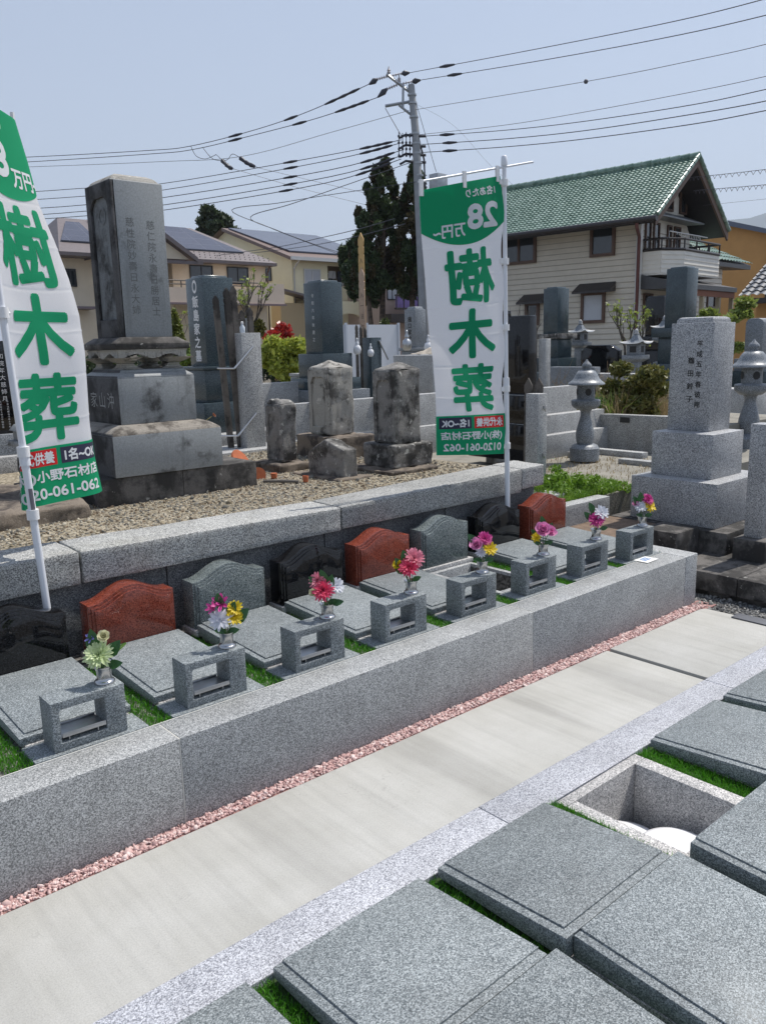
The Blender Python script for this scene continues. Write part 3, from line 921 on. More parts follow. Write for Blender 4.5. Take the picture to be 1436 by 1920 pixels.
# ------------------------------------------------------------------ terrace behind the planter: kerb, wall, gravestones
M['wgrey'] = weathered('weathered_grey_stone', (0.265, 0.28, 0.285), (0.035, 0.034, 0.032), (0.42, 0.42, 0.40), 0.2, 0.05, 3.0, 0.6, 0.1, (11, 11, 1.2))
M['wpanel'] = weathered('stained_shaded_panel_stone', (0.17, 0.185, 0.195), (0.035, 0.035, 0.035), (0.3, 0.3, 0.3), 0.45, 0.02, 4.0, 0.8, 0.1, (12, 12, 1.2))  # stains, and the shade of the left face darkened into the colour
M['wdark'] = weathered('dark_stained_stone', (0.14, 0.13, 0.12), (0.03, 0.028, 0.026), (0.36, 0.35, 0.32), 0.75, 0.28, 6.0, 0.92, 0.5)
M['wlich'] = weathered('lichen_covered_stone', (0.36, 0.345, 0.31), (0.075, 0.068, 0.06), (0.55, 0.53, 0.48), 0.30, 0.45, 7.0, 0.95, 0.7)
M['wblack'] = weathered('blackened_lichen_stone', (0.25, 0.24, 0.225), (0.035, 0.033, 0.03), (0.52, 0.51, 0.47), 0.60, 0.40, 6.5, 0.95, 0.7)
M['wbrown'] = weathered('brown_old_stone', (0.20, 0.165, 0.13), (0.05, 0.04, 0.035), (0.42, 0.36, 0.3), 0.55, 0.2, 7.0, 0.95, 0.7)
M['oldwood'] = weathered('old_grey_wood', (0.14, 0.125, 0.11), (0.03, 0.027, 0.025), (0.25, 0.23, 0.2), 0.55, 0.05, 5.0, 0.9, 0.3, (30, 30, 1.5))
M['newwood'] = flat('fresh_sawn_wood', (0.55, 0.36, 0.15), 0.7, 0, 0.12, 25)
M['pinkwood'] = flat('pale_planed_wood', (0.46, 0.33, 0.24), 0.75, 0, 0.14, 25)

KT = [(-0.6, 1.205, 0.748, 0.742, 0.602), (1.214, 2.581, 0.741, 0.724, 0.602), (2.588, 4.048, 0.725, 0.757, 0.606), (4.054, 4.275, 0.758, 0.763, 0.626)]
KL = ['grey granite kerb stone of the terrace at the left edge behind the banner pole', 'grey granite kerb stone of the terrace below the tall monument', 'grey granite kerb stone of the terrace left of the right banner pole', 'short granite kerb stone at the right end of the terrace']
for (a, b, za, zb, zl), lab in zip(KT, KL):
    m = MB().add([(a, 3.3, zl), (b, 3.3, zl), (b, 3.56, zl), (a, 3.56, zl), (a, 3.3, za), (b, 3.3, zb), (b, 3.56, zb + .004), (a, 3.56, za + .004)],
                 [(3, 2, 1, 0), (4, 5, 6, 7), (0, 1, 5, 4), (1, 2, 6, 5), (2, 3, 7, 6), (3, 0, 4, 7)])
    tag(m.build('terrace_kerb', M['terr'], bevel=0.008, cuts=5, rough=0.003, rscale=14), lab, 'kerb stone', 'kerb stones of the terrace')
fx = [-0.6, 0.62, 1.62, 2.52, 3.42, 4.262]
for k in range(5):
    o = MB().box((fx[k], 3.365, 0.1), (fx[k + 1] - 0.006, 3.515, 0.615)).build('retaining_block', M['retw'], bevel=0.004)
    tag(o, ['dark retaining wall block below the terrace kerb behind the left black headstone', 'dark retaining wall block behind the left red and grey headstones', 'dark retaining wall block behind the middle black headstone',
            'dark retaining wall block behind the middle red headstone', 'dark retaining wall block behind the right banner pole'][k], 'wall block', 'retaining wall blocks under the terrace kerb')

# ---- tall monument
M['wblk'] = weathered('stained_shaded_side', (0.085, 0.085, 0.088), (0.018, 0.018, 0.018), (0.26, 0.26, 0.25), 0.6, 0.1, 5.0, 0.85, 0.2, (10, 10, 1.4))  # black stains together with painted shade for the left-facing side
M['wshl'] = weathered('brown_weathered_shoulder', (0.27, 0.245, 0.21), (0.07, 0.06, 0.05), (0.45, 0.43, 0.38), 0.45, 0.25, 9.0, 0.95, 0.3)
def stain_shade_sides(o, zs):  # left-facing faces get the darker copy: stains plus painted shade
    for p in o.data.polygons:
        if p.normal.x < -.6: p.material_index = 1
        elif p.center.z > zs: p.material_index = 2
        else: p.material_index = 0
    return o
X0, Y0 = 2.14, 4.62
T = thing('grave_monument', 'tall weathered grey monument on carved feet with two columns of carved writing', 'gravestone', (X0, Y0, TZ))
def sq(w, d=None): return (X0 - w / 2, Y0 - (d or w) / 2, X0 + w / 2, Y0 + (d or w) / 2)
MB().box((1.716, 4.302, TZ - .1), (2.212, 5.2, 0.866)).build('plinth', M['wdark'], T, bevel=0.006, world=True, cuts=4, rough=.004)
MB().box((2.216, 4.302, TZ - .1), (2.715, 5.2, 0.866)).build('plinth', M['wdark'], T, bevel=0.006, world=True, cuts=4, rough=.004)
m = MB().frus(sq(.668), .868, sq(.668), 1.092)
for za, wa, zb, wb in ((1.092, .668, 1.104, .655), (1.104, .655, 1.13, .58), (1.13, .58, 1.144, .50)):
    m.frus(sq(wa), za, sq(wb), zb)
stain_shade_sides(m.build('lower_tier', [M['wgrey'], M['wblk'], M['wshl']], T, bevel=0.003, world=True), 1.096 - TZ)
m = MB().frus(sq(.468), 1.145, sq(.468), 1.402)
for za, wa, zb, wb in ((1.402, .468, 1.411, .462), (1.411, .462, 1.43, .41), (1.43, .41, 1.446, .38)):
    m.frus(sq(wa), za, sq(wb), zb)
stain_shade_sides(m.build('upper_tier', [M['wgrey'], M['wblk'], M['wshl']], T, bevel=0.003, world=True), 1.5)
m = MB()
for sx in (-1, 1):
    for sy in (-1, 1):
        for q in range(6):
            h0, h1 = q / 6, (q + 1) / 6
            fw_ = lambda h: 0.036 + 0.032 * (2 * h - 1) ** 2 + (0.012 if h > .5 else 0)
            cx, cy = X0 + sx * (.125 + .035 * h0), Y0 + sy * (.125 + .035 * h0)
            cx1, cy1 = X0 + sx * (.125 + .035 * h1), Y0 + sy * (.125 + .035 * h1)
            a, b = fw_(h0), fw_(h1)
            m.frus((cx - a, cy - a, cx + a, cy + a), 1.447 + .064 * h0, (cx1 - b, cy1 - b, cx1 + b, cy1 + b), 1.447 + .064 * h1)
n_ = 24
ap = lambda u: 1.519 - .014 * math.cos(4 * PI * u)
for ax in range(4):
    for q in range(n_):
        u0, u1 = q / n_, (q + 1) / n_
        p0, p1 = -.205 + .41 * u0, -.205 + .41 * u1
        zz = (ap(u0) + ap(u1)) / 2
        if ax == 0: m.box((X0 + p0, Y0 - .21, zz), (X0 + p1, Y0 - .16, 1.556))
        elif ax == 1: m.box((X0 - .21, Y0 + p0, zz), (X0 - .16, Y0 + p1, 1.556))
        elif ax == 2: m.box((X0 + p0, Y0 + .16, zz), (X0 + p1, Y0 + .21, 1.556))
        else: m.box((X0 + .16, Y0 + p0, zz), (X0 + .21, Y0 + p1, 1.556))
m.frus(sq(.42), 1.54, sq(.43), 1.5565)
m.build('carved_feet', M['wlich'], T, world=True, rough=.006, rscale=30, smooth=60)
m = MB().frus(sq(.445), 1.557, sq(.452), 1.591).frus(sq(.445), 1.591, sq(.345, .38), 1.6235)
m.build('cornice', M['wdark'], T, bevel=.004, world=True, cuts=3, rough=.003)
sx0, sx1, sy0, sy1, sz0, sz1 = 1.985, 2.29, 4.452, 4.79, 1.624, 2.455
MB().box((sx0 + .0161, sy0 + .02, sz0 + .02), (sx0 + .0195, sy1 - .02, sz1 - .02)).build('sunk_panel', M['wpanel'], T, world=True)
m = MB().box((sx0 + .02, sy0, sz0), (sx1, sy1, sz1))
m.frus((sx0, sy0, sx1, sy1), sz1, (sx0 + .006, sy0 + .006, sx1 - .006, sy1 - .006), sz1 + .005)
stain_shade_sides(m.build('shaft', [M['wgrey'], M['wblk']], T, bevel=.003, world=True), 9)
m = MB()
for z0, i0, z1, i1 in ((sz1 + .005, .012, sz1 + .026, .028), (sz1 + .026, .028, sz1 + .042, .058), (sz1 + .042, .058, sz1 + .050, .1)):
    m.frus((sx0 + i0, sy0 + i0, sx1 - i0, sy1 - i0), z0, (sx0 + i1, sy0 + i1, sx1 - i1, sy1 - i1), z1)
m.build('cap', M['wlich'], T, bevel=.004, world=True, smooth=60)
# frame of the recessed panel on the left face
fr = MB()
fr.box((sx0, sy0, sz0), (sx0 + .0158, sy0 + .055, sz1)).box((sx0, sy1 - .055, sz0), (sx0 + .0158, sy1, sz1))
arch = [(sy0 + .055, sz1), (sy0 + .055, sz1 - .13)] + [(sy0 + .055 + (sy1 - sy0 - .11) * u, sz1 - .13 + .055 * min(1, 4 * u, 4 * (1 - u)) ** .5) for u in (.04, .1, .2, .25, .4, .6, .75, .8, .9, .96)] + [(sy1 - .055, sz1 - .13), (sy1 - .055, sz1)]
fr.prismx(arch[::-1] if False else arch, sx0 + .0002, sx0 + .0157)
fr.box((sx0 + .0002, sy0 + .055, sz0), (sx0 + .0157, sy1 - .055, sz0 + .10))
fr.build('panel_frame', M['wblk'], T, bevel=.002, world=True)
cm = MB()
column_text('慈仁院永壽日勝居士', .050, .0085, 'y', (2.201, sy0, 2.257), .0008, mb=cm)
cm.build('lettering', M['cut'], T, world=True, smooth=0)
cm = MB()
column_text('慈性院妙壽日永大姉', .050, .0085, 'y', (2.081, sy0, 2.266), .0008, mb=cm)
cm.build('lettering', M['cut'], T, world=True, smooth=0)
cm = MB()
column_text('先祖代々之霊', .072, .022, 'x', (sx0 + .016, Y0 - .005, 2.22), .003, mb=cm)
for k in range(28):
    a0, a1 = 2 * PI * k / 28, 2 * PI * (k + 1) / 28
    r0_, r1_ = .036, .046
    P_ = lambda r_, a: (sx0 + .0125, Y0 - .005 + r_ * math.cos(a), 2.285 + r_ * math.sin(a))
    cm.add([P_(r0_, a0), P_(r1_, a0), P_(r1_, a1), P_(r0_, a1)], [(0, 1, 2, 3)])
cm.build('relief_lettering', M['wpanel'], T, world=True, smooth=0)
cm = MB()
for k, ch in enumerate('家山沖'):
    column_text(ch, .09, 0, 'x', (X0 - .234, Y0 + .115 - .118 * k, 1.318), .001, mb=cm)
cm.build('lettering', flat('pale_carved_lettering', (0.30, 0.31, 0.31), .8), T, world=True, smooth=0)

# ---- old lichen covered stones
def stone(name, label, parts, loc, cat='gravestone', group='old weathered gravestones on the terrace'):
    T = thing(name, label, cat, loc, 0, group)
    for i, (pn, mb, mt, kw) in enumerate(parts):
        mb.build(pn, mt, T, world=True, **kw)
    return T
def post(x0, y0, x1, y1, z0, z1, apex=0.0, ins=0.0, recess=None):
    m = MB().frus((x0, y0, x1, y1), z0, (x0 + ins, y0 + ins, x1 - ins, y1 - ins), z1)
    if apex:
        cx, cy = (x0 + x1) / 2, (y0 + y1) / 2
        m.frus((x0 + ins, y0 + ins, x1 - ins, y1 - ins), z1, (cx - .012, cy - .012, cx + .012, cy + .012), z1 + apex)
    return m
RK = dict(bevel=.008, cuts=9, rough=.010, rscale=11, smooth=70)
def recessed(x0, y0, x1, y1, z0, z1, fr_=.03, dp=.014, arch=.05):
    """frame standing proud round a sunk panel on the -X face"""
    m = MB()
    m.box((x0 - dp, y0, z0), (x0 - .0003, y0 + fr_, z1)).box((x0 - dp, y1 - fr_, z0), (x0 - .0003, y1, z1))
    m.box((x0 - dp, y0 + fr_, z0), (x0 - .0003, y1 - fr_, z0 + fr_ * 1.3))
    pl = [(y0 + fr_, z1), (y0 + fr_, z1 - arch - .05), (y0 + fr_ + .02, z1 - arch - .008), (y0 + fr_ + .045, z1 - arch), (y1 - fr_ - .045, z1 - arch), (y1 - fr_ - .02, z1 - arch - .008), (y1 - fr_, z1 - arch - .05), (y1 - fr_, z1)]
    m.prismx(pl, x0 - dp, x0 - .0003)
    return m
stone('gravestone', 'small round-topped mossy gravestone on a thin base beside the tall monument',
      [('base', MB().box((3.08, 4.60, TZ - .05), (3.36, 4.97, .764)), M['wbrown'], RK),
       ('shaft', post(3.185, 4.70, 3.305, 4.89, .764, 1.165, .0).frus((3.185, 4.70, 3.305, 4.89), 1.165, (3.205, 4.725, 3.285, 4.865), 1.195), M['wblack'], dict(RK, rough=.013)),
       ('panel_frame', recessed(3.188, 4.703, 0, 4.887, .78, 1.15, .026, .010), M['wblack'], dict(cuts=3, rough=.005, smooth=70))], (3.2, 4.75, TZ))
stone('gravestone', 'old pale gravestone with pyramid top behind the broken gabled stone',
      [('base', MB().box((3.72, 4.78, TZ - .05), (4.10, 5.30, .878)), M['wbrown'], RK),
       ('shaft', post(3.80, 4.95, 4.035, 5.21, .879, 1.39, .055, .004), M['wlich'], RK),
       ('panel_frame', recessed(3.803, 4.955, 0, 5.205, .895, 1.375, .036, .012), M['wlich'], dict(cuts=3, rough=.005, smooth=70))], (3.9, 5.0, TZ))
gb = [(4.05, .715), (4.43, .715), (4.43, .86), (4.245, .955), (4.05, .90)]
stone('gravestone', 'low broken gabled black stone in front of the pale pyramid-topped gravestone',
      [('base', MB().box((3.12, 4.0, TZ - .05), (3.40, 4.5, .725)), M['wbrown'], RK),
       ('shaft', MB().prismx(gb, 3.20, 3.315), M['wblack'], dict(RK, cuts=7, rough=.013))], (3.25, 4.2, TZ))
stone('gravestone', 'old blackened gravestone with pyramid top on a black base beside the right banner',
      [('foot', MB().box((3.50, 3.925, TZ - .05), (3.925, 4.42, .735)), M['wbrown'], RK),
       ('base', MB().box((3.615, 4.02, .735), (3.965, 4.345, .888)), M['wblack'], RK),
       ('shaft', post(3.69, 4.08, 3.915, 4.315, .888, 1.385, .05, .004), M['wblack'], dict(RK, rough=.008)),
       ('panel_frame', recessed(3.694, 4.085, 0, 4.31, .905, 1.37, .034, .012), M['wblack'], dict(cuts=3, rough=.005, smooth=70))], (3.75, 4.2, TZ))
# flat rock at the left and shards
o = MB().box((1.12, 4.12, TZ - .04), (1.60, 5.1, .79)).build('flat_rock', M['wbrown'], loc=(1.35, 4.5, TZ), world=True, bevel=.02, cuts=8, rough=.028, rscale=6, smooth=60, seed=2)
tag(o, 'flat brown broken rock lying beside the left banner pole', 'rock')
tc = flat('terracotta', (0.42, 0.12, 0.05), .85, 0, .2, 20)
def disc(name, label, c, r, th, rot):
    m = MB().lathe([(.002, 0), (r, 0), (r * 1.02, th * .5), (r, th), (.002, th)], n=28)
    o = m.build(name, tc, loc=c, smooth=40)
    o.rotation_euler = rot
    return tag(o, label, 'terracotta piece', 'broken terracotta pieces beside the monument')
disc('terracotta_shard', 'round orange terracotta piece leaning behind the end of the monument plinth', (2.80, 4.62, .80), .105, .016, (R(62), 0, R(35)))
disc('terracotta_shard', 'small orange terracotta piece at the plinth end, below the larger one', (2.86, 4.52, .735), .05, .016, (R(75), 0, R(-25)))
m = MB().lathe([(.018, 0), (.022, .03), (.02, .034), (.013, .03)], n=16)
tag(m.build('terracotta_cup', tc, loc=(2.93, 4.44, .715), smooth=40), 'small orange terracotta cup by the mossy round-topped stone', 'cup')
m = MB().lathe([(.016, 0), (.02, .035), (.018, .04), (.012, .03)], n=16)
tag(m.build('terracotta_cup', tc, loc=(2.98, 4.16, .715), smooth=40), 'small orange terracotta cup at the foot of the broken gabled stone', 'cup')
m = MB().tube([(2.77, 4.32, .728), (2.85, 4.22, .73), (2.92, 4.15, .726)], [.01, .012, .009], 7)
tag(m.build('stick', M['oldwood'], smooth=60), 'short dark stick lying on the gravel before the mossy stone', 'stick')

# ---- stele and incense burner behind the left banner
T = thing('engraved_stele', 'dark polished stele covered in small white writing at the left edge', 'gravestone', (1.75, 6.0, TZ))
MB().box((0.95, 6.28, .98), (2.07, 6.40, 1.64)).build('tablet', M['polb'], T, world=True, bevel=.004)
MB().box((0.9, 6.22, .83), (2.12, 6.46, .979)).build('base', M['blueg'], T, world=True, bevel=.004)
MB().box((0.8, 6.12, TZ - .05), (2.2, 6.6, .829)).build('foot', M['light'], T, world=True, bevel=.004)
cm = MB()
rg_ = random.Random(8)
kj = '慈光院釋妙信士大姉俗名昭和平成年月日行寿永法'
for c_ in range(5):
    column_text([rg_.choice(kj) for _ in range(7)], .038, .012, 'y', (1.62 + .085 * c_, 6.28, 1.55), .0006, mb=cm)
for c_ in range(9):
    column_text([rg_.choice(kj) for _ in range(11)], .014, .004, 'y', (1.60 + .048 * c_, 6.28, 1.215), .0006, mb=cm)
cm.build('lettering', M['wink'], T, world=True, smooth=0)
T = thing('incense_burner', 'dark rounded stone incense burner half hidden behind the left banner', 'incense burner', (1.78, 5.35, TZ))
m = MB()
m.lathe([(.10, 0), (.13, .03), (.15, .10), (.145, .17), (.12, .22), (.10, .24)], (0, 0, .02), 24)
m.build('bowl', M['wdark'], T, smooth=50)
MB().box((-.16, -.13, .262), (.16, .13, .30)).box((-.13, -.1, .3), (.13, .1, .36)).frus((-.15, -.12, .15, .12), .36, (-.12, -.1, .12, .1), .40).build('top', M['wgrey'], T, bevel=.006)
MB().box((-.15, -.14, -.05), (.15, .14, .0195)).build('foot', M['wbrown'], T, bevel=.006)
# ------------------------------------------------------------------ cemetery behind and to the right
M['tomb_ground'] = flat('pale_cemetery_ground', (0.24, 0.225, 0.19), .95, 0, .25, 5, .6, 70)
MB().box((4.52, 3.47, -0.1), (22, 15.5, 0.405)).build('cemetery_ground', M['tomb_ground'])['kind'] = 'structure'
MB().box((-8, 6.2, -0.1), (4.5, 17.5, 0.66)).build('upper_cemetery_ground', M['tomb_ground'])['kind'] = 'structure'
tag(MB().box((4.84, 2.66, 0), (5.135, 2.92, 0.302)).build('stone_block', M['wdark'], bevel=.006, cuts=3, rough=.003), 'dark stone block at the left foot of the granite monument', 'stone block')
MB().box((4.4925, 2.93, -0.1), (5.135, 3.36, 0.275)).box((4.4925, 2.63, -.1), (4.84, 2.93, .2)).build('brown_ground', flat('brown_earth', (0.17, 0.12, 0.085), .95, 0, .3, 18, .6, 60))['kind'] = 'structure'

def grave(label, x, y, w, d, z0, z1, mat, tiers=(), cap=.012, bevel=.006, group=None, lip=True, name='gravestone'):
    """shaft with near corner (x, y); tiers = [(overhang, height, mat)] going down"""
    T = thing(name, label, 'gravestone', (x + w / 2, y + d / 2, z0 - sum(t_[1] for t_ in tiers)), 0, group)
    m = MB().box((x, y, z0), (x + w, y + d, z1))
    m.build('shaft', mat, T, world=True, bevel=bevel)
    if cap:
        i = w * .1
        m = MB().frus((x + i, y + i, x + w - i, y + d - i), z1, (x + i + cap * .8, y + i + cap * .8, x + w - i - cap * .8, y + d - i - cap * .8), z1 + cap * 1.8)
        m.build('cap', mat, T, world=True, bevel=.004)
    z = z0
    for e, h, mt in tiers:
        MB().box((x - e, y - e, z - h), (x + w + e, y + d + e, z - .0006)).build('tier', mt, T, world=True, bevel=bevel)
        z -= h
    return T
B, G, L = M['blue'], M['blueg'], M['light']
T = grave('dark blue-grey gravestone with a white family name and crest beside the tall monument', 3.863, 6.869, .32, .314, 1.391, 2.193, B, [(.10, .03, B), (.07, .30, B), (.14, .28, B), (.3, .12, L)], group='gravestones behind the terrace')
cm = MB()
column_text('飯島家之墓', .105, .018, 'x', (3.863, 7.02, 2.03), .001, mb=cm, bold=.03)
for k in range(20):
    a0, a1 = 2 * PI * k / 20, 2 * PI * (k + 1) / 20
    P_ = lambda r_, a: (3.8618, 7.02 + .042 * r_ * math.cos(a), 2.115 + .06 * r_ * math.sin(a))
    cm.add([P_(.6, a0), P_(1, a0), P_(1, a1), P_(.6, a1)], [(0, 1, 2, 3)])
cm.build('lettering', M['wink'], T, world=True, smooth=0)
T = grave('dark gravestone with small white date writing behind the pale pyramid-topped stone', 5.598, 7.386, .30, .318, 1.47, 2.244, B, [(.065, .27, B), (.13, .13, B), (.2, .35, G)], group='gravestones behind the terrace')
cm = MB()
column_text('令和六年秋建之', .043, .036, 'x', (5.598, 7.54, 2.12), .001, mb=cm)
cm.build('lettering', M['wink'], T, world=True, smooth=0)
T = grave('grey gravestone with black family name before the utility pole', 11.60, 12.22, .30, .314, 1.479, 2.237, G, [(.09, .06, G), (.05, .2, G), (.15, .5, G)], cap=.03, group='gravestones behind the terrace')
cm = MB()
column_text('樋口家之墓', .105, .02, 'x', (11.60, 12.38, 2.09), .001, mb=cm, bold=.03)
cm.build('lettering', M['ink'], T, world=True, smooth=0)
T = grave('black polished gravestone with pale seams just right of the right banner', 5.855, 4.708, .10, .62, 1.08, 1.777, M['polb'], [(.03, .006, L), (.04, .255, M['polb']), (.04, .006, L), (.06, .33, M['polb'])], cap=0, group='gravestones right of the banner')
MB().box((5.88, 4.98, 1.7775), (5.93, 5.3, 1.83)).build('cap', M['polb'], T, world=True, bevel=.004)
grave('tall blue-grey gravestone before the grey siding, left of the small roofed lanterns', 10.878, 8.193, .30, .276, 1.663, 2.369, B, [(.10, .08, M['wblack']), (.04, .30, B), (.10, .35, B), (.25, .5, G)], group='gravestones right of the banner')
grave('tall blue-grey gravestone standing behind the granite monument with black writing', 11.884, 6.571, .33, .34, 1.706, 2.59, B, [(.14, .14, B), (.06, .4, B), (.15, .7, B)], group='gravestones right of the banner')
grave('black gravestone half hidden behind the tall blue-grey one, under the balcony', 15.95, 9.30, .2, .42, 1.6, 2.402, M['polb'], [(.1, .3, M['polb']), (.2, .9, M['polb'])], group='gravestones right of the banner')
# round topped stone at the right edge
T = thing('gravestone', 'grey round-topped gravestone at the right edge behind the stone lantern', 'gravestone', (13.5, 6.2, .4), 0, 'gravestones right of the banner')
hp = [(6.038, 1.2), (6.33, 1.2), (6.33, 1.77), (6.30, 1.815), (6.25, 1.835), (6.12, 1.835), (6.07, 1.815), (6.038, 1.77)]
MB().prismx([(y_, z_) for y_, z_ in hp], 13.36, 13.66).build('shaft', G, T, world=True, bevel=.01)
MB().box((13.28, 5.96, 1.0), (13.76, 6.45, 1.199)).build('tier', G, T, world=True, bevel=.006)
MB().box((13.2, 5.8, .4), (13.9, 6.6, .999)).build('tier', B, T, world=True, bevel=.006)
# black curved stone in the middle distance
T = thing('gravestone', 'low black polished gravestone with rounded shoulders before the bare shrub', 'gravestone', (11.6, 7.6, .4), 0, 'gravestones right of the banner')
MB().prismx([(7.55, 1.0), (8.25, 1.0), (8.25, 1.38), (8.12, 1.47), (7.68, 1.47), (7.55, 1.38)], 11.6, 11.75).build('shaft', M['polb'], T, world=True, bevel=.02)
MB().box((11.5, 7.45, .4), (11.9, 8.35, .999)).build('tier', B, T, world=True, bevel=.006)

# ---- granite monument with black writing at the right
T = thing('grave_monument', 'granite monument of three grey blocks with black carved date and name', 'gravestone', (5.6, 2.95, .133))
MB().box((5.14, 2.47, .06), (5.98, 3.36, .280)).build('plinth', M['wdark'], T, world=True, bevel=.005, cuts=3, rough=.002)
MB().box((5.208, 2.589, .281), (5.93, 3.235, .586)).build('lower_tier', M['monug'], T, world=True, bevel=.003)
MB().box((5.354, 2.71, .587), (5.797, 3.17, .897)).build('middle_tier', M['monug'], T, world=True, bevel=.003)
MB().box((5.512, 2.826, .8975), (5.812, 3.147, 1.652)).build('shaft', M['monug'], T, world=True, bevel=.003)
m = MB()
for z0, i0, z1, i1 in ((1.652, .024, 1.672, .026), (1.672, .026, 1.686, .034), (1.686, .034, 1.692, .05)):
    m.frus((5.512 + i0, 2.826 + i0, 5.812 - i0, 3.147 - i0), z0, (5.512 + i1, 2.826 + i1, 5.812 - i1, 3.147 - i1), z1)
m.build('cap', M['monug'], T, world=True, smooth=50)
cm = MB()
column_text('平成五年春彼岸', .044, .0265, 'x', (5.512, 2.925, 1.53), .0008, mb=cm, bold=.022)
column_text('鶴田鈴子', .046, .044, 'x', (5.512, 2.985, 1.415), .0008, mb=cm, bold=.022)
cm.build('lettering', M['ink'], T, world=True, smooth=0)
cm = MB()
column_text(' 山区々', .036, .04, 'x', (5.512, 3.032, 1.42), .0008, mb=cm)
cm.build('faded_lettering', flat('faded_lettering', (.2, .2, .21), .8), T, world=True, smooth=0)
T = thing('granite_post', 'square granite post on a black base at the right edge', 'post', (5.24, 2.32, .133))
MB().box((5.172, 2.255, .2745), (5.31, 2.375, 1.007)).build('shaft', M['monug'], T, world=True, bevel=.003)
MB().box((5.10, 2.20, .1), (5.38, 2.41, .274)).build('base', M['wdark'], T, world=True, bevel=.005, cuts=3, rough=.003)
for k, (a, b) in enumerate(((.6, 2.166), (2.17, 2.628))):
    o = MB().box((4.68, a, -.02 + .035), (5.9, b, .1325)).build('platform_slab', M['wdark'], bevel=.006, cuts=6, rough=.003, seed=k)
    tag(o, ['old dark stained platform slab at the right edge beyond the path', 'old dark stained platform slab between the low wall and the granite monument'][k], 'platform slab', 'dark slabs under the granite monument')
MB().box((4.72, .6, -.1), (5.9, 2.628, .014)).build('platform_bedding', M['wdark'])['kind'] = 'structure'

# ---- kerb, grass bed, post beside the terrace
o = MB().box((4.30, 3.362, .2), (5.136, 3.468, .425)).build('bed_kerb', M['light'], bevel=.006, cuts=5, rough=.003)
tag(o, 'old pale kerb edging the grass bed right of the red headstone', 'kerb')
o = MB().box((4.46, 3.56, .38), (4.86, 3.80, .462)).build('foot_stone', M['light'], bevel=.006)
tag(o, 'pale foot stone below the granite post at the terrace corner', 'foot stone')
T = thing('granite_post', 'white granite post with steel brackets at the right corner of the terrace', 'post', (5.0, 3.94, .4))
MB().box((4.942, 3.881, .4), (5.052, 4.0, 1.163)).build('shaft', M['light'], T, world=True, bevel=.003)
for z in (1.06, .70):
    MB().tube([(5.005, 3.872, z), (5.10, 3.93, z - .11)], .008, 6).box((4.995, 3.868, z - .012), (5.015, 3.880, z + .012)).build('bracket', M['steel2'], T, world=True)

def sotoba(label, x, y, z0, z1, w, th, mat, lean=(0, 0), text=None, group=None, face='x'):
    """wooden memorial board standing upright, broad side to -X ('x') or -Y ('y')"""
    T = thing('memorial_board', label, 'memorial board', (x, y, z0), 0, group)
    T.rotation_euler = (lean[0], lean[1], 0)
    h = z1 - z0
    h_ = w / 2
    pl = [(-h_, 0), (h_, 0), (h_, h - w * 2.6), (h_ * .72, h - w * 2.5), (h_, h - w * 2.3), (h_, h - w * 1.7), (h_ * .72, h - w * 1.6), (h_, h - w * 1.4), (h_, h - w * .75), (0, h), (-h_, h - w * .75), (-h_, h - w * 1.4), (-h_ * .72, h - w * 1.6), (-h_, h - w * 1.7), (-h_, h - w * 2.3), (-h_ * .72, h - w * 2.5), (-h_, h - w * 2.6)]
    m = MB().prismx(pl, 0, th) if face == 'x' else MB().prismy(pl, 0, th)
    m.build('board', mat, T)
    if text:
        cm = MB()
        column_text(text, w * .62, w * .62, face, (0, 0, h - w * 2.9), .0008, mb=cm)
        cm.build('lettering', M['ink'], T, smooth=0)
    return T
g_ = 'wooden memorial boards behind the terrace corner post'
sotoba('short weathered memorial board with pointed top, left of two behind the terrace corner post', 5.06, 4.075, .5, 1.275, .075, .012, M['oldwood'], group=g_)
sotoba('short weathered memorial board with pointed top, right of two behind the terrace corner post', 5.075, 3.985, .45, 1.275, .075, .012, M['oldwood'], group=g_)

# light post with bracket and dark boards left
T = thing('granite_post', 'tall white granite post holding dark memorial boards behind the mossy stone', 'post', (3.69, 5.9, TZ))
MB().box((3.60, 5.83, TZ - .05), (3.785, 5.93, 1.671)).build('shaft', M['light'], T, world=True, bevel=.003)
for z in (1.56, 1.02):
    MB().tube([(3.70, 5.82, z), (3.50, 5.80, z - .17)], .009, 6).tube([(3.50, 5.80, z - .17), (3.38, 5.86, z - .165)], .007, 6).build('bracket', M['steel2'], T, world=True)
g_ = 'dark memorial boards held by the white post'
for i, (px, py, dz, w, ln) in enumerate(((3.33, 5.97, 1.97, .045, -5.5), (3.40, 5.93, 2.03, .05, -4.5), (3.475, 5.98, 2.05, .05, -3.0), (3.56, 6.02, 1.86, .045, -2.5), (3.61, 5.99, 1.88, .045, -1.5))):
    sotoba(['dark weathered memorial board at the left of the bundle by the white post', 'dark weathered memorial board second from left in the bundle', 'tallest dark weathered memorial board in the middle of the bundle', 'dark weathered memorial board just behind the white post', 'dark weathered memorial board at the right of the bundle behind the post'][i],
           px + .21, py, TZ, dz, w, .03, M['oldwood'], (0, R(ln * .55)), group=g_, face='y')
o = MB().box((3.15, 5.70, TZ - .05), (3.95, 6.15, .735)).build('foot_stone', M['light'], bevel=.005)
tag(o, 'pale low foot stone under the white post with boards', 'foot stone')
T = thing('glass_bottle', 'small glass bottle with white cap on top of the white post', 'bottle', (3.64, 5.87, 1.672))
MB().lathe([(.02, 0), (.022, .01), (.022, .045), (.010, .062), (.010, .07)], n=16).build('bottle', flat('clear_plastic', (.6, .65, .7), .15), T, smooth=50)
MB().lathe([(.0115, .070), (.0115, .085), (.004, .09)], n=12).build('cap', flat('white_plastic', (.8, .8, .8), .4), T, smooth=50)

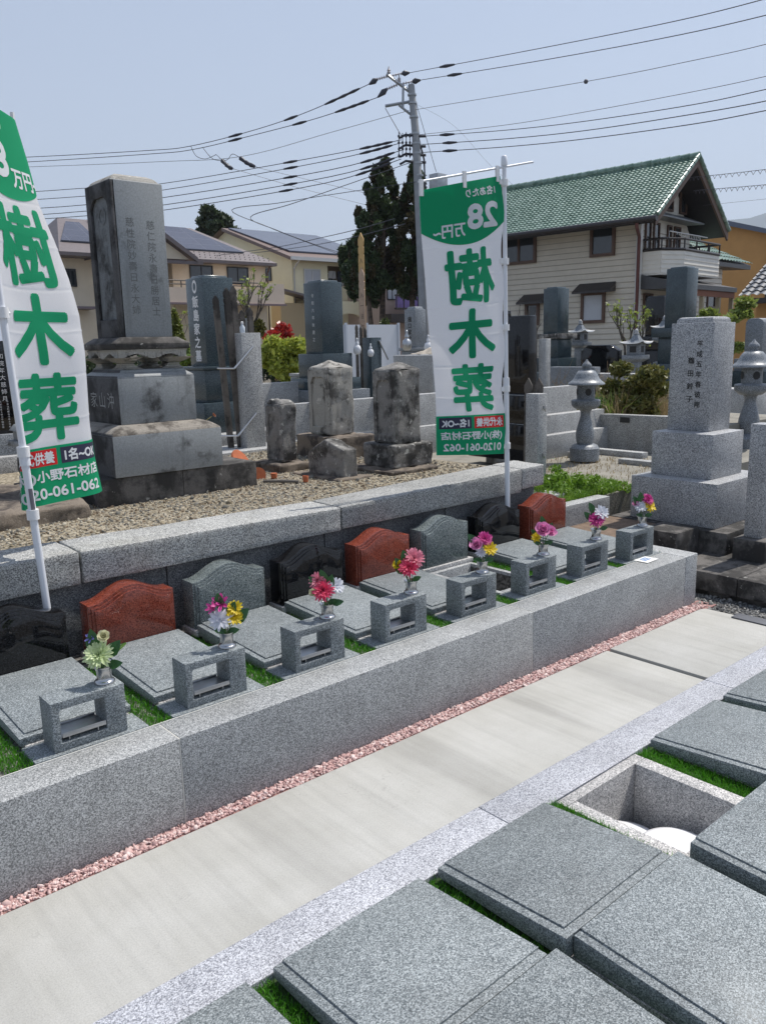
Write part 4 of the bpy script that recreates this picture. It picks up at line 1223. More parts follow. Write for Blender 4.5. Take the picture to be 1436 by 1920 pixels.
# dark post with big fresh boards
T = thing('granite_post', 'dark polished granite post with steel bracket before the tall fresh wooden boards', 'post', (6.4, 7.5, .4))
MB().box((6.324, 7.415, .5), (6.484, 7.567, 1.637)).build('shaft', B, T, world=True, bevel=.003)
MB().tube([(6.44, 7.40, 1.60), (6.56, 7.38, 1.38)], .012, 6).build('bracket', M['steel2'], T, world=True)
g_ = 'tall fresh wooden memorial boards behind the dark post'
sotoba('tallest fresh yellow memorial board with black brushed signs', 6.53, 7.80, .6, 2.86, .10, .012, M['newwood'], text='入一 法', group=g_)
sotoba('tall pinkish memorial board with black brushed signs, in front of the yellow one', 6.50, 7.77, .6, 2.46, .10, .012, M['pinkwood'], text='入一法句 今', group=g_)
g_ = 'short dark memorial boards on the dark post'
for i in range(3):
    sotoba(['short dark memorial board at the left on the dark post', 'short dark memorial board in the middle on the dark post', 'short dark memorial board at the right on the dark post'][i], 6.36 + .02 * i, 7.72 - .055 * i, 1.0, 1.80 - .02 * i, .05, .01, M['oldwood'], group=g_)

# enclosure walls and fence posts of the plots behind the terrace
WL = [('long pale enclosure wall with a bright top edge behind the old gravestones', (4.35, 6.30, .4), (7.9, 6.40, 1.03)),
      ('low pale kerb wall below the long enclosure wall', (4.3, 6.22, .4), (7.2, 6.298, .70)),
      ('pale enclosure wall behind the white post, left of the small fence posts', (4.6, 7.6, .4), (5.4, 7.7, 1.17)),
      ('pale raised plot wall behind the stone lantern', (5.95, 5.20, .4), (7.27, 5.30, 1.09)),
      ('pale side wall of the raised plot behind the stone lantern, lower step', (6.2, 5.08, .4), (7.60, 5.198, .825)),
      ('pale bottom step of the raised plot behind the stone lantern', (6.3, 4.98, .4), (7.58, 5.078, .64))]
for lab, a, b in WL:
    tag(MB().box(a, b).build('enclosure_wall', M['light'], bevel=.006), lab, 'wall', 'pale enclosure walls of the plots')
FP = [('pale square fence post with cap behind the mossy round-topped stone', 4.62, 6.16, 1.10), ('pale square fence post with cap left of the old blackened gravestone', 5.407, 6.10, 1.101), ('pale square fence post with cap behind the green and yellow bush', 6.1, 8.6, 1.22), ('pale square fence post with cap just right of the other by the bush', 6.45, 8.5, 1.23)]
FT = None
for lab, x, y, z in FP:
    if FT is None:
        FT = T = thing('fence_post', lab, 'fence post', (x, y, z), 0, 'pale fence posts of the plots')
        MB().box((-.0, 0, -.7), (.13, .15, -.045)).build('shaft', M['light'], T, bevel=.003)
        MB().box((-.012, -.012, -.038), (.142, .162, 0)).build('cap', M['light'], T, bevel=.003)
        MB().box((.01, .01, -.0448), (.12, .14, -.0382)).build('neck', G, T)
    else:
        T = copy_tree(FT); T.location = (x, y, z); T['label'] = lab

# concrete bed wall with sunk hole, frames
bw = [(4.22, .36), (5.28, .36), (5.28, .655), (5.18, .665), (5.10, .715), (5.07, .775), (4.42, .785), (4.22, .785)]
m = MB().prismx(bw, 7.52, 7.62)
o = tag(m.build('bed_wall', M['terr'], bevel=.005, cuts=4, rough=.003), 'grey concrete bed wall with a small square hole, below the brown-green bush', 'wall')
MB().box((7.512, 4.72, .70), (7.519, 4.83, .755)).build('hole', M['ink'], o)
m = MB()
for q in range(8):
    a0, a1 = PI / 2 * q / 8, PI / 2 * (q + 1) / 8
    m.prismx([(4.22 - .16 * math.sin(a0) - .0, .40), (4.22 - .16 * math.sin(a0), .785 - .18 * (1 - math.cos(a0))), (4.22 - .16 * math.sin(a1), .785 - .18 * (1 - math.cos(a1))), (4.22 - .16 * math.sin(a1), .40)], 7.53, 7.9)
m.build('curved_end', M['terr'], o)
FR = [('low pale frame kerb running towards the concrete bed wall', (6.73, 4.84, .4), (7.2, 4.92, .462)), ('low pale frame kerb before the concrete bed wall', (7.1, 4.3, .4), (7.2, 4.838, .462)), ('low pale frame kerb nearest the granite monument', (6.68, 3.9, .4), (6.78, 4.3, .452))]
for lab, a, b in FR:
    tag(MB().box(a, b).build('frame_kerb', M['light'], bevel=.004), lab, 'kerb', 'low frame kerbs around the lantern')

# ---- stone lanterns
def lantern_lathe(label, loc, s=1.0, mat=None, group='round stone lanterns'):
    mat = mat or M['blueg']
    T = thing('stone_lantern', label, 'stone lantern', loc, R(20), group)
    T.scale = (s, s, s)
    MB().lathe([(.139, 0), (.139, .118), (.132, .126), (.118, .145), (.09, .158)], n=36).build('foot', mat, T, smooth=40)
    MB().lathe([(.072, .1585), (.080, .185), (.087, .235), (.084, .28), (.066, .35), (.049, .41), (.045, .44), (.049, .468), (.062, .489)], n=32).build('stem', mat, T, smooth=60)
    MB().lathe([(.09, .4895), (.112, .505), (.132, .525), (.135, .535), (.135, .57), (.128, .578), (.09, .584)], n=32).build('platform', mat, T, smooth=40)
    m = MB().lathe([(.084, .5845), (.084, .72)], n=32)
    m.build('fire_box', mat, T, smooth=40)
    m = MB()
    for a in (R(-150), R(-60), R(30), R(120)):
        c = Vector((math.cos(a), math.sin(a), 0)); t_ = Vector((-c.y, c.x, 0))
        pts = [c * .0846 + t_ * (.03 * math.cos(q)) + Vector((0, 0, .652 + .034 * math.sin(q))) for q in [2 * PI * i / 16 for i in range(16)]]
        m.add([tuple(p) for p in pts], [tuple(range(16))])
    m.build('opening', M['ink'], T, smooth=0)
    MB().lathe([(.08, .7205), (.165, .716), (.173, .722), (.170, .735), (.150, .748), (.128, .765), (.112, .79), (.098, .82), (.075, .848), (.04, .856)], n=40).build('roof', mat, T, smooth=50)
    MB().lathe([(.036, .8565), (.034, .868), (.046, .885), (.047, .90), (.034, .918), (.016, .935), (.006, .955)], n=24).build('finial', mat, T, smooth=60)
    return T
lantern_lathe('grey stone lantern with round roof in the grass bed, left of the granite monument', (6.60, 4.62, .42), 1.0)
lantern_lathe('grey stone lantern partly hidden behind the granite monument on its left', (9.2, 4.75, .40), 1.0)
lantern_lathe('large grey stone lantern with square fire box at the right edge', (8.55, 3.95, .36), 1.22)

def roof_lantern(label, loc, s, group='small roofed lanterns by the far graves'):
    T = thing('stone_lantern', label, 'stone lantern', loc, R(8), group)
    T.scale = (s, s, s)
    MB().box((-.13, -.13, 0), (.13, .13, .06)).box((-.07, -.07, .06), (.07, .07, .40)).build('post', M['blueg'], T, bevel=.005)
    MB().frus((-.08, -.08, .08, .08), .4005, (-.15, -.15, .15, .15), .44).box((-.15, -.15, .44), (.15, .15, .50)).build('platform', M['blueg'], T, bevel=.005)
    m = MB().box((-.10, -.10, .5005), (.10, .10, .66))
    m.build('fire_box', M['blueg'], T, bevel=.004)
    MB().box((-.102, -.05, .54), (-.1002, .05, .63)).box((-.05, -.102, .54), (.05, -.1002, .63)).build('opening', M['ink'], T)
    n = 10
    def fn(u, v):
        a = u * 4
        k = int(a) % 4; q = a - int(a)
        cs = [(-1, -1), (1, -1), (1, 1), (-1, 1)]
        p, r_ = cs[k], cs[(k + 1) % 4]
        x, y = p[0] + (r_[0] - p[0]) * q, p[1] + (r_[1] - p[1]) * q
        w = (.235 * (1 - v)) ** 1.0 * (1 - .42 * math.sin(PI * min(1, v * 1.0)) ) + .03
        z = .665 + .135 * v ** 1.4 + (1 - v) ** 2.5 * .035 * (abs(2 * q - 1) ** 3)
        return (x * w * .70, y * w * .70, z)
    MB().grid(fn, 32, n).box((-.13, -.13, .661), (.13, .13, .668)).build('roof', M['blueg'], T, smooth=50)
    MB().lathe([(.035, .8), (.04, .81), (.03, .825), (.034, .845), (.02, .865), (.006, .88)], n=16).build('finial', M['light'], T, smooth=50)
    return T
roof_lantern('pale roofed lantern right of the tall blue-grey gravestone, before the siding', (12.0, 8.55, 1.02), 1.0)
roof_lantern('pale roofed lantern with wide roof left of the granite monument with writing', (10.85, 6.75, .82), 1.0)
roof_lantern('pale roofed lantern just left of the tall stone behind the granite monument', (13.1, 7.62, 1.1), .95)
roof_lantern('small pale roofed lantern low beside the black gravestone near the banner', (10.1, 8.4, .72), .9)
roof_lantern('small pale roofed lantern partly behind the tall stone, lowest of the three', (12.7, 7.2, .82), .95)

# boxes, troughs and boards of the right background graves
BX = [('grey offering box of polished stone before the wide-roofed lantern', (9.6, 6.6, .4), (9.75, 7.35, 1.19), G), ('pale stone trough with curved top left of the granite monument', (9.7, 5.98, .4), (9.95, 6.75, 1.10), L), ('dark stepped grave base below the tall blue-grey gravestone', (9.7, 7.4, .4), (9.9, 8.3, 1.1), B),
      ('pale stone box right of the granite monument, behind the round lantern', (10.9, 4.95, .4), (11.3, 5.5, .86), L), ('dark low kerb wall right of the granite monument', (9.8, 4.2, .4), (10.1, 5.0, .62), B), ('low weathered wall left of the boards in the right background', (8.2, 6.3, .4), (8.35, 7.4, .85), M['wlich'])]
for lab, a, b, mt in BX:
    tag(MB().box(a, b).build('stone_block', mt, bevel=.008), lab, 'stone block', 'stone bases of the far graves')
T = thing('name_plate', 'white plate with a round black crest beside the stone box at the right', 'plate', (11.25, 5.5, .86))
MB().box((0, -.0, .0), (.03, .17, .13)).build('plate', flat('white_plate', (.75, .75, .75), .5), T, bevel=.008)
cm = MB(); column_text('金', .07, 0, 'x', (-.0, .085, .105), .001, mb=cm, bold=.04)
for k in range(24):
    a0, a1 = 2 * PI * k / 24, 2 * PI * (k + 1) / 24
    P_ = lambda r_, a: (-.0012, .085 + r_ * math.cos(a), .068 + r_ * math.sin(a))
    cm.add([P_(.045, a0), P_(.055, a0), P_(.055, a1), P_(.045, a1)], [(0, 1, 2, 3)])
cm.build('lettering', M['ink'], T, smooth=0)
T = thing('granite_post', 'thin white granite post in the background left of the round lantern', 'post', (8.0, 6.3, .4))
MB().box((7.99, 6.18, .4), (8.09, 6.28, 1.58)).build('shaft', L, T, world=True, bevel=.004)
g_ = 'dark memorial boards beside the thin white post'
for i in range(3):
    sotoba(['dark memorial board left of three beside the thin white post', 'dark memorial board in the middle beside the thin white post', 'dark memorial board right of three beside the thin white post'][i], 7.95, 6.45 - .07 * i, .6, 1.76, .055, .012, M['oldwood'], group=g_)
# red-brown flower, black and white objects behind
m = MB()
m.tube([(2.62, 4.9, .95), (2.66, 4.88, 1.06), (2.74, 4.86, 1.11)], .003, 5, 0)
T = thing('dried_flower', 'single dried orange rose leaning out beside the tall monument', 'flower', (2.62, 4.9, .9))
m.build('stem', flat('dry_stem', (.25, .22, .08), .8), T, world=True)
bloom(random.Random(2), Vector((2.75, 4.86, 1.115)), Vector((.6, -.5, .4)), .02, 'rose').build('bloom', flat('dried_petals', (.42, .17, .08), .7), T, world=True, smooth=60)
T = thing('black_box', 'black upright grave stone behind the white post, left of the bush', 'gravestone', (6.0, 9.4, .4))
MB().box((5.75, 9.9, .6), (6.12, 10.2, 2.0)).frus((5.78, 9.93, 6.09, 10.17), 2.0, (5.82, 9.97, 6.05, 10.13), 2.03).build('shaft', M['polb'], T, world=True, bevel=.01)
MB().box((6.16, 9.8, .6), (6.20, 10.0, 1.95)).build('side_strip', M['light'], T, world=True)
# white metal fence
T = thing('metal_fence', 'white panel fence with posts behind the dark post and wooden boards', 'fence', (11.9, 14.0, 0))
MB().box((11.2, 14.3, .5), (13.05, 14.34, 2.0)).build('panel', flat('white_painted_metal', (.62, .65, .70), .45), T, world=True)
for x in (11.2, 11.45, 12.05, 13.0):
    MB().box((x, 14.26, .5), (x + .05, 14.299, 2.04)).build('post', flat('fence_post_paint', (.5, .54, .6), .45), T, world=True)
def flask(label, loc, s, mat):
    o = MB().lathe([(.03 * s, 0), (.06 * s, .02 * s), (.075 * s, .09 * s), (.06 * s, .15 * s), (.03 * s, .17 * s), (.025 * s, .19 * s), (.035 * s, .2 * s), (.012 * s, .26 * s), (.02 * s, .28 * s), (.004 * s, .3 * s)], n=20).build('grave_vase', mat, loc=loc, smooth=60)
    return tag(o, label, 'vase', 'white finials and vases on the far graves')
WP = flat('white_porcelain_matt', (.72, .73, .75), .35)
flask('white rounded finial beside the dark gravestone with small date writing', (6.02, 7.3, 1.45), .62, WP)
flask('white knobbed vase right of the dark gravestone with the small date', (6.22, 7.3, 1.42), .5, WP)
flask('silver bottle-shaped vase behind the blackened stone, before the grey family stone', (9.3, 10.0, 1.45), 1.1, M['steel2'])
flask('white bottle-shaped vase behind the blackened stone with the cloth', (9.2, 9.4, 1.42), .9, WP)
o = MB().grid(lambda u, v: (8.25 + .42 * u, 8.55 - .4 * u + .25 * v, 1.41 + .10 * math.sin(PI * u) * math.sin(PI * min(1, v * 1.1)) + .012 * math.sin(23 * u) * v), 24, 10).build('striped_cloth', None or flat('cream_cloth', (.5, .44, .36), .9, 0, .3, 18), smooth=60)
tag(o, 'crumpled cream striped cloth lying behind the old blackened gravestone', 'cloth')
tag(MB().box((8.0, 8.1, .5), (8.8, 8.9, 1.40)).build('stone_block', L, bevel=.01), 'pale grave base carrying the striped cloth', 'stone block', 'stone bases of the far graves')
# ------------------------------------------------------------------ houses behind the cemetery
GLASS = flat('window_glass', (0.03, 0.035, 0.04), 0.06)
GLASS.node_tree.nodes['Principled BSDF'].inputs['Specular IOR Level'].default_value = 0.9
CURT = flat('pale_curtain', (0.45, 0.47, 0.5), 0.25)
BRN = flat('brown_window_frame', (0.10, 0.055, 0.035), 0.5)
DKM = flat('dark_brown_metal', (0.035, 0.03, 0.03), 0.4, 0, .15, 8)
WHT = flat('white_trim', (0.62, 0.62, 0.60), 0.5)
BLK = flat('black_window_frame', (0.02, 0.02, 0.022), 0.4)

def window(T, face, u0, u1, z0, z1, off, fm, t_=.06, prot=.05, pane=None, mull=1):
    """window on a -Y ('y') or -X ('x') face lying at coordinate off"""
    def bx(m, a0, a1, b0, b1, d0, d1):
        if face == 'y': m.box((a0, off - d1, b0), (a1, off - d0, b1))
        else: m.box((off - d1, a0, b0), (off - d0, a1, b1))
    m = MB()
    bx(m, u0, u0 + t_, z0, z1, .002, prot); bx(m, u1 - t_, u1, z0, z1, .002, prot)
    bx(m, u0 + t_, u1 - t_, z0, z0 + t_, .002, prot); bx(m, u0 + t_, u1 - t_, z1 - t_, z1, .002, prot)
    for k in range(mull):
        c = u0 + (u1 - u0) * (k + 1) / (mull + 1)
        bx(m, c - t_ * .4, c + t_ * .4, z0 + t_, z1 - t_, .002, prot * .8)
    f = m.build('window', fm, T)
    g = MB(); bx(g, u0 + t_, u1 - t_, z0 + t_, z1 - t_, .003, prot * .35)
    g.build('pane', pane or GLASS, f)
    return f

def siding(m, face, u0, u1, z0, z1, off, lap=.165, d=.016):
    n = int(round((z1 - z0) / lap)); h = (z1 - z0) / n
    for k in range(n):
        a, b = z0 + k * h, z0 + (k + 1) * h
        if face == 'x': v = [(off - d, u0, a), (off - d, u1, a), (off, u1, b), (off, u0, b), (off, u0, a), (off, u1, a)]
        else: v = [(u0, off - d, a), (u1, off - d, a), (u1, off, b), (u0, off, b), (u0, off, a), (u1, off, a)]
        m.add(v, [(0, 1, 2, 3)])
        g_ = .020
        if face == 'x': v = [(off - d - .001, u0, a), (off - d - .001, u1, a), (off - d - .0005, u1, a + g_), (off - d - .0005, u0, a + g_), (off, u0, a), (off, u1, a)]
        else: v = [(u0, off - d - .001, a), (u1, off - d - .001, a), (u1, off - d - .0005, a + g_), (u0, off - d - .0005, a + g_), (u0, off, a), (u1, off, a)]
        m.add(v, [(0, 1, 2, 3), (0, 4, 5, 1)], 1)  # shadow under each lap drawn as a darker strip

LAP_SHADE = flat('siding_lap_shadow', (0.38, 0.345, 0.29), .9)  # darker siding colour, paints the shadow line under each lap
SIDM = flat('grey_beige_siding', (0.60, 0.55, 0.46), 0.75, 0, .06, 3)
SIDP = flat('pale_siding', (0.72, 0.69, 0.62), 0.75, 0, .05, 3)
t = NT('green_glazed_tile')
vv = t.vor(5.0)
c = t.ramp(vv, [(0, (0.10, 0.175, 0.135)), (.5, (0.155, 0.245, 0.195)), (1, (0.23, 0.32, 0.27))])
t.col(t.mix(t.ramp(t.noise(9, 4), [(.45, 0), (.75, .5)]), c, (.42, .52, .45))).rough(.3)
GT = t.m

def tiled(m, p00, eu, ev, lu, lv, nu, nv, amp=.045, step=.035, seg=8):
    """s-tiles: eu along the eave, ev up the slope; nu columns, nv courses"""
    nrm = eu.cross(ev).normalized()
    if nrm.z < 0: nrm = -nrm
    us = [(i / seg) / nu for i in range(nu * seg + 1)]
    w = len(us)
    verts = []
    rows = []
    for r_ in range(nv):
        for q in (0.0, 1.0):
            rows.append(((r_ + q) / nv, step * (1 - q)))
    for vq, hh in rows:
        for i, u in enumerate(us):
            ph = (u * nu) % 1.0
            b = amp * (math.sin(2 * PI * ph) * .5 + .5) ** .8
            verts.append(tuple(p00 + eu * (u * lu) + ev * (vq * lv) + nrm * (b + hh)))
    f = []
    for j in range(len(rows) - 1):
        for i in range(w - 1):
            f.append((j * w + i, j * w + i + 1, (j + 1) * w + i + 1, (j + 1) * w + i))
    m.add(verts, f)

T = thing('house', 'two-storey house with grey-beige siding and a green tiled gable roof', 'house', (22.398, 13.937, -.45), R(6))
Zo = .45
m = MB()
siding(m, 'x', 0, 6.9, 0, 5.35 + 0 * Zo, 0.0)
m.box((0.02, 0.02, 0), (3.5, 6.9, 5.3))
m.build('wall', [SIDM, LAP_SHADE], T, smooth=0)
m = MB()
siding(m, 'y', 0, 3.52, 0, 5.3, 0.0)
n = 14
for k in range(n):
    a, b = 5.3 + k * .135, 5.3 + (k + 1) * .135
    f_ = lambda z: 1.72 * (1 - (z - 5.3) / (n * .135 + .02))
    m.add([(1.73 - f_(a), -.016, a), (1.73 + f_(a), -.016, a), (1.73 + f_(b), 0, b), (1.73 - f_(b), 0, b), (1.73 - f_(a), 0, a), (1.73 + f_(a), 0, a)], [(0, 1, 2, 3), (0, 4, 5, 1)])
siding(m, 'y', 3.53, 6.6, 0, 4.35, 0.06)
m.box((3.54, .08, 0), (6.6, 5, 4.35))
m.build('gable_wall', [SIDP, LAP_SHADE], T, smooth=0)
MB().box((-.05, -.05, 0), (.09, .09, 5.35)).build('corner_board', WHT, T)
zr, ze = 6.80 + Zo, 4.88 + Zo
rf = MB()
pitch = Vector((2.66, 0, zr - ze))
L_ = pitch.length
tiled(rf, Vector((-.93, -.92, ze)), Vector((0, 1, 0)), pitch.normalized(), 7.75, L_, 52, 24, .026, .024, 6)
tiled(rf, Vector((4.39, -.92, ze)), Vector((0, 1, 0)), Vector((-pitch.x, 0, pitch.z)).normalized(), 7.75, L_, 52, 24, .026, .024, 6)
roof = rf.build('roof', GT, T, smooth=50)
m = MB()
for k in range(26):
    m.lathe([(.085, 0), (.095, .02), (.09, .30), (.08, .31)], (0, 0, 0), 10)
mm = MB()
for k in range(26):
    y0 = -.94 + k * .3
    mm.tube([(1.73, y0, zr + .05), (1.73, y0 + .29, zr + .045)], [.105, .095], 10)
mm.build('ridge_tiles', GT, roof, smooth=50)
m = MB()
for k in range(13):
    for sx in (-1, 1):
        a = k / 13; b = (k + .95) / 13
        x0 = 1.73 + sx * 2.66 * (1 - a); x1 = 1.73 + sx * 2.66 * (1 - b)
        m.tube([(x0, -.92, ze + (zr - ze) * a + .06), (x1, -.92, ze + (zr - ze) * b + .05)], [.075, .065], 8)
m.build('verge_tiles', GT, roof, smooth=50)
m = MB()
for sx in (-1, 1):
    a = Vector((1.73 + sx * 2.62, 0, ze - .05)); b = Vector((1.73, 0, zr - .06))
    m.add([(a.x, -.86, a.z), (b.x, -.86, b.z), (b.x, 6.85, b.z), (a.x, 6.85, a.z), (a.x, -.86, a.z - .10), (b.x, -.86, b.z - .12), (b.x, 6.85, b.z - .12), (a.x, 6.85, a.z - .10)],
          [(0, 1, 2, 3), (4, 5, 6, 7), (0, 1, 5, 4), (3, 2, 6, 7), (0, 3, 7, 4)])
m.build('soffit', DKM, roof, smooth=0)
m = MB()
for sx in (-1, 1):
    a = Vector((1.73 + sx * 2.68, -.9, ze - .02)); b = Vector((1.73, -.9, zr))
    m.add([(a.x, -.9, a.z), (b.x, -.9, b.z), (b.x, -.9, b.z - .26), (a.x, -.9, a.z - .24), (a.x, -.84, a.z), (b.x, -.84, b.z), (b.x, -.84, b.z - .26), (a.x, -.84, a.z - .24)], [(0, 1, 2, 3), (7, 6, 5, 4), (3, 2, 6, 7)])
m.build('bargeboard', flat('brown_bargeboard', (.16, .11, .085), .7), roof, smooth=0)
m = MB().tube([(-.98, -.95, ze - .04), (-.98, 6.9, ze - .03)], .085, 10)
m.build('gutter', DKM, roof, smooth=50)
MB().tube([(-.95, -.35, ze - .08), (-.95, -.35, ze - .22), (-.1, -.02, ze - .40), (-.1, -.02, .2)], .05, 8).build('drainpipe', flat('red_brown_pipe', (.12, .04, .035), .45), T, smooth=50)
for a0, a1, b0, b1, mu in ((.77, 1.60, 4.04, 5.0, 0), (1.04, 1.86, 2.07, 3.0, 0), (3.53, 4.86, 4.05, 5.05, 1), (3.38, 3.92, 2.07, 2.8, 0)):
    window(T, 'x', a0, a1, b0 + Zo, b1 + Zo, -.018, BRN, .09, .07, CURT if a0 in (1.04,) else GLASS, mu)
for a0, a1, z_ in ((.72, 1.95, 3.02), (3.1, 4.0, 2.80)):
    m = MB().add([(-.02, a0, z_ + Zo + .26), (-.02, a1, z_ + Zo + .26), (-.42, a1 + .04, z_ + Zo), (-.42, a0 - .04, z_ + Zo), (-.02, a0, z_ + Zo - .02), (-.02, a1, z_ + Zo - .02), (-.42, a1 + .04, z_ + Zo - .06), (-.42, a0 - .04, z_ + Zo - .06)],
                 [(0, 1, 2, 3), (4, 5, 6, 7), (3, 2, 6, 7), (0, 3, 7, 4), (1, 2, 6, 5)])
    m.build('awning', DKM, T, smooth=0)
# gable side: windows, doors, canopy, balcony
window(T, 'y', 1.58, 2.05, 5.38 + Zo, 5.72 + Zo, -.02, BRN, .06, .06, GLASS, 0)
window(T, 'y', 2.55, 3.05, 5.38 + Zo, 6.12 + Zo, -.02, BRN, .06, .06, GLASS, 0)
for a, b in ((.25, .62), (.8, 1.2), (1.75, 2.05), (2.25, 2.7)):
    window(T, 'y', a, b, 4.05 + Zo, 4.98 + Zo, -.02, BRN, .05, .05, GLASS, 0)
MB().add([(.0, -.0, 5.34 + Zo), (3.3, -.0, 5.34 + Zo), (3.3, -.55, 5.1 + Zo), (.0, -.55, 5.1 + Zo), (.0, -.55, 5.06 + Zo), (3.3, -.55, 5.06 + Zo), (3.3, 0, 5.08 + Zo), (0, 0, 5.08 + Zo)], [(0, 1, 2, 3), (3, 2, 5, 4), (4, 5, 6, 7), (0, 3, 4, 7), (1, 2, 5, 6)]).build('canopy', flat('grey_metal_canopy', (.16, .17, .18), .45), T, smooth=0)
bal = MB()
bp = [(.12, -.03), (.12, -.62), (.78, -1.02), (3.45, -1.02), (3.45, -.03)]
zb0, zb1 = 3.44 + Zo, 4.08 + Zo
for i in range(4):
    a, b = Vector(bp[i]), Vector(bp[i + 1])
    d = (b - a).normalized(); nrm = Vector((-d.y, d.x)) if False else Vector((d.y, -d.x))
    for k in range(5):
        z0, z1 = zb0 + (zb1 - zb0) * k / 5, zb0 + (zb1 - zb0) * (k + 1) / 5
        o_ = -nrm * .018
        bal.add([(a.x - o_.x, a.y - o_.y, z0), (b.x - o_.x, b.y - o_.y, z0), (b.x, b.y, z1), (a.x, a.y, z1), (a.x, a.y, z0), (b.x, b.y, z0)], [(0, 1, 2, 3), (0, 4, 5, 1)])
bal.prism(bp, zb0 - .05, zb0)
bo = bal.build('balcony', SIDP, T, smooth=0)
m = MB()
for i in range(4):
    a, b = bp[i], bp[i + 1]
    m.tube([(a[0], a[1], zb1 + .33), (b[0], b[1], zb1 + .33)], .035, 6)
    m.tube([(a[0], a[1], zb1 + .03), (b[0], b[1], zb1 + .03)], .045, 6)
    for q in (0, .33, .66):
        x, y = a[0] + (b[0] - a[0]) * q, a[1] + (b[1] - a[1]) * q
        m.tube([(x, y, zb1), (x, y, zb1 + .33)], .025, 6)
m.build('railing', DKM, bo, smooth=50)
m = MB()
rngl = random.Random(4)
for k in range(2):
    m.tube([(.9 + k * .9, -.5, zb1 + .6), (2.7 + k * .4, -.75, zb1 + .55)], .018, 6)
for k in range(14):
    x = 1.3 + k * .13
    m.tube([(x, -.55, zb1 + .6), (x + rngl.uniform(-.05, .05), -.56, zb1 + .6 - rngl.uniform(.06, .16))], .016, 5)
m.build('laundry_rack', WHT, bo, smooth=50)
MB().add([(.05, -.05, 3.42 + Zo), (4.0, -.05, 3.42 + Zo), (4.25, -1.35, 3.10 + Zo), (-.15, -1.35, 3.10 + Zo), (-.15, -1.35, 2.96 + Zo), (4.25, -1.35, 2.96 + Zo), (4.0, -.05, 3.0 + Zo), (.05, -.05, 3.0 + Zo)], [(0, 1, 2, 3), (3, 2, 5, 4), (4, 5, 6, 7), (0, 3, 4, 7), (1, 2, 5, 6)]).build('porch_roof', flat('dark_porch_roof', (.06, .06, .062), .45, 0, .15, 6), T, smooth=0)
MB().box((-.1, -1.3, 2.78 + Zo), (4.2, -1.22, 2.958 + Zo)).build('porch_beam', flat('red_brown_beam', (.24, .09, .045), .7), T)
m = MB()
for x in (1.7, 3.0, 4.1): m.box((x, -1.28, 0), (x + .12, -1.16, 2.78 + Zo))
m.build('porch_post', flat('pale_porch_post', (.42, .36, .25), .7), T)
window(T, 'y', .3, .9, 2.0 + Zo, 2.9 + Zo, -.02, BRN, .06, .05, GLASS, 0)
window(T, 'y', 5.3, 6.0, 2.55 + Zo, 3.1 + Zo, .04, BRN, .06, .05, GLASS, 0)
wr = MB()
A_, B_, C_, D_ = Vector((3.5, .9, 4.98 + Zo)), Vector((4.9, .9, 4.98 + Zo)), Vector((8.1, -.45, 4.10 + Zo)), Vector((3.5, -.45, 4.06 + Zo))
nu, nv = 17, 6
for j in range(nv):
    for i in range(nu * 6):
        def P_(i_, v_, lift):
            u = i_ / (nu * 6)
            lo = D_.lerp(C_, u); hi = A_.lerp(B_, u)
            p = lo.lerp(hi, v_)
            return (p.x, p.y, p.z + .04 * (math.sin(2 * PI * u * nu) * .5 + .5) + lift)
        wr.add([P_(i, j / nv, .035), P_(i + 1, j / nv, .035), P_(i + 1, (j + 1) / nv, 0), P_(i, (j + 1) / nv, 0)], [(0, 1, 2, 3)])
wr.build('wing_roof', GT, T, smooth=50)
MB().add([(3.5, -.42, 4.04 + Zo), (8.0, -.42, 4.06 + Zo), (4.9, .9, 4.9 + Zo), (3.5, .9, 4.9 + Zo), (3.5, -.42, 3.9 + Zo), (8.0, -.42, 3.92 + Zo), (6.6, .9, 3.9 + Zo), (3.5, .9, 3.9 + Zo)], [(0, 1, 2, 3), (0, 1, 5, 4), (4, 5, 6, 7), (1, 2, 6, 5)]).build('wing_soffit', DKM, T, smooth=0)

# ---- orange house behind, at the right
OR = flat('orange_render', (0.55, 0.30, 0.11), .85, 0, .06, 2)
T = thing('house', 'orange-brown rendered house behind the siding house at the right edge', 'house', (36.6, 17.2, -.45), R(6))
m = MB().box((2.2, 0, 0), (9, 9, 6.6))
m.add([(2.2, 0, 6.6), (2.2, 9, 6.6), (2.2, 4.6, 7.9)], [(0, 1, 2)])
m.build('wall', OR, T, smooth=0)
MB().add([(1.8, -.6, 6.3), (1.8, 4.6, 7.85), (9, 4.6, 7.85), (9, -.6, 6.3), (1.8, -.6, 6.5), (1.8, 4.6, 8.1), (9, 4.6, 8.1), (9, -.6, 6.5)], [(0, 1, 2, 3), (4, 5, 6, 7), (0, 1, 5, 4), (0, 3, 7, 4)]).build('roof', flat('blue_grey_metal_roof', (.12, .14, .19), .4), T, smooth=0)
MB().tube([(2.15, .05, 6.3), (2.15, .1, 0)], .06, 8).build('drainpipe', flat('dark_pipe', (.05, .045, .04), .5), T, smooth=50)
MB().box((2.16, 4.6, 0), (2.199, 8.9, 3.0)).build('dark_boarding', flat('dark_boards', (.035, .025, .02), .8), T)
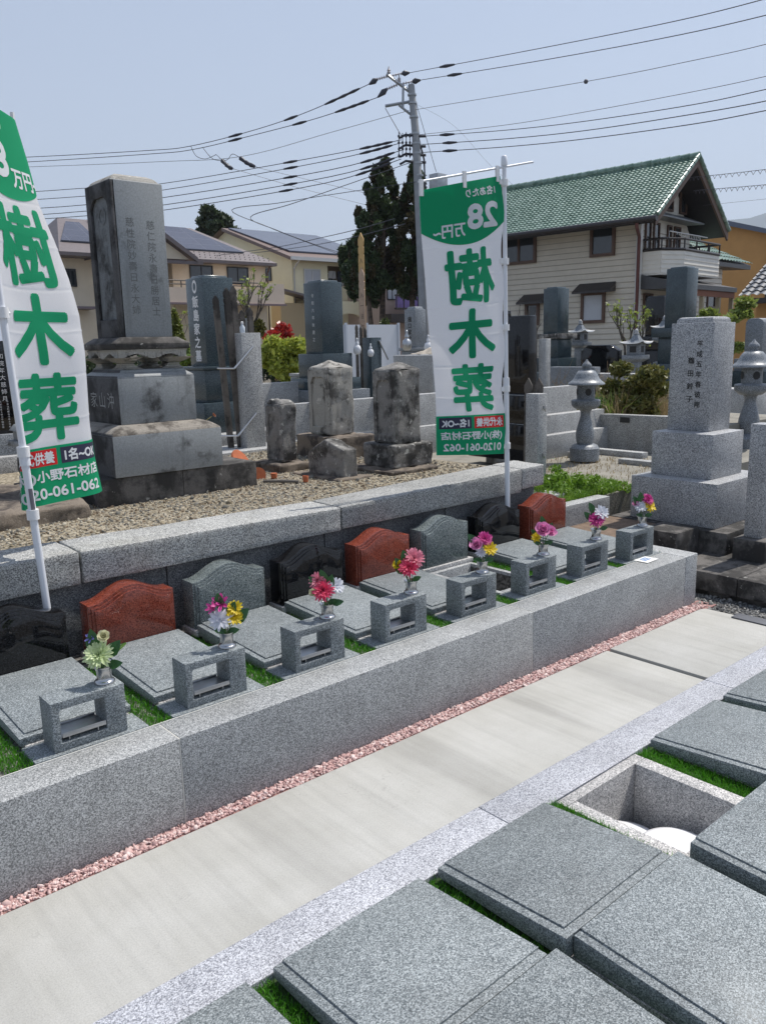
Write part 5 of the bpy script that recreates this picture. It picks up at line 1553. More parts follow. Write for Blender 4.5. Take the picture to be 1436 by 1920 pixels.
# small building with kawara roof at the right edge
T = thing('outbuilding', 'low building with grey wavy tile roof at the right edge', 'outbuilding', (24.9, 11.0, -.45), R(6))
m = MB().box((.2, -3, 0), (3, .55, 2.95)); m.build('wall', OR, T)
MB().box((.16, -2.9, 0), (.199, .5, 2.4)).build('dark_boarding', flat('dark_timber_boards', (.04, .028, .02), .8), T)
rf = MB()
tiled(rf, Vector((-.35, -3.2, 3.15)), Vector((0, 1, 0)), Vector((.88, 0, .42)).normalized(), 4.1, 2.4, 17, 8, .05, .03, 6)
rf.build('roof', flat('grey_clay_tile', (.10, .105, .115), .28, 0, .3, 5), T, smooth=50)
MB().box((-.3, -3.15, 2.95), (2.4, .85, 3.1)).build('eaves', DKM, T)

# ---- beige house with solar panels, left
BE = flat('beige_render', (0.74, 0.64, 0.49), .85, 0, .05, 1.5)
BE2 = flat('beige_balcony', (0.72, 0.59, 0.47), .85, 0, .05, 1.5)
RP = flat('purple_brown_roof', (0.15, 0.125, 0.125), .5, 0, .12, 4)
t = NT('solar_cells')
br = t.n('ShaderNodeTexBrick'); br.inputs['Scale'].default_value = 1.0
br.offset = 0.0
br.inputs['Mortar Size'].default_value = .012; br.inputs['Brick Width'].default_value = 1.2; br.inputs['Row Height'].default_value = .75
br.inputs['Color1'].default_value = (.06, .062, .085, 1); br.inputs['Color2'].default_value = (.072, .074, .098, 1); br.inputs['Mortar'].default_value = (.12, .12, .145, 1)
t.l(t.pos(), br.inputs['Vector'])
t.col(br.outputs[0]).rough(.22)
SOL = t.m
s_ = 45 / 33
cx_, cy_ = 26.09, 39.38
T = thing('house', 'beige house with purple-brown roof and large solar panels behind the tall monument', 'house', (cx_, cy_, 0), 0)
def Zs(z): return 1.55 + (z - 1.55) * s_
W0 = -8.1 * s_
ze, zr = Zs(4.86), Zs(6.4)
MB().box((-5.6, 0, -.4), (0, 7, ze + .1)).box((W0, .6, -.4), (-5.61, 7, ze)).build('wall', BE, T)
rx = lambda x: x * s_
ov = .55
rr0, rr1 = -7.2 * s_, -.60 * s_ - 1.6
rm = MB()
e0, e1, yb = W0 - .4, .42, 8.2
rm.add([(e0, -ov, ze), (e1, -ov, ze), (rr1, 3.6, zr), (rr0, 3.6, zr), (e0, yb, ze), (e1, yb, ze), (e0, -ov, ze - .16), (e1, -ov, ze - .16), (e1, yb, ze - .16), (e0, yb, ze - .16)],
       [(0, 1, 2, 3), (1, 5, 2), (0, 3, 4), (3, 2, 5, 4), (0, 6, 7, 1), (6, 9, 8, 7), (1, 7, 8, 5)])
roof = rm.build('roof', RP, T, smooth=0)
sl = (zr - ze) / (3.6 + ov)
def onroof(x, y, e): return (x, y, ze + (y + ov) * sl + e)
pm = MB()
pa, pb, pc, pd = (-4.9 * s_, .45), (-.75 * s_, .45), (-1.75 * s_ - .5, 3.35), (-6.2 * s_, 3.35)
pm.add([onroof(*p, .10) for p in (pa, pb, pc, pd)] + [onroof(*p, .03) for p in (pa, pb, pc, pd)], [(0, 1, 2, 3), (0, 4, 5, 1), (1, 5, 6, 2)])
pm.build('solar_panel', SOL, roof, smooth=0)
pm = MB(); pa, pb, pc, pd = (-8.0 * s_, .5), (-6.6 * s_, .5), (-6.6 * s_, 2.9), (-7.1 * s_, 2.9)
pm.add([onroof(*p, .10) for p in (pa, pb, pc, pd)] + [onroof(*p, .03) for p in (pa, pb, pc, pd)], [(0, 1, 2, 3), (0, 4, 5, 1), (1, 5, 6, 2)])
pm.build('solar_panel', SOL, roof, smooth=0)
sg = MB()
for r_ in range(3):
    for k in range(22):
        x = -4.6 * s_ + k * .30 + (r_ % 2) * .15
        p = onroof(x, -.35 + r_ * .3, .05)
        sg.box((p[0], p[1], p[2] - .05), (p[0] + .035, p[1] + .03, p[2] + .0))
sg.build('snow_guards', DKM, roof, smooth=0)
# small front gable
gm_ = MB()
gx0, gx1, gz = -7.0 * s_, -3.75 * s_, Zs(5.12)
gm_.add([(gx0, -1.0, ze - .12), (gx1, -1.0, ze - .12), ((gx0 + gx1) / 2, -1.0, ze + 1.28), (gx0, 2, ze - .12), (gx1, 2, ze - .12), ((gx0 + gx1) / 2, 2, ze + 1.28)], [(0, 1, 2)])
gm_.build('front_gable', BE, T, smooth=0)
gr = MB()
gxm = (gx0 + gx1) / 2
for a, b in ((gx0 - .3, gxm), (gx1 + .3, gxm)):
    gr.add([(a, -1.3, ze - .25), (b, -1.3, ze + 1.34), (b, 2.5, ze + 1.34), (a, 2.5, ze - .25), (a, -1.3, ze - .02), (b, -1.3, ze + 1.57), (b, 2.5, ze + 1.57), (a, 2.5, ze - .02)], [(0, 1, 2, 3), (4, 5, 6, 7), (0, 1, 5, 4), (0, 3, 7, 4)])
gr.box((gx0, -1.25, ze - .36), (gx1 + .6, -1.05, ze - .2))
gr.build('gable_roof', RP, T, smooth=0)
window(T, 'y', -1.79 * s_, -.83 * s_, Zs(4.02), Zs(4.67), -.01, BLK, .05, .06, GLASS, 1)
window(T, 'y', -3.4 * s_, -2.42 * s_, Zs(4.0), Zs(4.67), -.01, BLK, .05, .06, GLASS, 1)
window(T, 'y', -4.7 * s_, -4.3 * s_, Zs(3.9), Zs(4.67), -.01, BLK, .05, .06, GLASS, 0)
window(T, 'y', -7.98 * s_, -7.58 * s_, Zs(3.78), Zs(4.38), .59, BLK, .09, .08, GLASS, 1)
by = -1.25 * s_
bm_ = MB().box((-6.2 * s_, by, Zs(3.22)), (.02, by + .16, Zs(3.74))).box((-.14, by + .16, Zs(3.22)), (.02, 0, Zs(3.98))).box((-.9 * s_, by, Zs(3.741)), (.02, by + .16, Zs(3.98))).box((-6.2 * s_, by + .16, Zs(3.22)), (-.15, 0, Zs(3.3)))
bo = bm_.build('balcony', BE2, T)
MB().box((-6.2 * s_, by - .05, Zs(3.15)), (.1, by + .2, Zs(3.219))).build('fascia', flat('mauve_fascia', (.24, .18, .18), .6), bo)
m = MB()
for z in (3.86, 3.99): m.tube([(-6.2 * s_, by + .08, Zs(z)), (-.9 * s_, by + .08, Zs(z))], .03, 6)
for k in range(7): m.tube([(-6.1 * s_ + k * 1.15, by + .08, Zs(3.74)), (-6.1 * s_ + k * 1.15, by + .08, Zs(3.99))], .03, 6)
m.build('railing', DKM, bo, smooth=50)
MB().box((-8.15 * s_, -.55, Zs(3.0)), (-7.2 * s_, .59, Zs(3.08))).build('lower_eave', flat('mauve_fascia_dark', (.2, .16, .17), .6), T)
MB().tube([(.1, -.35, ze - .1), (.1, -.05, ze - .5), (.06, -.05, 2)], .05, 8).build('drainpipe', flat('brown_pipe', (.12, .075, .06), .5), T, smooth=50)

# ---- cream house right of it
CR = flat('cream_render', (0.82, 0.75, 0.52), .85, 0, .05, 1.5)
s_ = 49 / 36
T = thing('house', 'cream house with dark solar roof and balcony loggias left of the conifers', 'house', (29.42, 41.54, 0), 0)
def Zs(z): return 1.55 + (z - 1.55) * s_
ze, zr = Zs(5.36), Zs(7.15)
W1 = 4.95 * s_
yr = 5.1 * s_
m = MB()
y_l = 1.4
x1, x2, x3, x4 = 1.95 * s_, 3.28 * s_, 3.64 * s_, 4.85 * s_
zl0, zl1 = Zs(4.23), Zs(5.12)
m.box((0, 0, -.4), (x1, 9, ze)); m.box((x1, 0, -.4), (W1, .2, zl0)); m.box((x1, 0, zl1), (W1, .2, ze)); m.box((x2, 0, zl0), (x3, .2, zl1)); m.box((x4, 0, zl0), (W1, .2, zl1))
m.box((x1, .2001, -.4), (W1, 9, zl0 - .02))
m.add([(0, -.0, ze), (0, 2 * yr, ze), (0, yr, zr)], [(0, 1, 2)])
m.build('wall', CR, T, smooth=0)
LO = flat('brown_loggia_wall', (.36, .25, .15), .85)
MB().box((x1 + .01, y_l, zl0 - .02), (W1 - .01, y_l + .1, ze - .05)).box((x4 + .02, .21, zl0), (x4 + .05, y_l, zl1)).build('loggia_wall', LO, T)
window(T, 'y', x1 + .15, x2 - .3, zl0 + .1, zl1 - .3, y_l - .01, WHT, .06, .05, GLASS, 1)
window(T, 'y', x3 + .1, x4 - .4, zl0 + .1, zl1 - .3, y_l - .01, WHT, .06, .05, GLASS, 0)
m = MB()
for a, b in ((x1, x2), (x3, x4)):
    m.tube([(a, .1, zl0 + .2), (b, .1, zl0 + .2)], .035, 6)
    for k in range(5): m.tube([(a + (b - a) * (k + .5) / 5, .1, zl0), (a + (b - a) * (k + .5) / 5, .1, zl0 + .2)], .02, 5)
m.build('railing', WHT, T, smooth=50)
LM = [flat('dark_laundry', (.03, .032, .05), .9), flat('white_laundry', (.6, .6, .62), .9)]
for k, (a, w, h, mt) in enumerate(((x1 + .5, .55, .45, 1), (x1 + 1.2, .5, .65, 0), (x3 + .35, .5, .75, 0), (x3 + .8, .4, .7, 0))):
    o = MB().grid(lambda u, v, a=a, w=w, h=h: (a + w * u, .55 + .04 * math.sin(u * 9 + v * 2), zl1 - .25 - h * v), 10, 4).build('laundry', LM[mt], T, smooth=60)
MB().box((-.01, -.04, Zs(3.55)), (W1, -.001, Zs(3.60))).build('belt_course', flat('cream_belt', (.5, .43, .27), .85), T)
window(T, 'y', .60 * s_, 1.52 * s_, Zs(4.22), Zs(4.93), -.01, WHT, .06, .07, CURT, 1)
rm = MB()
ov = .6
rm.add([(-.5, -ov, ze), (W1 + .5, -ov, ze), (W1 + .5, yr, zr + .02), (-.5, yr, zr + .02), (-.5, 2 * yr, ze), (W1 + .5, 2 * yr, ze)] + [(-.5, -ov, ze - .2), (W1 + .5, -ov, ze - .2), (W1 + .5, yr, zr - .18), (-.5, yr, zr - .18)], [(0, 1, 2, 3), (3, 2, 5, 4), (6, 7, 8, 9), (0, 6, 7, 1), (0, 3, 9, 6)])
roof = rm.build('roof', flat('brown_tile_roof', (.16, .11, .09), .5, 0, .25, 9), T, smooth=0)
sl = (zr - ze) / (yr + ov)
def onroof(x, y, e): return (x, y, ze + (y + ov) * sl + e)
pm = MB()
q_ = [(.25, .55), (W1 + .1, .55), (W1 + .1, yr - .35), (-.2, yr - .35)]
pm.add([onroof(*p, .12) for p in q_] + [onroof(*p, .03) for p in q_], [(0, 1, 2, 3), (0, 4, 5, 1), (3, 7, 4, 0)])
pm.build('solar_panel', SOL, roof, smooth=0)
MB().box((-.5, -ov - .12, ze - .18), (W1 + .5, -ov - .002, ze + .02)).build('gutter', WHT, roof)
MB().tube([(.1, -ov - .05, ze - .15), (.08, -.1, ze - .6), (.08, -.06, Zs(3.4)), (.5, -.5, Zs(3.3))], .05, 8).build('drainpipe', WHT, T, smooth=50)
window(T, 'x', 1.6 * s_, 2.1 * s_, Zs(4.5), Zs(5.08), -.01, BLK, .06, .06, GLASS, 0)
# lower porch with arches
m = MB()
ax0, ax1, az0, az1 = 1.75 * s_, 5.0 * s_, -.4, Zs(3.52)
m.box((ax0, -1.1, Zs(3.08)), (ax1, -.95, az1))
def arch_panel(xa, xb, h0, h1):
    pts = []
    for k in range(13):
        u = k / 12
        pts.append((xa + (xb - xa) * u, h0 + (h1 - h0) * math.sin(PI * u) ** .6))
    return pts
for xa, xb in ((1.9 * s_, 3.1 * s_), (3.7 * s_, 4.85 * s_)):
    p = arch_panel(xa, xb, Zs(2.82), Zs(2.98))
    for (a, za), (b, zb) in zip(p, p[1:]):
        m.add([(a, -1.1, za), (b, -1.1, zb), (b, -1.1, Zs(3.08)), (a, -1.1, Zs(3.08)), (a, -.95, za), (b, -.95, zb)], [(0, 1, 2, 3), (0, 4, 5, 1)])
for xa, xb in ((ax0, 1.9 * s_), (3.1 * s_, 3.7 * s_), (4.85 * s_, ax1)):
    m.box((xa, -1.1, az0), (xb, -.95, Zs(3.08)))
m.build('arched_porch', CR, T, smooth=0)
lr = MB().add([(-1.3 * s_, -1.2, Zs(4.02)), (.9 * s_, -1.9, Zs(3.50)), (.9 * s_, -.02, Zs(3.62)), (-1.3 * s_, -.02, Zs(4.1)), (-1.3 * s_, -1.2, Zs(3.94)), (.9 * s_, -1.9, Zs(3.40)), (.9 * s_, -.02, Zs(3.5)), (-1.3 * s_, -.02, Zs(4.0))], [(0, 1, 2, 3), (4, 5, 6, 7), (0, 1, 5, 4), (1, 2, 6, 5)])
lr.build('lower_roof', RP, T, smooth=0)
MB().box((-1.2 * s_, -1.0, -.4), (.7 * s_, -.02, Zs(3.4))).build('annex_wall', flat('annex_render', (.42, .33, .2), .85), T)

# ---- pink-beige house behind the conifers
T = thing('house', 'pinkish beige house with a violet balcony screen behind the conifers', 'house', (33.9, 38.45, 0), 0)
s_ = 50 / 40
def Zs(z): return 1.55 + (z - 1.55) * s_
PK = flat('pinkish_render', (.46, .35, .29), .85, 0, .05, 1.5)
MB().box((-.3, 0, -.4), (6, 7, Zs(5.0))).build('wall', PK, T)
MB().add([(-.6, -.6, Zs(5.0)), (6.4, -.6, Zs(5.0)), (6.4, 3.5, Zs(5.9)), (-.6, 3.5, Zs(5.9)), (-.6, -.6, Zs(4.9)), (6.4, -.6, Zs(4.9)), (6.4, 3.5, Zs(5.8)), (-.6, 3.5, Zs(5.8))], [(0, 1, 2, 3), (4, 5, 6, 7), (0, 1, 5, 4), (0, 3, 7, 4)]).build('roof', flat('grey_shingle', (.26, .27, .29), .5, 0, .1, 6), T, smooth=0)
bo = MB().box((.1, -1.0, Zs(3.3)), (4.4, -.94, Zs(3.82))).build('balcony_screen', flat('violet_screen', (.16, .11, .30), .35, 0, .25, 3), T)
m = MB().box((0.05, -1.06, Zs(3.2)), (4.5, -.9, Zs(3.29))).box((.05, -1.05, Zs(3.83)), (4.5, -.92, Zs(3.9)))
for k in range(8): m.box((.1 + k * .6, -1.04, Zs(3.29)), (.15 + k * .6, -1.005, Zs(3.83)))
m.build('railing', DKM, bo)
window(T, 'y', .25, 1.1, Zs(3.7), Zs(4.42), -.01, BLK, .05, .06, CURT, 1)
window(T, 'y', 2.35, 3.0, Zs(3.7), Zs(4.42), -.01, BLK, .05, .06, CURT, 0)
MB().box((-.3, -1.0, Zs(2.6)), (5, -.02, Zs(3.0))).build('lower_eave', DKM, T)

# ---- hills
m = MB()
rngh = random.Random(1)
az0, az1 = R(14), R(110)
n = 150
top, bot = [], []
for k in range(n + 1):
    a = az0 + (az1 - az0) * k / n
    hgt = 480 + 55 * mnoise.fractal(Vector((a * 9, 3.1, 0)), .9, 2, 6) * 1.0 + (90 * max(0, 1 - abs(a - R(22)) / R(9)))
    hgt *= (1 if a < R(33) else max(.12, 1 - (a - R(33)) / R(14)))
    top.append((math.cos(a) * 4300, math.sin(a) * 4300, hgt)); bot.append((math.cos(a) * 3300, math.sin(a) * 3300, -5))
v = bot + [tuple((Vector(b_).lerp(Vector(t_), .55) + Vector((0, 0, -18 + 30 * mnoise.noise(Vector((i_ * .35, 7, 1)))))) ) for i_, (b_, t_) in enumerate(zip(bot, top))] + top + [(p[0] * 1.2, p[1] * 1.2, -5) for p in top]
w = n + 1
m.add(v, [(r_ * w + i, r_ * w + i + 1, (r_ + 1) * w + i + 1, (r_ + 1) * w + i) for r_ in range(3) for i in range(n)])
tag(m.build('hills', flat('wooded_hills', (.05, .075, .05), .95, 0, .3, .01), smooth=60), kind='structure')
# ------------------------------------------------------------------ trees, shrubs, weeds
def leaves(name, clumps, n, size, mat, parent=None, seed=0, aspect=1.7, upbias=0.0, shell=.55, world=True, droop=0.0):
    """leaf-sized faces spread through clumps [(x, y, z, rx, ry, rz)]"""
    rg = np.random.default_rng(seed)
    cl = np.array(clumps, float)
    vol = cl[:, 3] * cl[:, 4] * cl[:, 5]
    pr = vol ** .75; pr /= pr.sum()
    pk_ = rg.choice(len(cl), n, p=pr)
    d = rg.normal(size=(n, 3)); d /= np.linalg.norm(d, axis=1)[:, None]
    r_ = (shell + (1 - shell) * rg.random(n)) * (rg.random(n) ** .22)
    p = cl[pk_, :3] + d * cl[pk_, 3:6] * r_[:, None]
    p += rg.normal(0, .03, (n, 3)) * cl[pk_, 3:6]
    a = rg.normal(size=(n, 3)) + d * .6 + np.array([0, 0, upbias])
    a /= np.linalg.norm(a, axis=1)[:, None]
    b = np.cross(a, rg.normal(size=(n, 3))); b /= np.linalg.norm(b, axis=1)[:, None]
    s = size * np.exp(rg.normal(0, .3, n))[:, None]
    L_, W_ = a * s * aspect * .5, b * s * .5
    v = np.stack([p - L_, p + W_ * .9 - L_ * .1, p + L_, p - W_ * .9 - L_ * .1], 1).reshape(-1, 3)
    f = np.arange(n * 4)
    if parent is not None and world:
        v = v - np.array(parent.location)
    return rawmesh(name, v, f, 4, mat, parent)

def branchy(mb, base, d, ln, r, depth, rng, spread=.6, up_=.25, tips=None, seg=4, k=(2, 3)):
    pts = [Vector(base)]
    d = Vector(d).normalized()
    for i in range(seg):
        d = (d + Vector((rng.uniform(-1, 1), rng.uniform(-1, 1), rng.uniform(-.6, 1) * .8 + up_ * .3)) * .16).normalized()
        pts.append(pts[-1] + d * ln / seg)
    mb.tube(pts, [r * (1 - .45 * i / seg) for i in range(seg + 1)], 6 if r > .02 else 4)
    if tips is not None: tips.append((pts[-1], depth))
    if depth:
        for _ in range(rng.randint(*k)):
            q = rng.randint(max(1, seg // 2), seg)
            nd = (d + Vector((rng.uniform(-1, 1), rng.uniform(-1, 1), rng.uniform(-.3, 1) + up_)) * spread).normalized()
            branchy(mb, pts[q], nd, ln * rng.uniform(.55, .8), r * .55, depth - 1, rng, spread, up_, tips, seg, k)

BARK = weathered('conifer_bark', (.16, .12, .09), (.05, .04, .035), (.25, .2, .16), .5, .1, 5, .95, .5, (14, 14, 1.5))
BARK2 = weathered('grey_bark', (.12, .105, .09), (.04, .036, .03), (.22, .2, .17), .5, .1, 8, .95, .5)
CON = leafmat('conifer_foliage', (.028, .058, .024), (.095, .13, .045), 3.5, .25)
CON2 = leafmat('conifer_foliage_bronze', (.045, .045, .016), (.12, .09, .035), 3.0, .15)
EVG = leafmat('evergreen_foliage', (.022, .042, .016), (.05, .075, .022), 1.0, .2)

def conifer(label, x, y, z0, ztop, rad, zlow, seed, lean=(0, 0), side=(0, 0), n=9000, mat2=.25):
    rng = random.Random(seed)
    T = thing('conifer_tree', label, 'tree', (x, y, z0), 0, 'conifers beside the utility pole')
    m = MB()
    pts = [(x + lean[0] * u, y + lean[1] * u, z0 + (ztop - .4 - z0) * u) for u in [i / 8 for i in range(9)]]
    m.tube([(p[0] + rng.uniform(-.03, .03), p[1] + rng.uniform(-.03, .03), p[2]) for p in pts], [.15 * (1 - u / 9.5) + .015 for u in range(9)], 9)
    cl, cb = [], []
    h = ztop - zlow
    nb = int(h * 21)
    for k in range(nb):
        u = (k + rng.random()) / nb
        z = zlow + h * u
        env = rad * (min(1, (u + .12) * 3.2)) * (1 - u) ** .75 + .10
        a = rng.random() * 2 * PI
        rr = env * (.25 + .75 * rng.random() ** .6)
        cx = x + lean[0] * (z - z0) / (ztop - z0) + side[0] * (1 - u) + rr * math.cos(a)
        cy = y + lean[1] * (z - z0) / (ztop - z0) + side[1] * (1 - u) + rr * math.sin(a)
        s = rng.uniform(.14, .29) * (1.15 - .55 * u)
        (cb if rng.random() < mat2 else cl).append((cx, cy, z + rr * .30, s, s, s * rng.uniform(1.3, 2.1)))
        m.tube([(x + lean[0] * u, y + lean[1] * u, z - rr * .25), (cx, cy, z + rr * .25)], [.028 * (1.1 - u), .008], 4)
    m.build('trunk', BARK, T, world=True, smooth=50)
    na = int(n * len(cl) / max(1, nb))
    leaves('crown', cl, int(na * 1.5), .066, CON, T, seed, 2.2, .7)
    if cb: leaves('crown', cb, int((n - na) * 1.5), .066, CON2, T, seed + 50, 2.0, .7)
    return T
KC = 1.27
def farther(label, x, y, z0, ztop, rad, zlow, seed, lean, side=(0, 0), n=9000, mat2=.25):
    zz = lambda z: 1.55 + (z - 1.55) * KC
    return conifer(label, x * KC, y * KC, -.45, zz(ztop), rad * KC, zz(zlow), seed, (lean[0] * KC, lean[1] * KC), (side[0] * KC, side[1] * KC), n, mat2)
farther('tall dark conifer with the highest tip, left of the utility pole', 17.15, 19.65, -.3, 6.95, 1.25, 2.9, 1, (.35, .05), n=36000, side=(-.25, .25))
farther('dark conifer with thinner tip right next to the utility pole', 17.85, 19.1, -.3, 6.75, .95, 3.0, 2, (.25, -.1), n=16000, mat2=.4)
farther('shorter conifer leaning left with bronze tips, left of the tall conifer', 17.0, 19.6, -.3, 4.75, .62, 3.1, 3, (-.30, .28), (-.05, .05), n=9000, mat2=.4)
farther('slim conifer hidden behind the top of the right banner', 18.2, 18.7, -.3, 5.6, .8, 2.9, 4, (.2, -.2), n=10000, mat2=.3)

def broad(label, c, r, n, size, mat, trunk_r, seed, name='tree', group=None, bark=None, nc=14, base=0.0, flat_=.8, shell=.5, cat='tree'):
    rng = random.Random(seed)
    T = thing(name, label, cat, (c[0], c[1], base), 0, group)
    cl = []
    for k in range(nc):
        d = Vector((rng.gauss(0, 1), rng.gauss(0, 1), rng.gauss(0, 1))).normalized() * rng.uniform(.25, .82)
        s = rng.uniform(.26, .46)
        cl.append((c[0] + d.x * r[0], c[1] + d.y * r[1], c[2] + d.z * r[2], r[0] * s, r[1] * s, r[2] * s * flat_))
    m = MB()
    m.tube([(c[0], c[1], base), (c[0] + .02 * r[0], c[1], (base + c[2]) / 2), (c[0], c[1], c[2])], [trunk_r, trunk_r * .8, trunk_r * .4], 8)
    for q in cl[:10]:
        m.tube([(c[0], c[1], c[2] - r[2] * .6), ((c[0] + q[0]) / 2, (c[1] + q[1]) / 2, (c[2] - r[2] * .3 + q[2]) / 2), q[:3]], [trunk_r * .45, trunk_r * .3, trunk_r * .12], 5)
    m.build('trunk', bark or BARK2, T, world=True, smooth=50)
    leaves('crown', cl, n, size, mat, T, seed, 1.7, .1, shell)
    return T
broad('dark evergreen tree crown rising behind the solar roofs', (32.6, 55.2, 10.3), (2.3, 2.3, 1.9), 16000, .20, EVG, .28, 7, nc=22)
broad('tall dark red photinia hedge bush before the beige house', (8.14, 12.0, 1.55), (.40, .36, .60), 7000, .055, leafmat('red_photinia_leaf', (.26, .018, .016), (.52, .05, .04), 14, .3, .35), .03, 8, 'shrub', nc=16, base=.4, cat='shrub')
broad('round yellow-green bush left of the dark gravestone with the date', (6.42, 9.28, 1.40), (.42, .40, .56), 8500, .05, leafmat('yellow_green_leaf', (.22, .30, .04), (.56, .58, .11), 16, .35, .4), .025, 9, 'shrub', nc=18, base=.5, cat='shrub')
broad('brown-green clipped bush in the concrete bed left of the granite monument', (8.15, 5.05, .98), (.42, .42, .36), 11000, .034, leafmat('bronze_yew_leaf', (.09, .115, .025), (.22, .19, .05), 9, .25, .5), .025, 10, 'shrub', nc=18, base=.4, cat='shrub')
broad('small fresh green bush below the brown-green one in the concrete bed', (7.85, 5.25, .80), (.24, .26, .14), 3500, .03, leafmat('fresh_green_leaf', (.05, .14, .04), (.12, .26, .08), 14, .3, .5), .01, 11, 'shrub', nc=10, base=.4, cat='shrub')
broad('dark green shrub beside the foot of the conifers', (14.9, 16.85, 1.6), (.35, .35, .75), 4000, .06, leafmat('olive_shrub_leaf', (.04, .07, .02), (.12, .15, .04), 10, .3), .03, 12, 'shrub', nc=12, base=0, cat='shrub')
broad('olive shrub with a bare top between the dark boards and the red bush', (8.9, 14.05, 1.75), (.30, .30, .55), 3500, .05, leafmat('olive_leaf', (.06, .07, .015), (.16, .15, .03), 10, .3), .03, 13, 'shrub', nc=10, base=0.4, cat='shrub')
broad('low green shrub right of the tall monument, below the beige balcony', (5.95, 11.2, 1.42), (.42, .3, .26), 3500, .045, leafmat('bright_shrub_leaf', (.09, .16, .02), (.24, .32, .06), 12, .35), .02, 14, 'shrub', nc=10, base=.5, cat='shrub')
broad('narrow yellow-green cypress right of the tall monument', (6.55, 12.6, 1.75), (.14, .14, .6), 2500, .04, leafmat('cypress_leaf', (.09, .12, .02), (.2, .22, .05), 10, .3), .02, 15, 'shrub', nc=10, base=.5, cat='shrub')

def bare(label, base, h, seed, leafm=None, nleaf=0, r=.03, spread=.75, stems=3, name='shrub', depth=3, cat='shrub', lsize=.04):
    rng = random.Random(seed)
    T = thing(name, label, cat, base, 0)
    m = MB(); tips = []
    for k in range(stems):
        branchy(m, (base[0] + rng.uniform(-.04, .04), base[1] + rng.uniform(-.04, .04), base[2]), (rng.uniform(-.6, .6), rng.uniform(-.6, .6), 1), h * .5, r, depth, rng, spread, .35, tips)
    m.build('branches', BARK2, T, world=True, smooth=50)
    if leafm:
        leaves('leaves', [(p.x, p.y, p.z, .06, .06, .06) for p, d in tips], nleaf, lsize, leafm, T, seed)
    return T
YL = leafmat('young_leaf', (.16, .22, .04), (.32, .38, .09), 20, .4)
bare('bare shrub with few young leaves before the siding house corner', (13.45, 8.55, 1.0), 1.1, 21, YL, 260)
bare('bare shrub in front of the siding house, right of the black gravestone', (13.85, 11.0, 1.2), 1.1, 22, None, 0, .025)
bare('pruned bare tree with pale buds left of the red bush', (8.85, 14.0, 1.9), 1.0, 23, YL, 200, .03)
bare('bare thin tree right of the tall monument before the beige balcony', (6.85, 13.0, .8), 1.9, 24, YL, 160, .03, .6)
# pruned tree at the right with leaf clusters
T = thing('tree', 'gnarled pruned tree with fresh leaf clusters above the round-topped gravestone', 'tree', (13.72, 6.93, .4))
m = MB()
m.tube([(13.72, 6.93, .4), (13.70, 6.95, 1.0), (13.66, 7.0, 1.35), (13.74, 6.95, 1.60)], [.06, .055, .05, .04], 8)
cls = []
for pts in ([(13.66, 7.0, 1.35), (13.55, 7.1, 1.62), (13.48, 7.24, 1.72), (13.42, 7.36, 1.78)], [(13.74, 6.95, 1.6), (13.9, 6.85, 1.75), (14.1, 6.75, 1.9), (14.2, 6.7, 2.1)], [(13.70, 6.97, 1.5), (13.72, 7.02, 1.75), (13.62, 7.1, 1.95)], [(13.72, 6.93, 1.2), (13.85, 6.85, 1.35), (13.95, 6.8, 1.3)]):
    m.tube(pts, [.035, .03, .022, .012][:len(pts)], 6)
    for q in pts[1:]: cls += [(q[0] + rng.uniform(-.1, .1), q[1] + rng.uniform(-.1, .1), q[2] + rng.uniform(-.02, .12), .14, .14, .10) for _ in range(3)]
m.build('trunk', BARK2, T, world=True, smooth=50)
leaves('crown', cls, 4200, .045, YL, T, 31)
# weeds and dry grass
WEED = leafmat('weed_leaf', (.09, .20, .015), (.22, .36, .04), 12, .35)
DRY = leafmat('dry_grass', (.22, .16, .08), (.42, .33, .18), 20, .3)
blades('weed_grass', [(4.56, 3.47, 5.4, 3.9, .40), (5.15, 3.6, 5.75, 4.1, .40), (4.9, 3.47, 5.45, 3.6, .41)], 7500, .05, .006, WEED, 41, 1.5, .45)
wc_ = random.Random(77)
leaves('weed_clumps', [(4.98 + wc_.gauss(0, .17), 3.78 + wc_.gauss(0, .12), .43 + abs(wc_.gauss(0, .05)), .06, .06, .05) for _ in range(46)] + [(5.4 + wc_.gauss(0, .22), 3.66 + wc_.gauss(0, .09), .42, .06, .06, .03) for _ in range(30)], 5200, .017, WEED, None, 61, 1.8, .2)['kind'] = 'stuff'
blades('tall_weeds', [(4.88, 3.68, 5.2, 3.98, .42), (4.6, 3.5, 4.85, 3.72, .40)], 900, .13, .008, WEED, 42, 1.2, .4)
blades('sparse_dry_grass', [(5.5, 3.5, 7.0, 4.6, .40), (5.6, 4.3, 7.0, 4.9, .40)], 350, .04, .006, DRY, 43, 1.3, .4)
blades('dry_grass', [(7.65, 4.9, 9.2, 6.2, .55)], 2600, .34, .008, DRY, 44, 1.0, .4)
blades('bed_grass', [(7.7, 5.0, 8.6, 5.9, .60)], 1800, .30, .012, leafmat('long_grass', (.12, .2, .03), (.26, .34, .08), 12, .4), 45, .9, .4)
MB().box((7.621, 4.0, .3), (9.6, 6.4, .66)).build('bed_soil', M['tomb_ground'])['kind'] = 'structure'
rngd = random.Random(9)
T = thing('dry_branches', 'tangle of bare dry bramble stems behind the stone lantern', 'branches', (8.3, 6.0, .6))
m = MB()
for k in range(16):
    branchy(m, (rngd.uniform(7.8, 8.7), rngd.uniform(5.7, 6.5), .62), (rngd.uniform(-1, 1), rngd.uniform(-1, 1), rngd.uniform(.5, 1.2)), .36, .007, 2, rngd, .9, 0)
m.build('stems', flat('dry_bramble', (.3, .21, .12), .9), T, world=True, smooth=0)
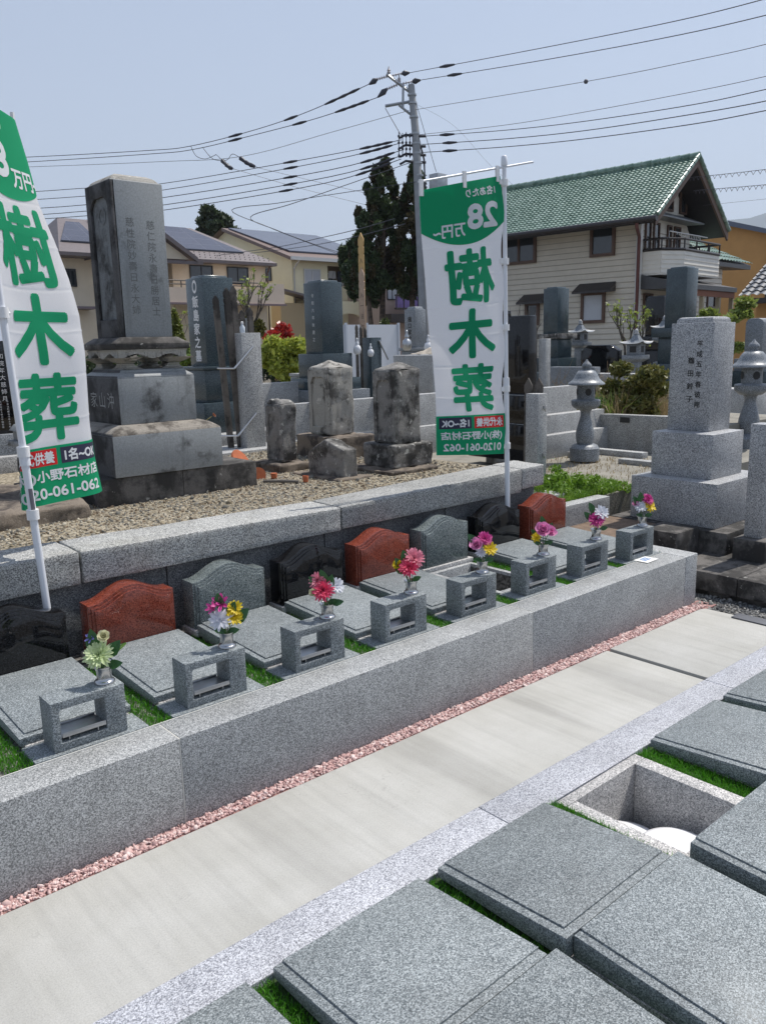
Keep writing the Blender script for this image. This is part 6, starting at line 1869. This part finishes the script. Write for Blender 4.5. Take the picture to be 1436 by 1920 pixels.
# far low hedge line that closes the view between the houses
leaves('far_hedge', [(x, 30 + .1 * x + rngd.uniform(-.5, .5), .5 + rngd.uniform(0, .4), .8, .8, .7) for x in np.arange(6, 30, .8)], 9000, .14, EVG, None, 51)['kind'] = 'stuff'
# ------------------------------------------------------------------ banners
def clothmat(name, c, tr_=.3):
    t = NT(name)
    wv = t.noise(220, 2, .5)
    t.col(t.mix(1.0, c, t.ramp(wv, [(.3, .93), (.7, 1.05)]), 'MULTIPLY')).rough(.75)
    tr = t.n('ShaderNodeBsdfTranslucent'); tr.inputs[0].default_value = (*c, 1)
    mx = t.n('ShaderNodeMixShader'); mx.inputs[0].default_value = tr_
    t.l(t.b.outputs[0], mx.inputs[1]); t.l(tr.outputs[0], mx.inputs[2]); t.l(mx.outputs[0], t.t.nodes['Material Output'].inputs[0])
    return t.m
CW, CG = clothmat('white_banner_cloth', (.90, .90, .92), .6), clothmat('green_print', (.0, .40, .18), .45)
CR_, CN = clothmat('red_print', (.78, .02, .025), .3), clothmat('navy_print', (.03, .03, .07), .2)
CWT = clothmat('white_print', (.80, .82, .84), .3)
PLW = flat('white_plastic_pole', (.74, .76, .80), .3)
CLIP = flat('white_clip', (.78, .78, .78), .45)

def banner(T, cloth):
    """cloth(u, v) -> (point, normal); u 0..1 from the pole, v 0..1 from the top"""
    def put(mb, layer, name, mat, parent):
        bm = bmesh.new()
        vs = [bm.verts.new((p[0], p[1], p[2])) for p in mb.v]
        for f in mb.f:
            try: bm.faces.new([vs[i] for i in f])
            except ValueError: pass
        for axis, stp in ((0, .045), (1, .025)):
            k = stp
            while k < 1:
                no = Vector((1, 0, 0)) if axis == 0 else Vector((0, 1, 0))
                bmesh.ops.bisect_plane(bm, geom=bm.verts[:] + bm.edges[:] + bm.faces[:], plane_co=no * k, plane_no=no)
                k += stp
        out = MB()
        bm.verts.ensure_lookup_table()
        idx = {v: i for i, v in enumerate(bm.verts)}
        fs = [tuple(idx[v] for v in f.verts) for f in bm.faces]
        for sg in (1, -1):
            pts = []
            for v in bm.verts:
                p, nn = cloth(v.co.x, v.co.y)
                pts.append(tuple(p + nn * sg * (.0018 + .0005 * layer + v.co.z)))
            out.add(pts, fs)
        bm.free()
        return out.build(name, mat, parent, world=True, smooth=60) if parent is T else out.build(name, mat, parent, smooth=60)
    base = MB()
    def crease(u, v):                                # pressed folds of the packed cloth
        p, nn = cloth(u, v)
        return p + nn * sum(.0016 * math.exp(-((v - c - .006 * math.sin(4 * u)) / .0035) ** 2) * (1 if k % 2 else -1) for k, c in enumerate((.215, .325, .435, .545, .66, .78)))
    base.grid(crease, 60, 400)
    sheet = base.build('cloth', CW, T, world=True, smooth=80)
    n = 40
    gm_ = MB()
    edge = lambda u: .155 + .062 * (1 - abs(2 * u - 1) ** 2.1)
    gm_.add([(k / n, 0, 0) for k in range(n + 1)] + [(k / n, edge(k / n), 0) for k in range(n + 1)], [(k, k + 1, n + 2 + k, n + 1 + k) for k in range(n)])
    put(gm_, 0, 'green_field', CG, T)
    put(MB().add([(0, .846, 0), (1, .846, 0), (1, 1, 0), (0, 1, 0)], [(0, 1, 2, 3)]), 0, 'green_field', CG, T)
    rb = MB().add([(.035, .853, 0), (.505, .853, 0), (.505, .897, 0), (.035, .897, 0)], [(0, 1, 2, 3)])
    put(rb, 1, 'red_panel', CR_, T)
    nb = MB().add([(.545, .853, 0), (.97, .853, 0), (.97, .897, 0), (.545, .897, 0)], [(0, 1, 2, 3)])
    put(nb, 1, 'navy_panel', CN, T)
    def txt(mb, s, u0, v0, u1, v1, bold):
        q = MB()
        W_, H_ = .55, 1.53
        bold_text(q, s, (u0 * W_, -v1 * H_, u1 * W_, -v0 * H_), bold, dz=.00004)
        mb.add([(x / W_, -y / H_, z) for x, y, z in q.v], q.f)
    g = MB()
    txt(g, '樹', .15, .232, .78, .432, .030); txt(g, '木', .15, .448, .78, .632, .036); txt(g, '葬', .16, .652, .77, .832, .030)
    put(g, 1, 'green_lettering', CG, T)
    w_ = MB()
    txt(w_, '1名あたり', .10, .026, .50, .056, .035); txt(w_, '28', .09, .078, .50, .168, .05); txt(w_, '万円~', .52, .138, .88, .186, .03)
    txt(w_, '永代供養', .06, .858, .48, .892, .03); txt(w_, '1名~OK', .58, .858, .94, .892, .04)
    txt(w_, '(株)小野石材店', .06, .908, .95, .945, .03); txt(w_, '0120-061-062', .06, .955, .92, .985, .04)
    put(w_, 2, 'white_lettering', CWT, T)
    return sheet

def lerp_tab(tab, x):
    for (a, va), (b, vb) in zip(tab, tab[1:]):
        if x <= b: 
            q = (x - a) / (b - a); q = max(0, q)
            return va + (vb - va) * q
    return tab[-1][1]

# left banner
T = thing('banner', 'white and green banner at the left edge, blown back by the wind, lettering readable', 'banner', (1.06, 3.3, .3), 0, 'green and white banners on poles')
PHI = [(0, 59), (.1, 56), (.2, 53), (.32, 48), (.45, 42), (.6, 38), (.8, 37), (1, 36)]
pole = lambda z: Vector((1.055 - .038 * (z - .53), 3.3, z))
PHL = [(0, 49), (.1, 44.5), (.2, 40.5), (.3, 34), (.4, 29), (.5, 25.5), (.6, 24), (.7, 23.5), (.8, 23), (.9, 21.5), (1, 19)]
def sstep(a, b, x):
    t_ = min(1, max(0, (x - a) / (b - a)))
    return t_ * t_ * (3 - 2 * t_)
def cloth_l(u, v):
    """the cloth leaves the pole nearly edge-on, swings out, and its free edge curls away again"""
    z = 2.485 - 1.56 * v
    phc = R(lerp_tab(PHL, v)); A_ = R(15 + 40 * v); B_ = R(40)
    d = Vector((0, 0, 0)); ns = 16
    ang = lambda q: phc + A_ * math.exp(-(q / .26) ** 2) + B_ * sstep(.72, 1, q)
    for q in range(ns):
        an = ang((q + .5) / ns * u)
        d += Vector((math.cos(an), math.sin(an), 0)) * (.55 * u / ns)
    an = ang(u)
    nn = Vector((math.sin(an), -math.cos(an), 0))
    tuck = -.05 * math.exp(-((u - .17) / .07) ** 2) * max(0, (v - .6) / .4) ** 1.2
    rip = .005 * math.sin(3 * u + 9 * v) * u + .004 * math.sin(17 * v + 6 * u) * u * (1 - u) * 3 + .006 * math.exp(-((v - .49 - .05 * u) / .035) ** 2) * math.sin(5 * u + 1)
    off = .018 + .018 * math.sin(PI * ((v * 3.6) % 1.0)) * (1 - u)
    a0 = ang(0)
    return pole(z) + d + Vector((math.cos(a0), math.sin(a0), 0)) * off + nn * (tuck + rip), nn
banner(T, cloth_l)
m = MB(); m.tube([pole(.31), pole(1.12)], .0150, 14)
m.tube([pole(1.121), pole(1.19)], .0205, 14)
m.build('lower_pole', PLW, T, world=True, smooth=50)
MB().tube([pole(1.191), pole(2.52)], .0135, 14).build('upper_pole', PLW, T, world=True, smooth=50)
ph = R(62)
tp = pole(2.53)
MB().tube([tp - Vector((math.cos(ph), math.sin(ph), 0)) * .14, tp + Vector((math.cos(ph), math.sin(ph), 0)) * .62], .006, 8).build('crossbar', PLW, T, world=True, smooth=50)
for u in (.04, .5, .96):
    p, nn = cloth_l(u, 0)
    m = MB().tube([p + Vector((0, 0, -.035)), p + Vector((0, 0, .045))], .009, 6)
    m.build('strap', CLIP, T, world=True)
for z in (2.05, 1.70, 1.175, .925):
    p = pole(z); p2 = cloth_l(.02, (2.485 - z) / 1.56)[0]
    dd = (p2 - p); dd.z = 0
    MB().tube([p + Vector((0, 0, -.02)), p + Vector((0, 0, .02))], .0235, 14).tube([p, p + dd.normalized() * (dd.length + .014)], .012, 6).build('clip', CLIP, T, world=True, smooth=40)
MB().add([tuple(pole(z) + Vector((-.0169 * math.sin(a), -.0169 * math.cos(a), 0))) for z in (1.03, .945) for a in (-.5, 0, .5)], [(0, 1, 4, 3), (1, 2, 5, 4)]).build('sticker', flat('grey_sticker', (.16, .15, .17), .5), T, world=True)

# right banner, seen from behind
T = thing('banner', 'white and green banner in the middle, seen from behind with mirrored lettering', 'banner', (3.855, 3.25, .3), 0, 'green and white banners on poles')
pole = lambda z: Vector((3.85 - .0264 * (z - .566), 3.25, z))
PHR = [(0, 172), (.2, 175), (.5, 178.5), (1, 179.5)]
pole_r = pole
def cloth_r(u, v):
    z = (2.475 - .125 * u) * (1 - v) + (.885 + .05 * u) * v
    ph = R(lerp_tab(PHR, v))
    d = Vector((math.cos(ph), math.sin(ph), 0)); nn = Vector((-math.sin(ph), math.cos(ph), 0))
    bell = .014 * math.sin(2.6 * u + 6 * v) * (.2 + u) + .005 * math.sin(15 * v + 3 * u) + .008 * math.exp(-((v - .62) / .05) ** 2) * math.sin(8 * u)
    gather = .010 * math.cos(2 * PI * v * 4) * (1 - u)
    return pole_r(z) + d * (.022 + .585 * u + gather) + nn * (.02 * math.sin(PI * u) + bell), nn
banner(T, cloth_r)
MB().tube([pole(.31), pole(1.27)], .0155, 14).tube([pole(1.271), pole(1.34)], .0195, 14).build('lower_pole', PLW, T, world=True, smooth=50)
MB().tube([pole(1.341), pole(2.555)], .0125, 14).lathe([(.017, 0), (.019, .01), (.017, .05), (.01, .056)], tuple(pole(2.53)), 14).build('upper_pole', PLW, T, world=True, smooth=50)
d = Vector((math.cos(R(172)), math.sin(R(172)), -.215))
tp = pole(2.525)
MB().tube([tp - d * .22, tp + d * .60], .006, 8).build('crossbar', PLW, T, world=True, smooth=50)
for u in (.04, .5, .98):
    p, nn = cloth_r(u, 0)
    MB().box(tuple(p + Vector((-.012, -.006, -.03))), tuple(p + Vector((.012, .006, .055)))).build('strap', CLIP, T, world=True)
for z in (2.44, 2.01, 1.635, 1.275, .93):
    p = pole(z)
    MB().tube([p + Vector((0, 0, -.018)), p + Vector((0, 0, .018))], .022, 14).box(tuple(p + Vector((-.045, -.005, -.012))), tuple(p + Vector((-.018, .005, .012)))).build('clip', CLIP, T, world=True, smooth=40)

# ------------------------------------------------------------------ utility pole and wires
CONC = flat('pole_concrete', (.30, .31, .32), .8, 0, .12, 4)
INS = flat('brown_white_insulator', (.42, .38, .38), .35)
CAB = flat('black_cable', (.04, .04, .052), .5)
CABT = flat('thin_wire', (.10, .10, .12), .5)
T = thing('utility_pole', 'tall concrete utility pole with steel cross-arms, insulators and a transformer', 'utility pole', (21.5, 22.2, -.45))
MB().tube([(21.33, 21.9, -.45), (21.54, 22.23, 2.98), (21.74, 22.52, 4.71), (22.25, 23.27, 9.12), (22.39, 23.62, 10.85)], [.20, .185, .175, .14, .12], 18).build('shaft', CONC, T, world=True, smooth=50)
m = MB()
def beam(a, b, r=.05): m.tube([a, b], r, 4)
beam((21.78, 24.27, 11.27), (22.36, 23.56, 10.56), .06); beam((22.16, 23.80, 10.85), (22.05, 23.72, 10.05), .045); beam((21.56, 24.14, 10.12), (22.36, 23.5, 10.28), .055); beam((21.95, 23.82, 10.15), (22.33, 23.4, 9.69), .045)
for z in (10.5, 10.2, 9.7, 9.1, 8.75, 8.4, 8.05, 7.6, 6.2, 5.2):
    x = 22.39 - (10.85 - z) * .0885; y = 23.62 - (10.85 - z) * .197
    m.tube([(x, y, z - .03), (x, y, z + .03)], .165, 14)
m.build('cross_arms', M['zinc'], T, world=True, smooth=40)
m = MB()
for c in ((21.86, 24.24, 11.30), (22.10, 23.95, 10.98)):
    m.lathe([(.05, 0), (.07, .04), (.045, .07), (.065, .11), (.03, .16), (.012, .24)], c, 12)
def string(a, b, n=5):
    a, b = Vector(a), Vector(b)
    for k in range(n):
        p = a.lerp(b, (k + .5) / n)
        q = a.lerp(b, (k + .9) / n)
        m.tube([p, q], [.06, .045], 8)
    m.tube([a, b], .018, 5)
string((21.86, 24.24, 11.2), (22.2, 23.9, 11.28)); string((22.1, 23.95, 10.9), (22.45, 23.62, 10.98)); string((21.82, 24.25, 11.2), (21.5, 24.5, 11.1)); string((22.06, 23.98, 10.9), (21.72, 24.22, 10.74))
m.build('insulators', INS, T, world=True, smooth=50)
m = MB()
for a, b in (((22.2, 23.9, 11.28), (22.42, 23.72, 11.3)), ((22.45, 23.62, 10.98), (22.66, 23.4, 11.02)), ((21.5, 24.5, 11.1), (21.25, 24.65, 10.92)), ((21.72, 24.22, 10.74), (21.42, 24.38, 10.45))):
    m.tube([a, tuple(Vector(a).lerp(Vector(b), .35)), b], [.05, .11, .03], 8)
for z in (8.95, 8.6, 8.3, 8.05):
    m.tube([(22.2, 23.35, z + .1), (21.95, 23.5, z + .12), (21.75, 23.6, z)], .045, 6)
    m.tube([(22.1, 23.3, z + .05), (22.45, 22.95, z + .04)], .05, 6)
for k in range(5):
    m.tube([(21.72 + .11 * k, 23.6 - .08 * k, 9.15 - .03 * (k % 2)), (21.70 + .11 * k, 23.6 - .08 * k, 8.25 + .05 * (k % 3))], .016, 6)
    for q in range(4): m.lathe([(.02, 0), (.045, .03), (.045, .07), (.02, .1)], (21.71 + .11 * k, 23.6 - .08 * k, 8.3 + q * .22), 8)
m.tube([(22.35, 23.2, 8.9), (22.45, 23.05, 8.2), (22.35, 22.9, 7.2)], .035, 6)
m.build('cable_joints', CAB, T, world=True, smooth=50)
MB().box((22.10, 22.02, 7.0), (22.62, 22.45, 7.55)).lathe([(.03, 0), (.05, .1), (.03, .2), (.05, .28), (.02, .36)], (22.66, 22.4, 7.3), 10).build('transformer', M['zinc'], T, world=True, bevel=.03)
MB().tube([(22.42, 23.4, 10.2), (22.52, 22.5, 7.7)], .012, 4).tube([(21.56, 24.14, 10.05), (21.95, 23.66, 9.0)], .012, 4).build('guy_wires', CABT, T, world=True)
WIRES = [
 ('r', .020, 'top black overhead wire from the utility pole to the upper right', [(22.42, 23.72, 11.3), (22.49, 18.06, 10.63), (21.72, 13.11, 9.83), (20.49, 9.94, 9.17), (19.6, 6.5, 8.75)]),
 ('r', .020, 'second black overhead wire to the upper right, just below the top one', [(22.66, 23.4, 11.02), (22.43, 18.01, 10.25), (21.66, 13.06, 9.45), (20.65, 9.72, 8.86), (19.8, 6.5, 8.45)]),
 ('r', .015, 'thin overhead wire to the right carrying a small ball', [(22.3, 23.4, 9.95), (22.68, 16.18, 9.29), (22.11, 12.5, 8.83), (21.63, 10.13, 8.55), (20.9, 7, 8.3)]),
 ('r', .014, 'thin overhead wire to the right, uppermost of the four from the cable joints', [(22.3, 23.2, 9.06), (22.33, 19.0, 8.57), (22.57, 16.04, 8.39), (22.09, 12.29, 8.03), (21.51, 10.03, 7.78), (20.7, 7, 7.5)]),
 ('r', .020, 'black overhead cable to the right, second of the four from the cable joints', [(22.3, 23.2, 9.0), (22.3, 18.98, 8.4), (22.53, 16.0, 8.11), (22.04, 12.25, 7.69), (21.47, 9.98, 7.47), (20.6, 7, 7.2)]),
 ('r', .022, 'black overhead cable to the right, third of the four from the cable joints', [(22.35, 23.05, 8.71), (22.26, 18.94, 8.12), (22.49, 15.96, 7.83), (22.0, 12.21, 7.44), (21.43, 9.94, 7.19), (20.6, 7, 6.95)]),
 ('r', .022, 'black overhead cable to the right, lowest of the four from the cable joints', [(22.3, 23.0, 8.42), (22.22, 18.9, 7.86), (22.45, 15.92, 7.58), (21.97, 12.18, 7.18), (21.39, 9.91, 6.96), (20.6, 7, 6.7)]),
 ('l', .024, 'upper black high wire from the pole top to the left', [(21.25, 24.65, 10.93), (20.1, 26.82, 10.29), (19.07, 28.96, 9.91), (17.6, 31.5, 9.58), (16.71, 33.66, 9.68), (13.57, 39.18, 9.99), (11, 44, 10.4)]),
 ('l', .024, 'lower black high wire from the pole top to the left, joining the upper one', [(21.42, 24.38, 10.45), (20.37, 26.52, 10.05), (19.04, 28.93, 9.72), (17.64, 31.43, 9.44), (16.68, 33.64, 9.53), (13.61, 39.08, 9.78), (11, 44, 10.1)]),
 ('l', .016, 'thin wire from the middle of the pole to the left, below the black high wires', [(22.2, 23.55, 9.95), (20.59, 26.17, 9.48), (18.53, 29.16, 8.9), (16.57, 32.24, 8.99), (13.6, 39.04, 9.57), (11, 43.5, 9.9)]),
 ('l', .024, 'topmost cable of the five running left past the monument top', [(21.82, 23.59, 8.9), (20.79, 26.48, 8.77), (17.0, 33.04, 8.32), (15.17, 36.71, 8.5), (13.96, 39.14, 8.6), (11.4, 44.5, 8.9)]),
 ('l', .024, 'second cable of the five running left past the monument top', [(21.8, 23.57, 8.79), (20.76, 26.45, 8.56), (17.0, 32.97, 8.06), (15.11, 36.66, 8.16), (13.96, 39.04, 8.25), (11.4, 44.5, 8.5)]),
 ('l', .026, 'third cable of the five running left past the monument top', [(21.84, 23.48, 8.55), (20.7, 26.4, 8.2), (16.95, 32.93, 7.75), (15.06, 36.61, 7.79), (14.03, 38.88, 7.87), (11.4, 44.3, 8.1)]),
 ('l', .026, 'fourth cable of the five running left past the monument top', [(21.81, 23.45, 8.36), (20.66, 26.37, 7.94), (16.92, 32.87, 7.45), (15.02, 36.57, 7.52), (14.04, 38.79, 7.59), (11.4, 44.2, 7.8)]),
 ('l', .026, 'lowest cable of the five running left past the monument top', [(21.71, 23.5, 8.21), (20.47, 26.47, 7.7), (16.89, 32.84, 7.24), (14.99, 36.55, 7.32), (14.07, 38.72, 7.4), (11.4, 44.2, 7.6)]),
 ('x', .022, 'sagging cable from the pole that turns and drops to the cream house roof', [(22.15, 23.2, 8.15), (18.92, 23.56, 6.98), (16.89, 23.78, 6.25), (15.53, 24.16, 5.78), (16.72, 24.39, 5.47), (19.64, 25.85, 5.26), (23.78, 29.05, 5.41)]),
 ('x', .020, 'lower sagging cable behind the conifers that turns above the solar roof', [(21.95, 22.9, 7.36), (18.64, 24.43, 6.76), (16.86, 24.52, 6.38), (15.1, 24.6, 6.02), (17.06, 25.53, 5.76), (19.69, 27.28, 5.68), (23.62, 29.19, 5.37)]),
 ('x', .014, 'thin wire from the left insulators descending to the conifers', [(18.22, 29.3, 8.41), (21.86, 30.13, 8.21), (26.03, 30.48, 7.91)]),
 ('x', .014, 'thin wire from the right insulators descending to the conifers', [(18.96, 28.66, 8.43), (22.42, 29.72, 8.47), (26.18, 30.49, 8.42)]),
 ('x', .024, 'dark cable crossing before the cream solar roof, upper one', [(23.11, 39.36, 6.35), (22.58, 33.0, 6.11), (20.96, 27.57, 5.83), (18.89, 22.51, 5.47), (18.38, 20.24, 5.47)]),
 ('x', .024, 'dark cable crossing before the cream solar roof, lower one', [(24.45, 38.22, 6.42), (23.32, 32.34, 6.07), (19.7, 24.47, 5.37), (18.61, 19.99, 5.3)]),
 ('s', .012, 'spiral bound service cable from the green-roofed gable to the right, upper one', [(24.1, 13.45, 6.25), (23.43, 11.95, 6.04), (22.34, 10.11, 5.76)]),
 ('s', .012, 'spiral bound service cable from the green-roofed gable to the right, lower one', [(24.17, 13.29, 5.87), (23.49, 11.79, 5.66), (22.28, 10.06, 5.37)]),
 ('s', .007, 'thin wire right of the green-roofed gable above the orange house', [(25.7, 13.92, 5.65), (23.29, 10.49, 5.18)]),
 ('i', .02, 'looped jumper wire with insulators hanging from the high wires, left one', [(17.6, 31.5, 9.58), (17.7, 31.31, 9.19), (17.85, 30.86, 9.01), (17.97, 30.36, 9.06), (18.01, 30.2, 9.05), (18.1, 29.57, 8.54), (18.22, 29.3, 8.41)]),
 ('i', .02, 'looped jumper wire with insulators hanging from the high wires, right one', [(17.95, 31.19, 9.52), (18.03, 30.56, 8.98), (18.32, 30.02, 8.88), (18.44, 29.68, 9.06), (18.7, 29.07, 8.63), (18.96, 28.66, 8.43)]),
 ('r', .006, 'very thin stay wire slanting down from the pole behind the right banner', [(22.42, 23.41, 10.17), (22.56, 21.65, 9.11), (22.08, 19.59, 7.45), (22.17, 18.62, 6.65)]),
]
def smooth_pts(p, n=6):
    p = [Vector(q) for q in p]
    out = []
    for i in range(len(p) - 1):
        a, b, c, d = p[max(0, i - 1)], p[i], p[i + 1], p[min(len(p) - 1, i + 2)]
        for k in range(n):
            t_ = k / n
            out.append(.5 * ((2 * b) + (c - a) * t_ + (2 * a - 5 * b + 4 * c - d) * t_ ** 2 + (3 * b - a - 3 * c + d) * t_ ** 3))
    return out + [p[-1]]
for kd, r_, lab, pts in WIRES:
    P_ = smooth_pts(pts)
    m = MB().tube(P_, r_ * .58, 5)
    if kd == 's' and r_ > .01:
        a, b = P_[0], P_[-1]
        n = 120
        m.tube([P_[min(len(P_) - 1, int(k / n * (len(P_) - 1)))].lerp(P_[min(len(P_) - 1, int(k / n * (len(P_) - 1)) + 1)], (k / n * (len(P_) - 1)) % 1) + Vector((0, .02 * math.cos(k * .8), -.05 + .05 * math.sin(k * .8))) for k in range(n)], .007, 4)
    if r_ > .0215 and kd == 'l':
        for q in (1, 2, 3, 7, 13):
            if q + 1 < len(P_):
                dv = (P_[q + 1] - P_[q]); c = P_[q] + dv * .3
                m.tube([c, c + dv.normalized() * .25, c + dv.normalized() * .6], [.03, .055, .03], 6)
    if kd == 'i':
        for q in (len(P_) - 10, len(P_) - 8, len(P_) - 6): m.tube([P_[q], P_[q + 2]], [.09, .06], 7)
    if 'small ball' in lab: m.lathe([(.005, -.07), (.05, -.05), (.07, 0), (.05, .05), (.005, .07)], (22.68, 16.18, 9.29), 10)
    if kd == 'r' and r_ >= .02: m.tube([P_[2], P_[2] + (P_[3] - P_[2]).normalized() * .3, P_[2] + (P_[3] - P_[2]).normalized() * .7], [.03, .06, .03], 6)
    tag(m.build('overhead_wire', CAB if r_ > .016 else CABT, smooth=50), lab, 'overhead wire', 'overhead wires at the utility pole')
# ------------------------------------------------------------------ air
hz_ = MB().box((-5600, -5600, -2), (5600, 5600, 640))
hm = bpy.data.materials.new('hazy_air'); hm.use_nodes = True
ht = hm.node_tree
ht.nodes.remove(ht.nodes['Principled BSDF'])
pv = ht.nodes.new('ShaderNodeVolumePrincipled')
pv.inputs['Color'].default_value = (.76, .85, 1, 1)
pv.inputs['Density'].default_value = .00022
pv.inputs['Anisotropy'].default_value = .2
ht.links.new(pv.outputs[0], ht.nodes['Material Output'].inputs['Volume'])
tag(hz_.build('haze', hm, smooth=0), kind='stuff')
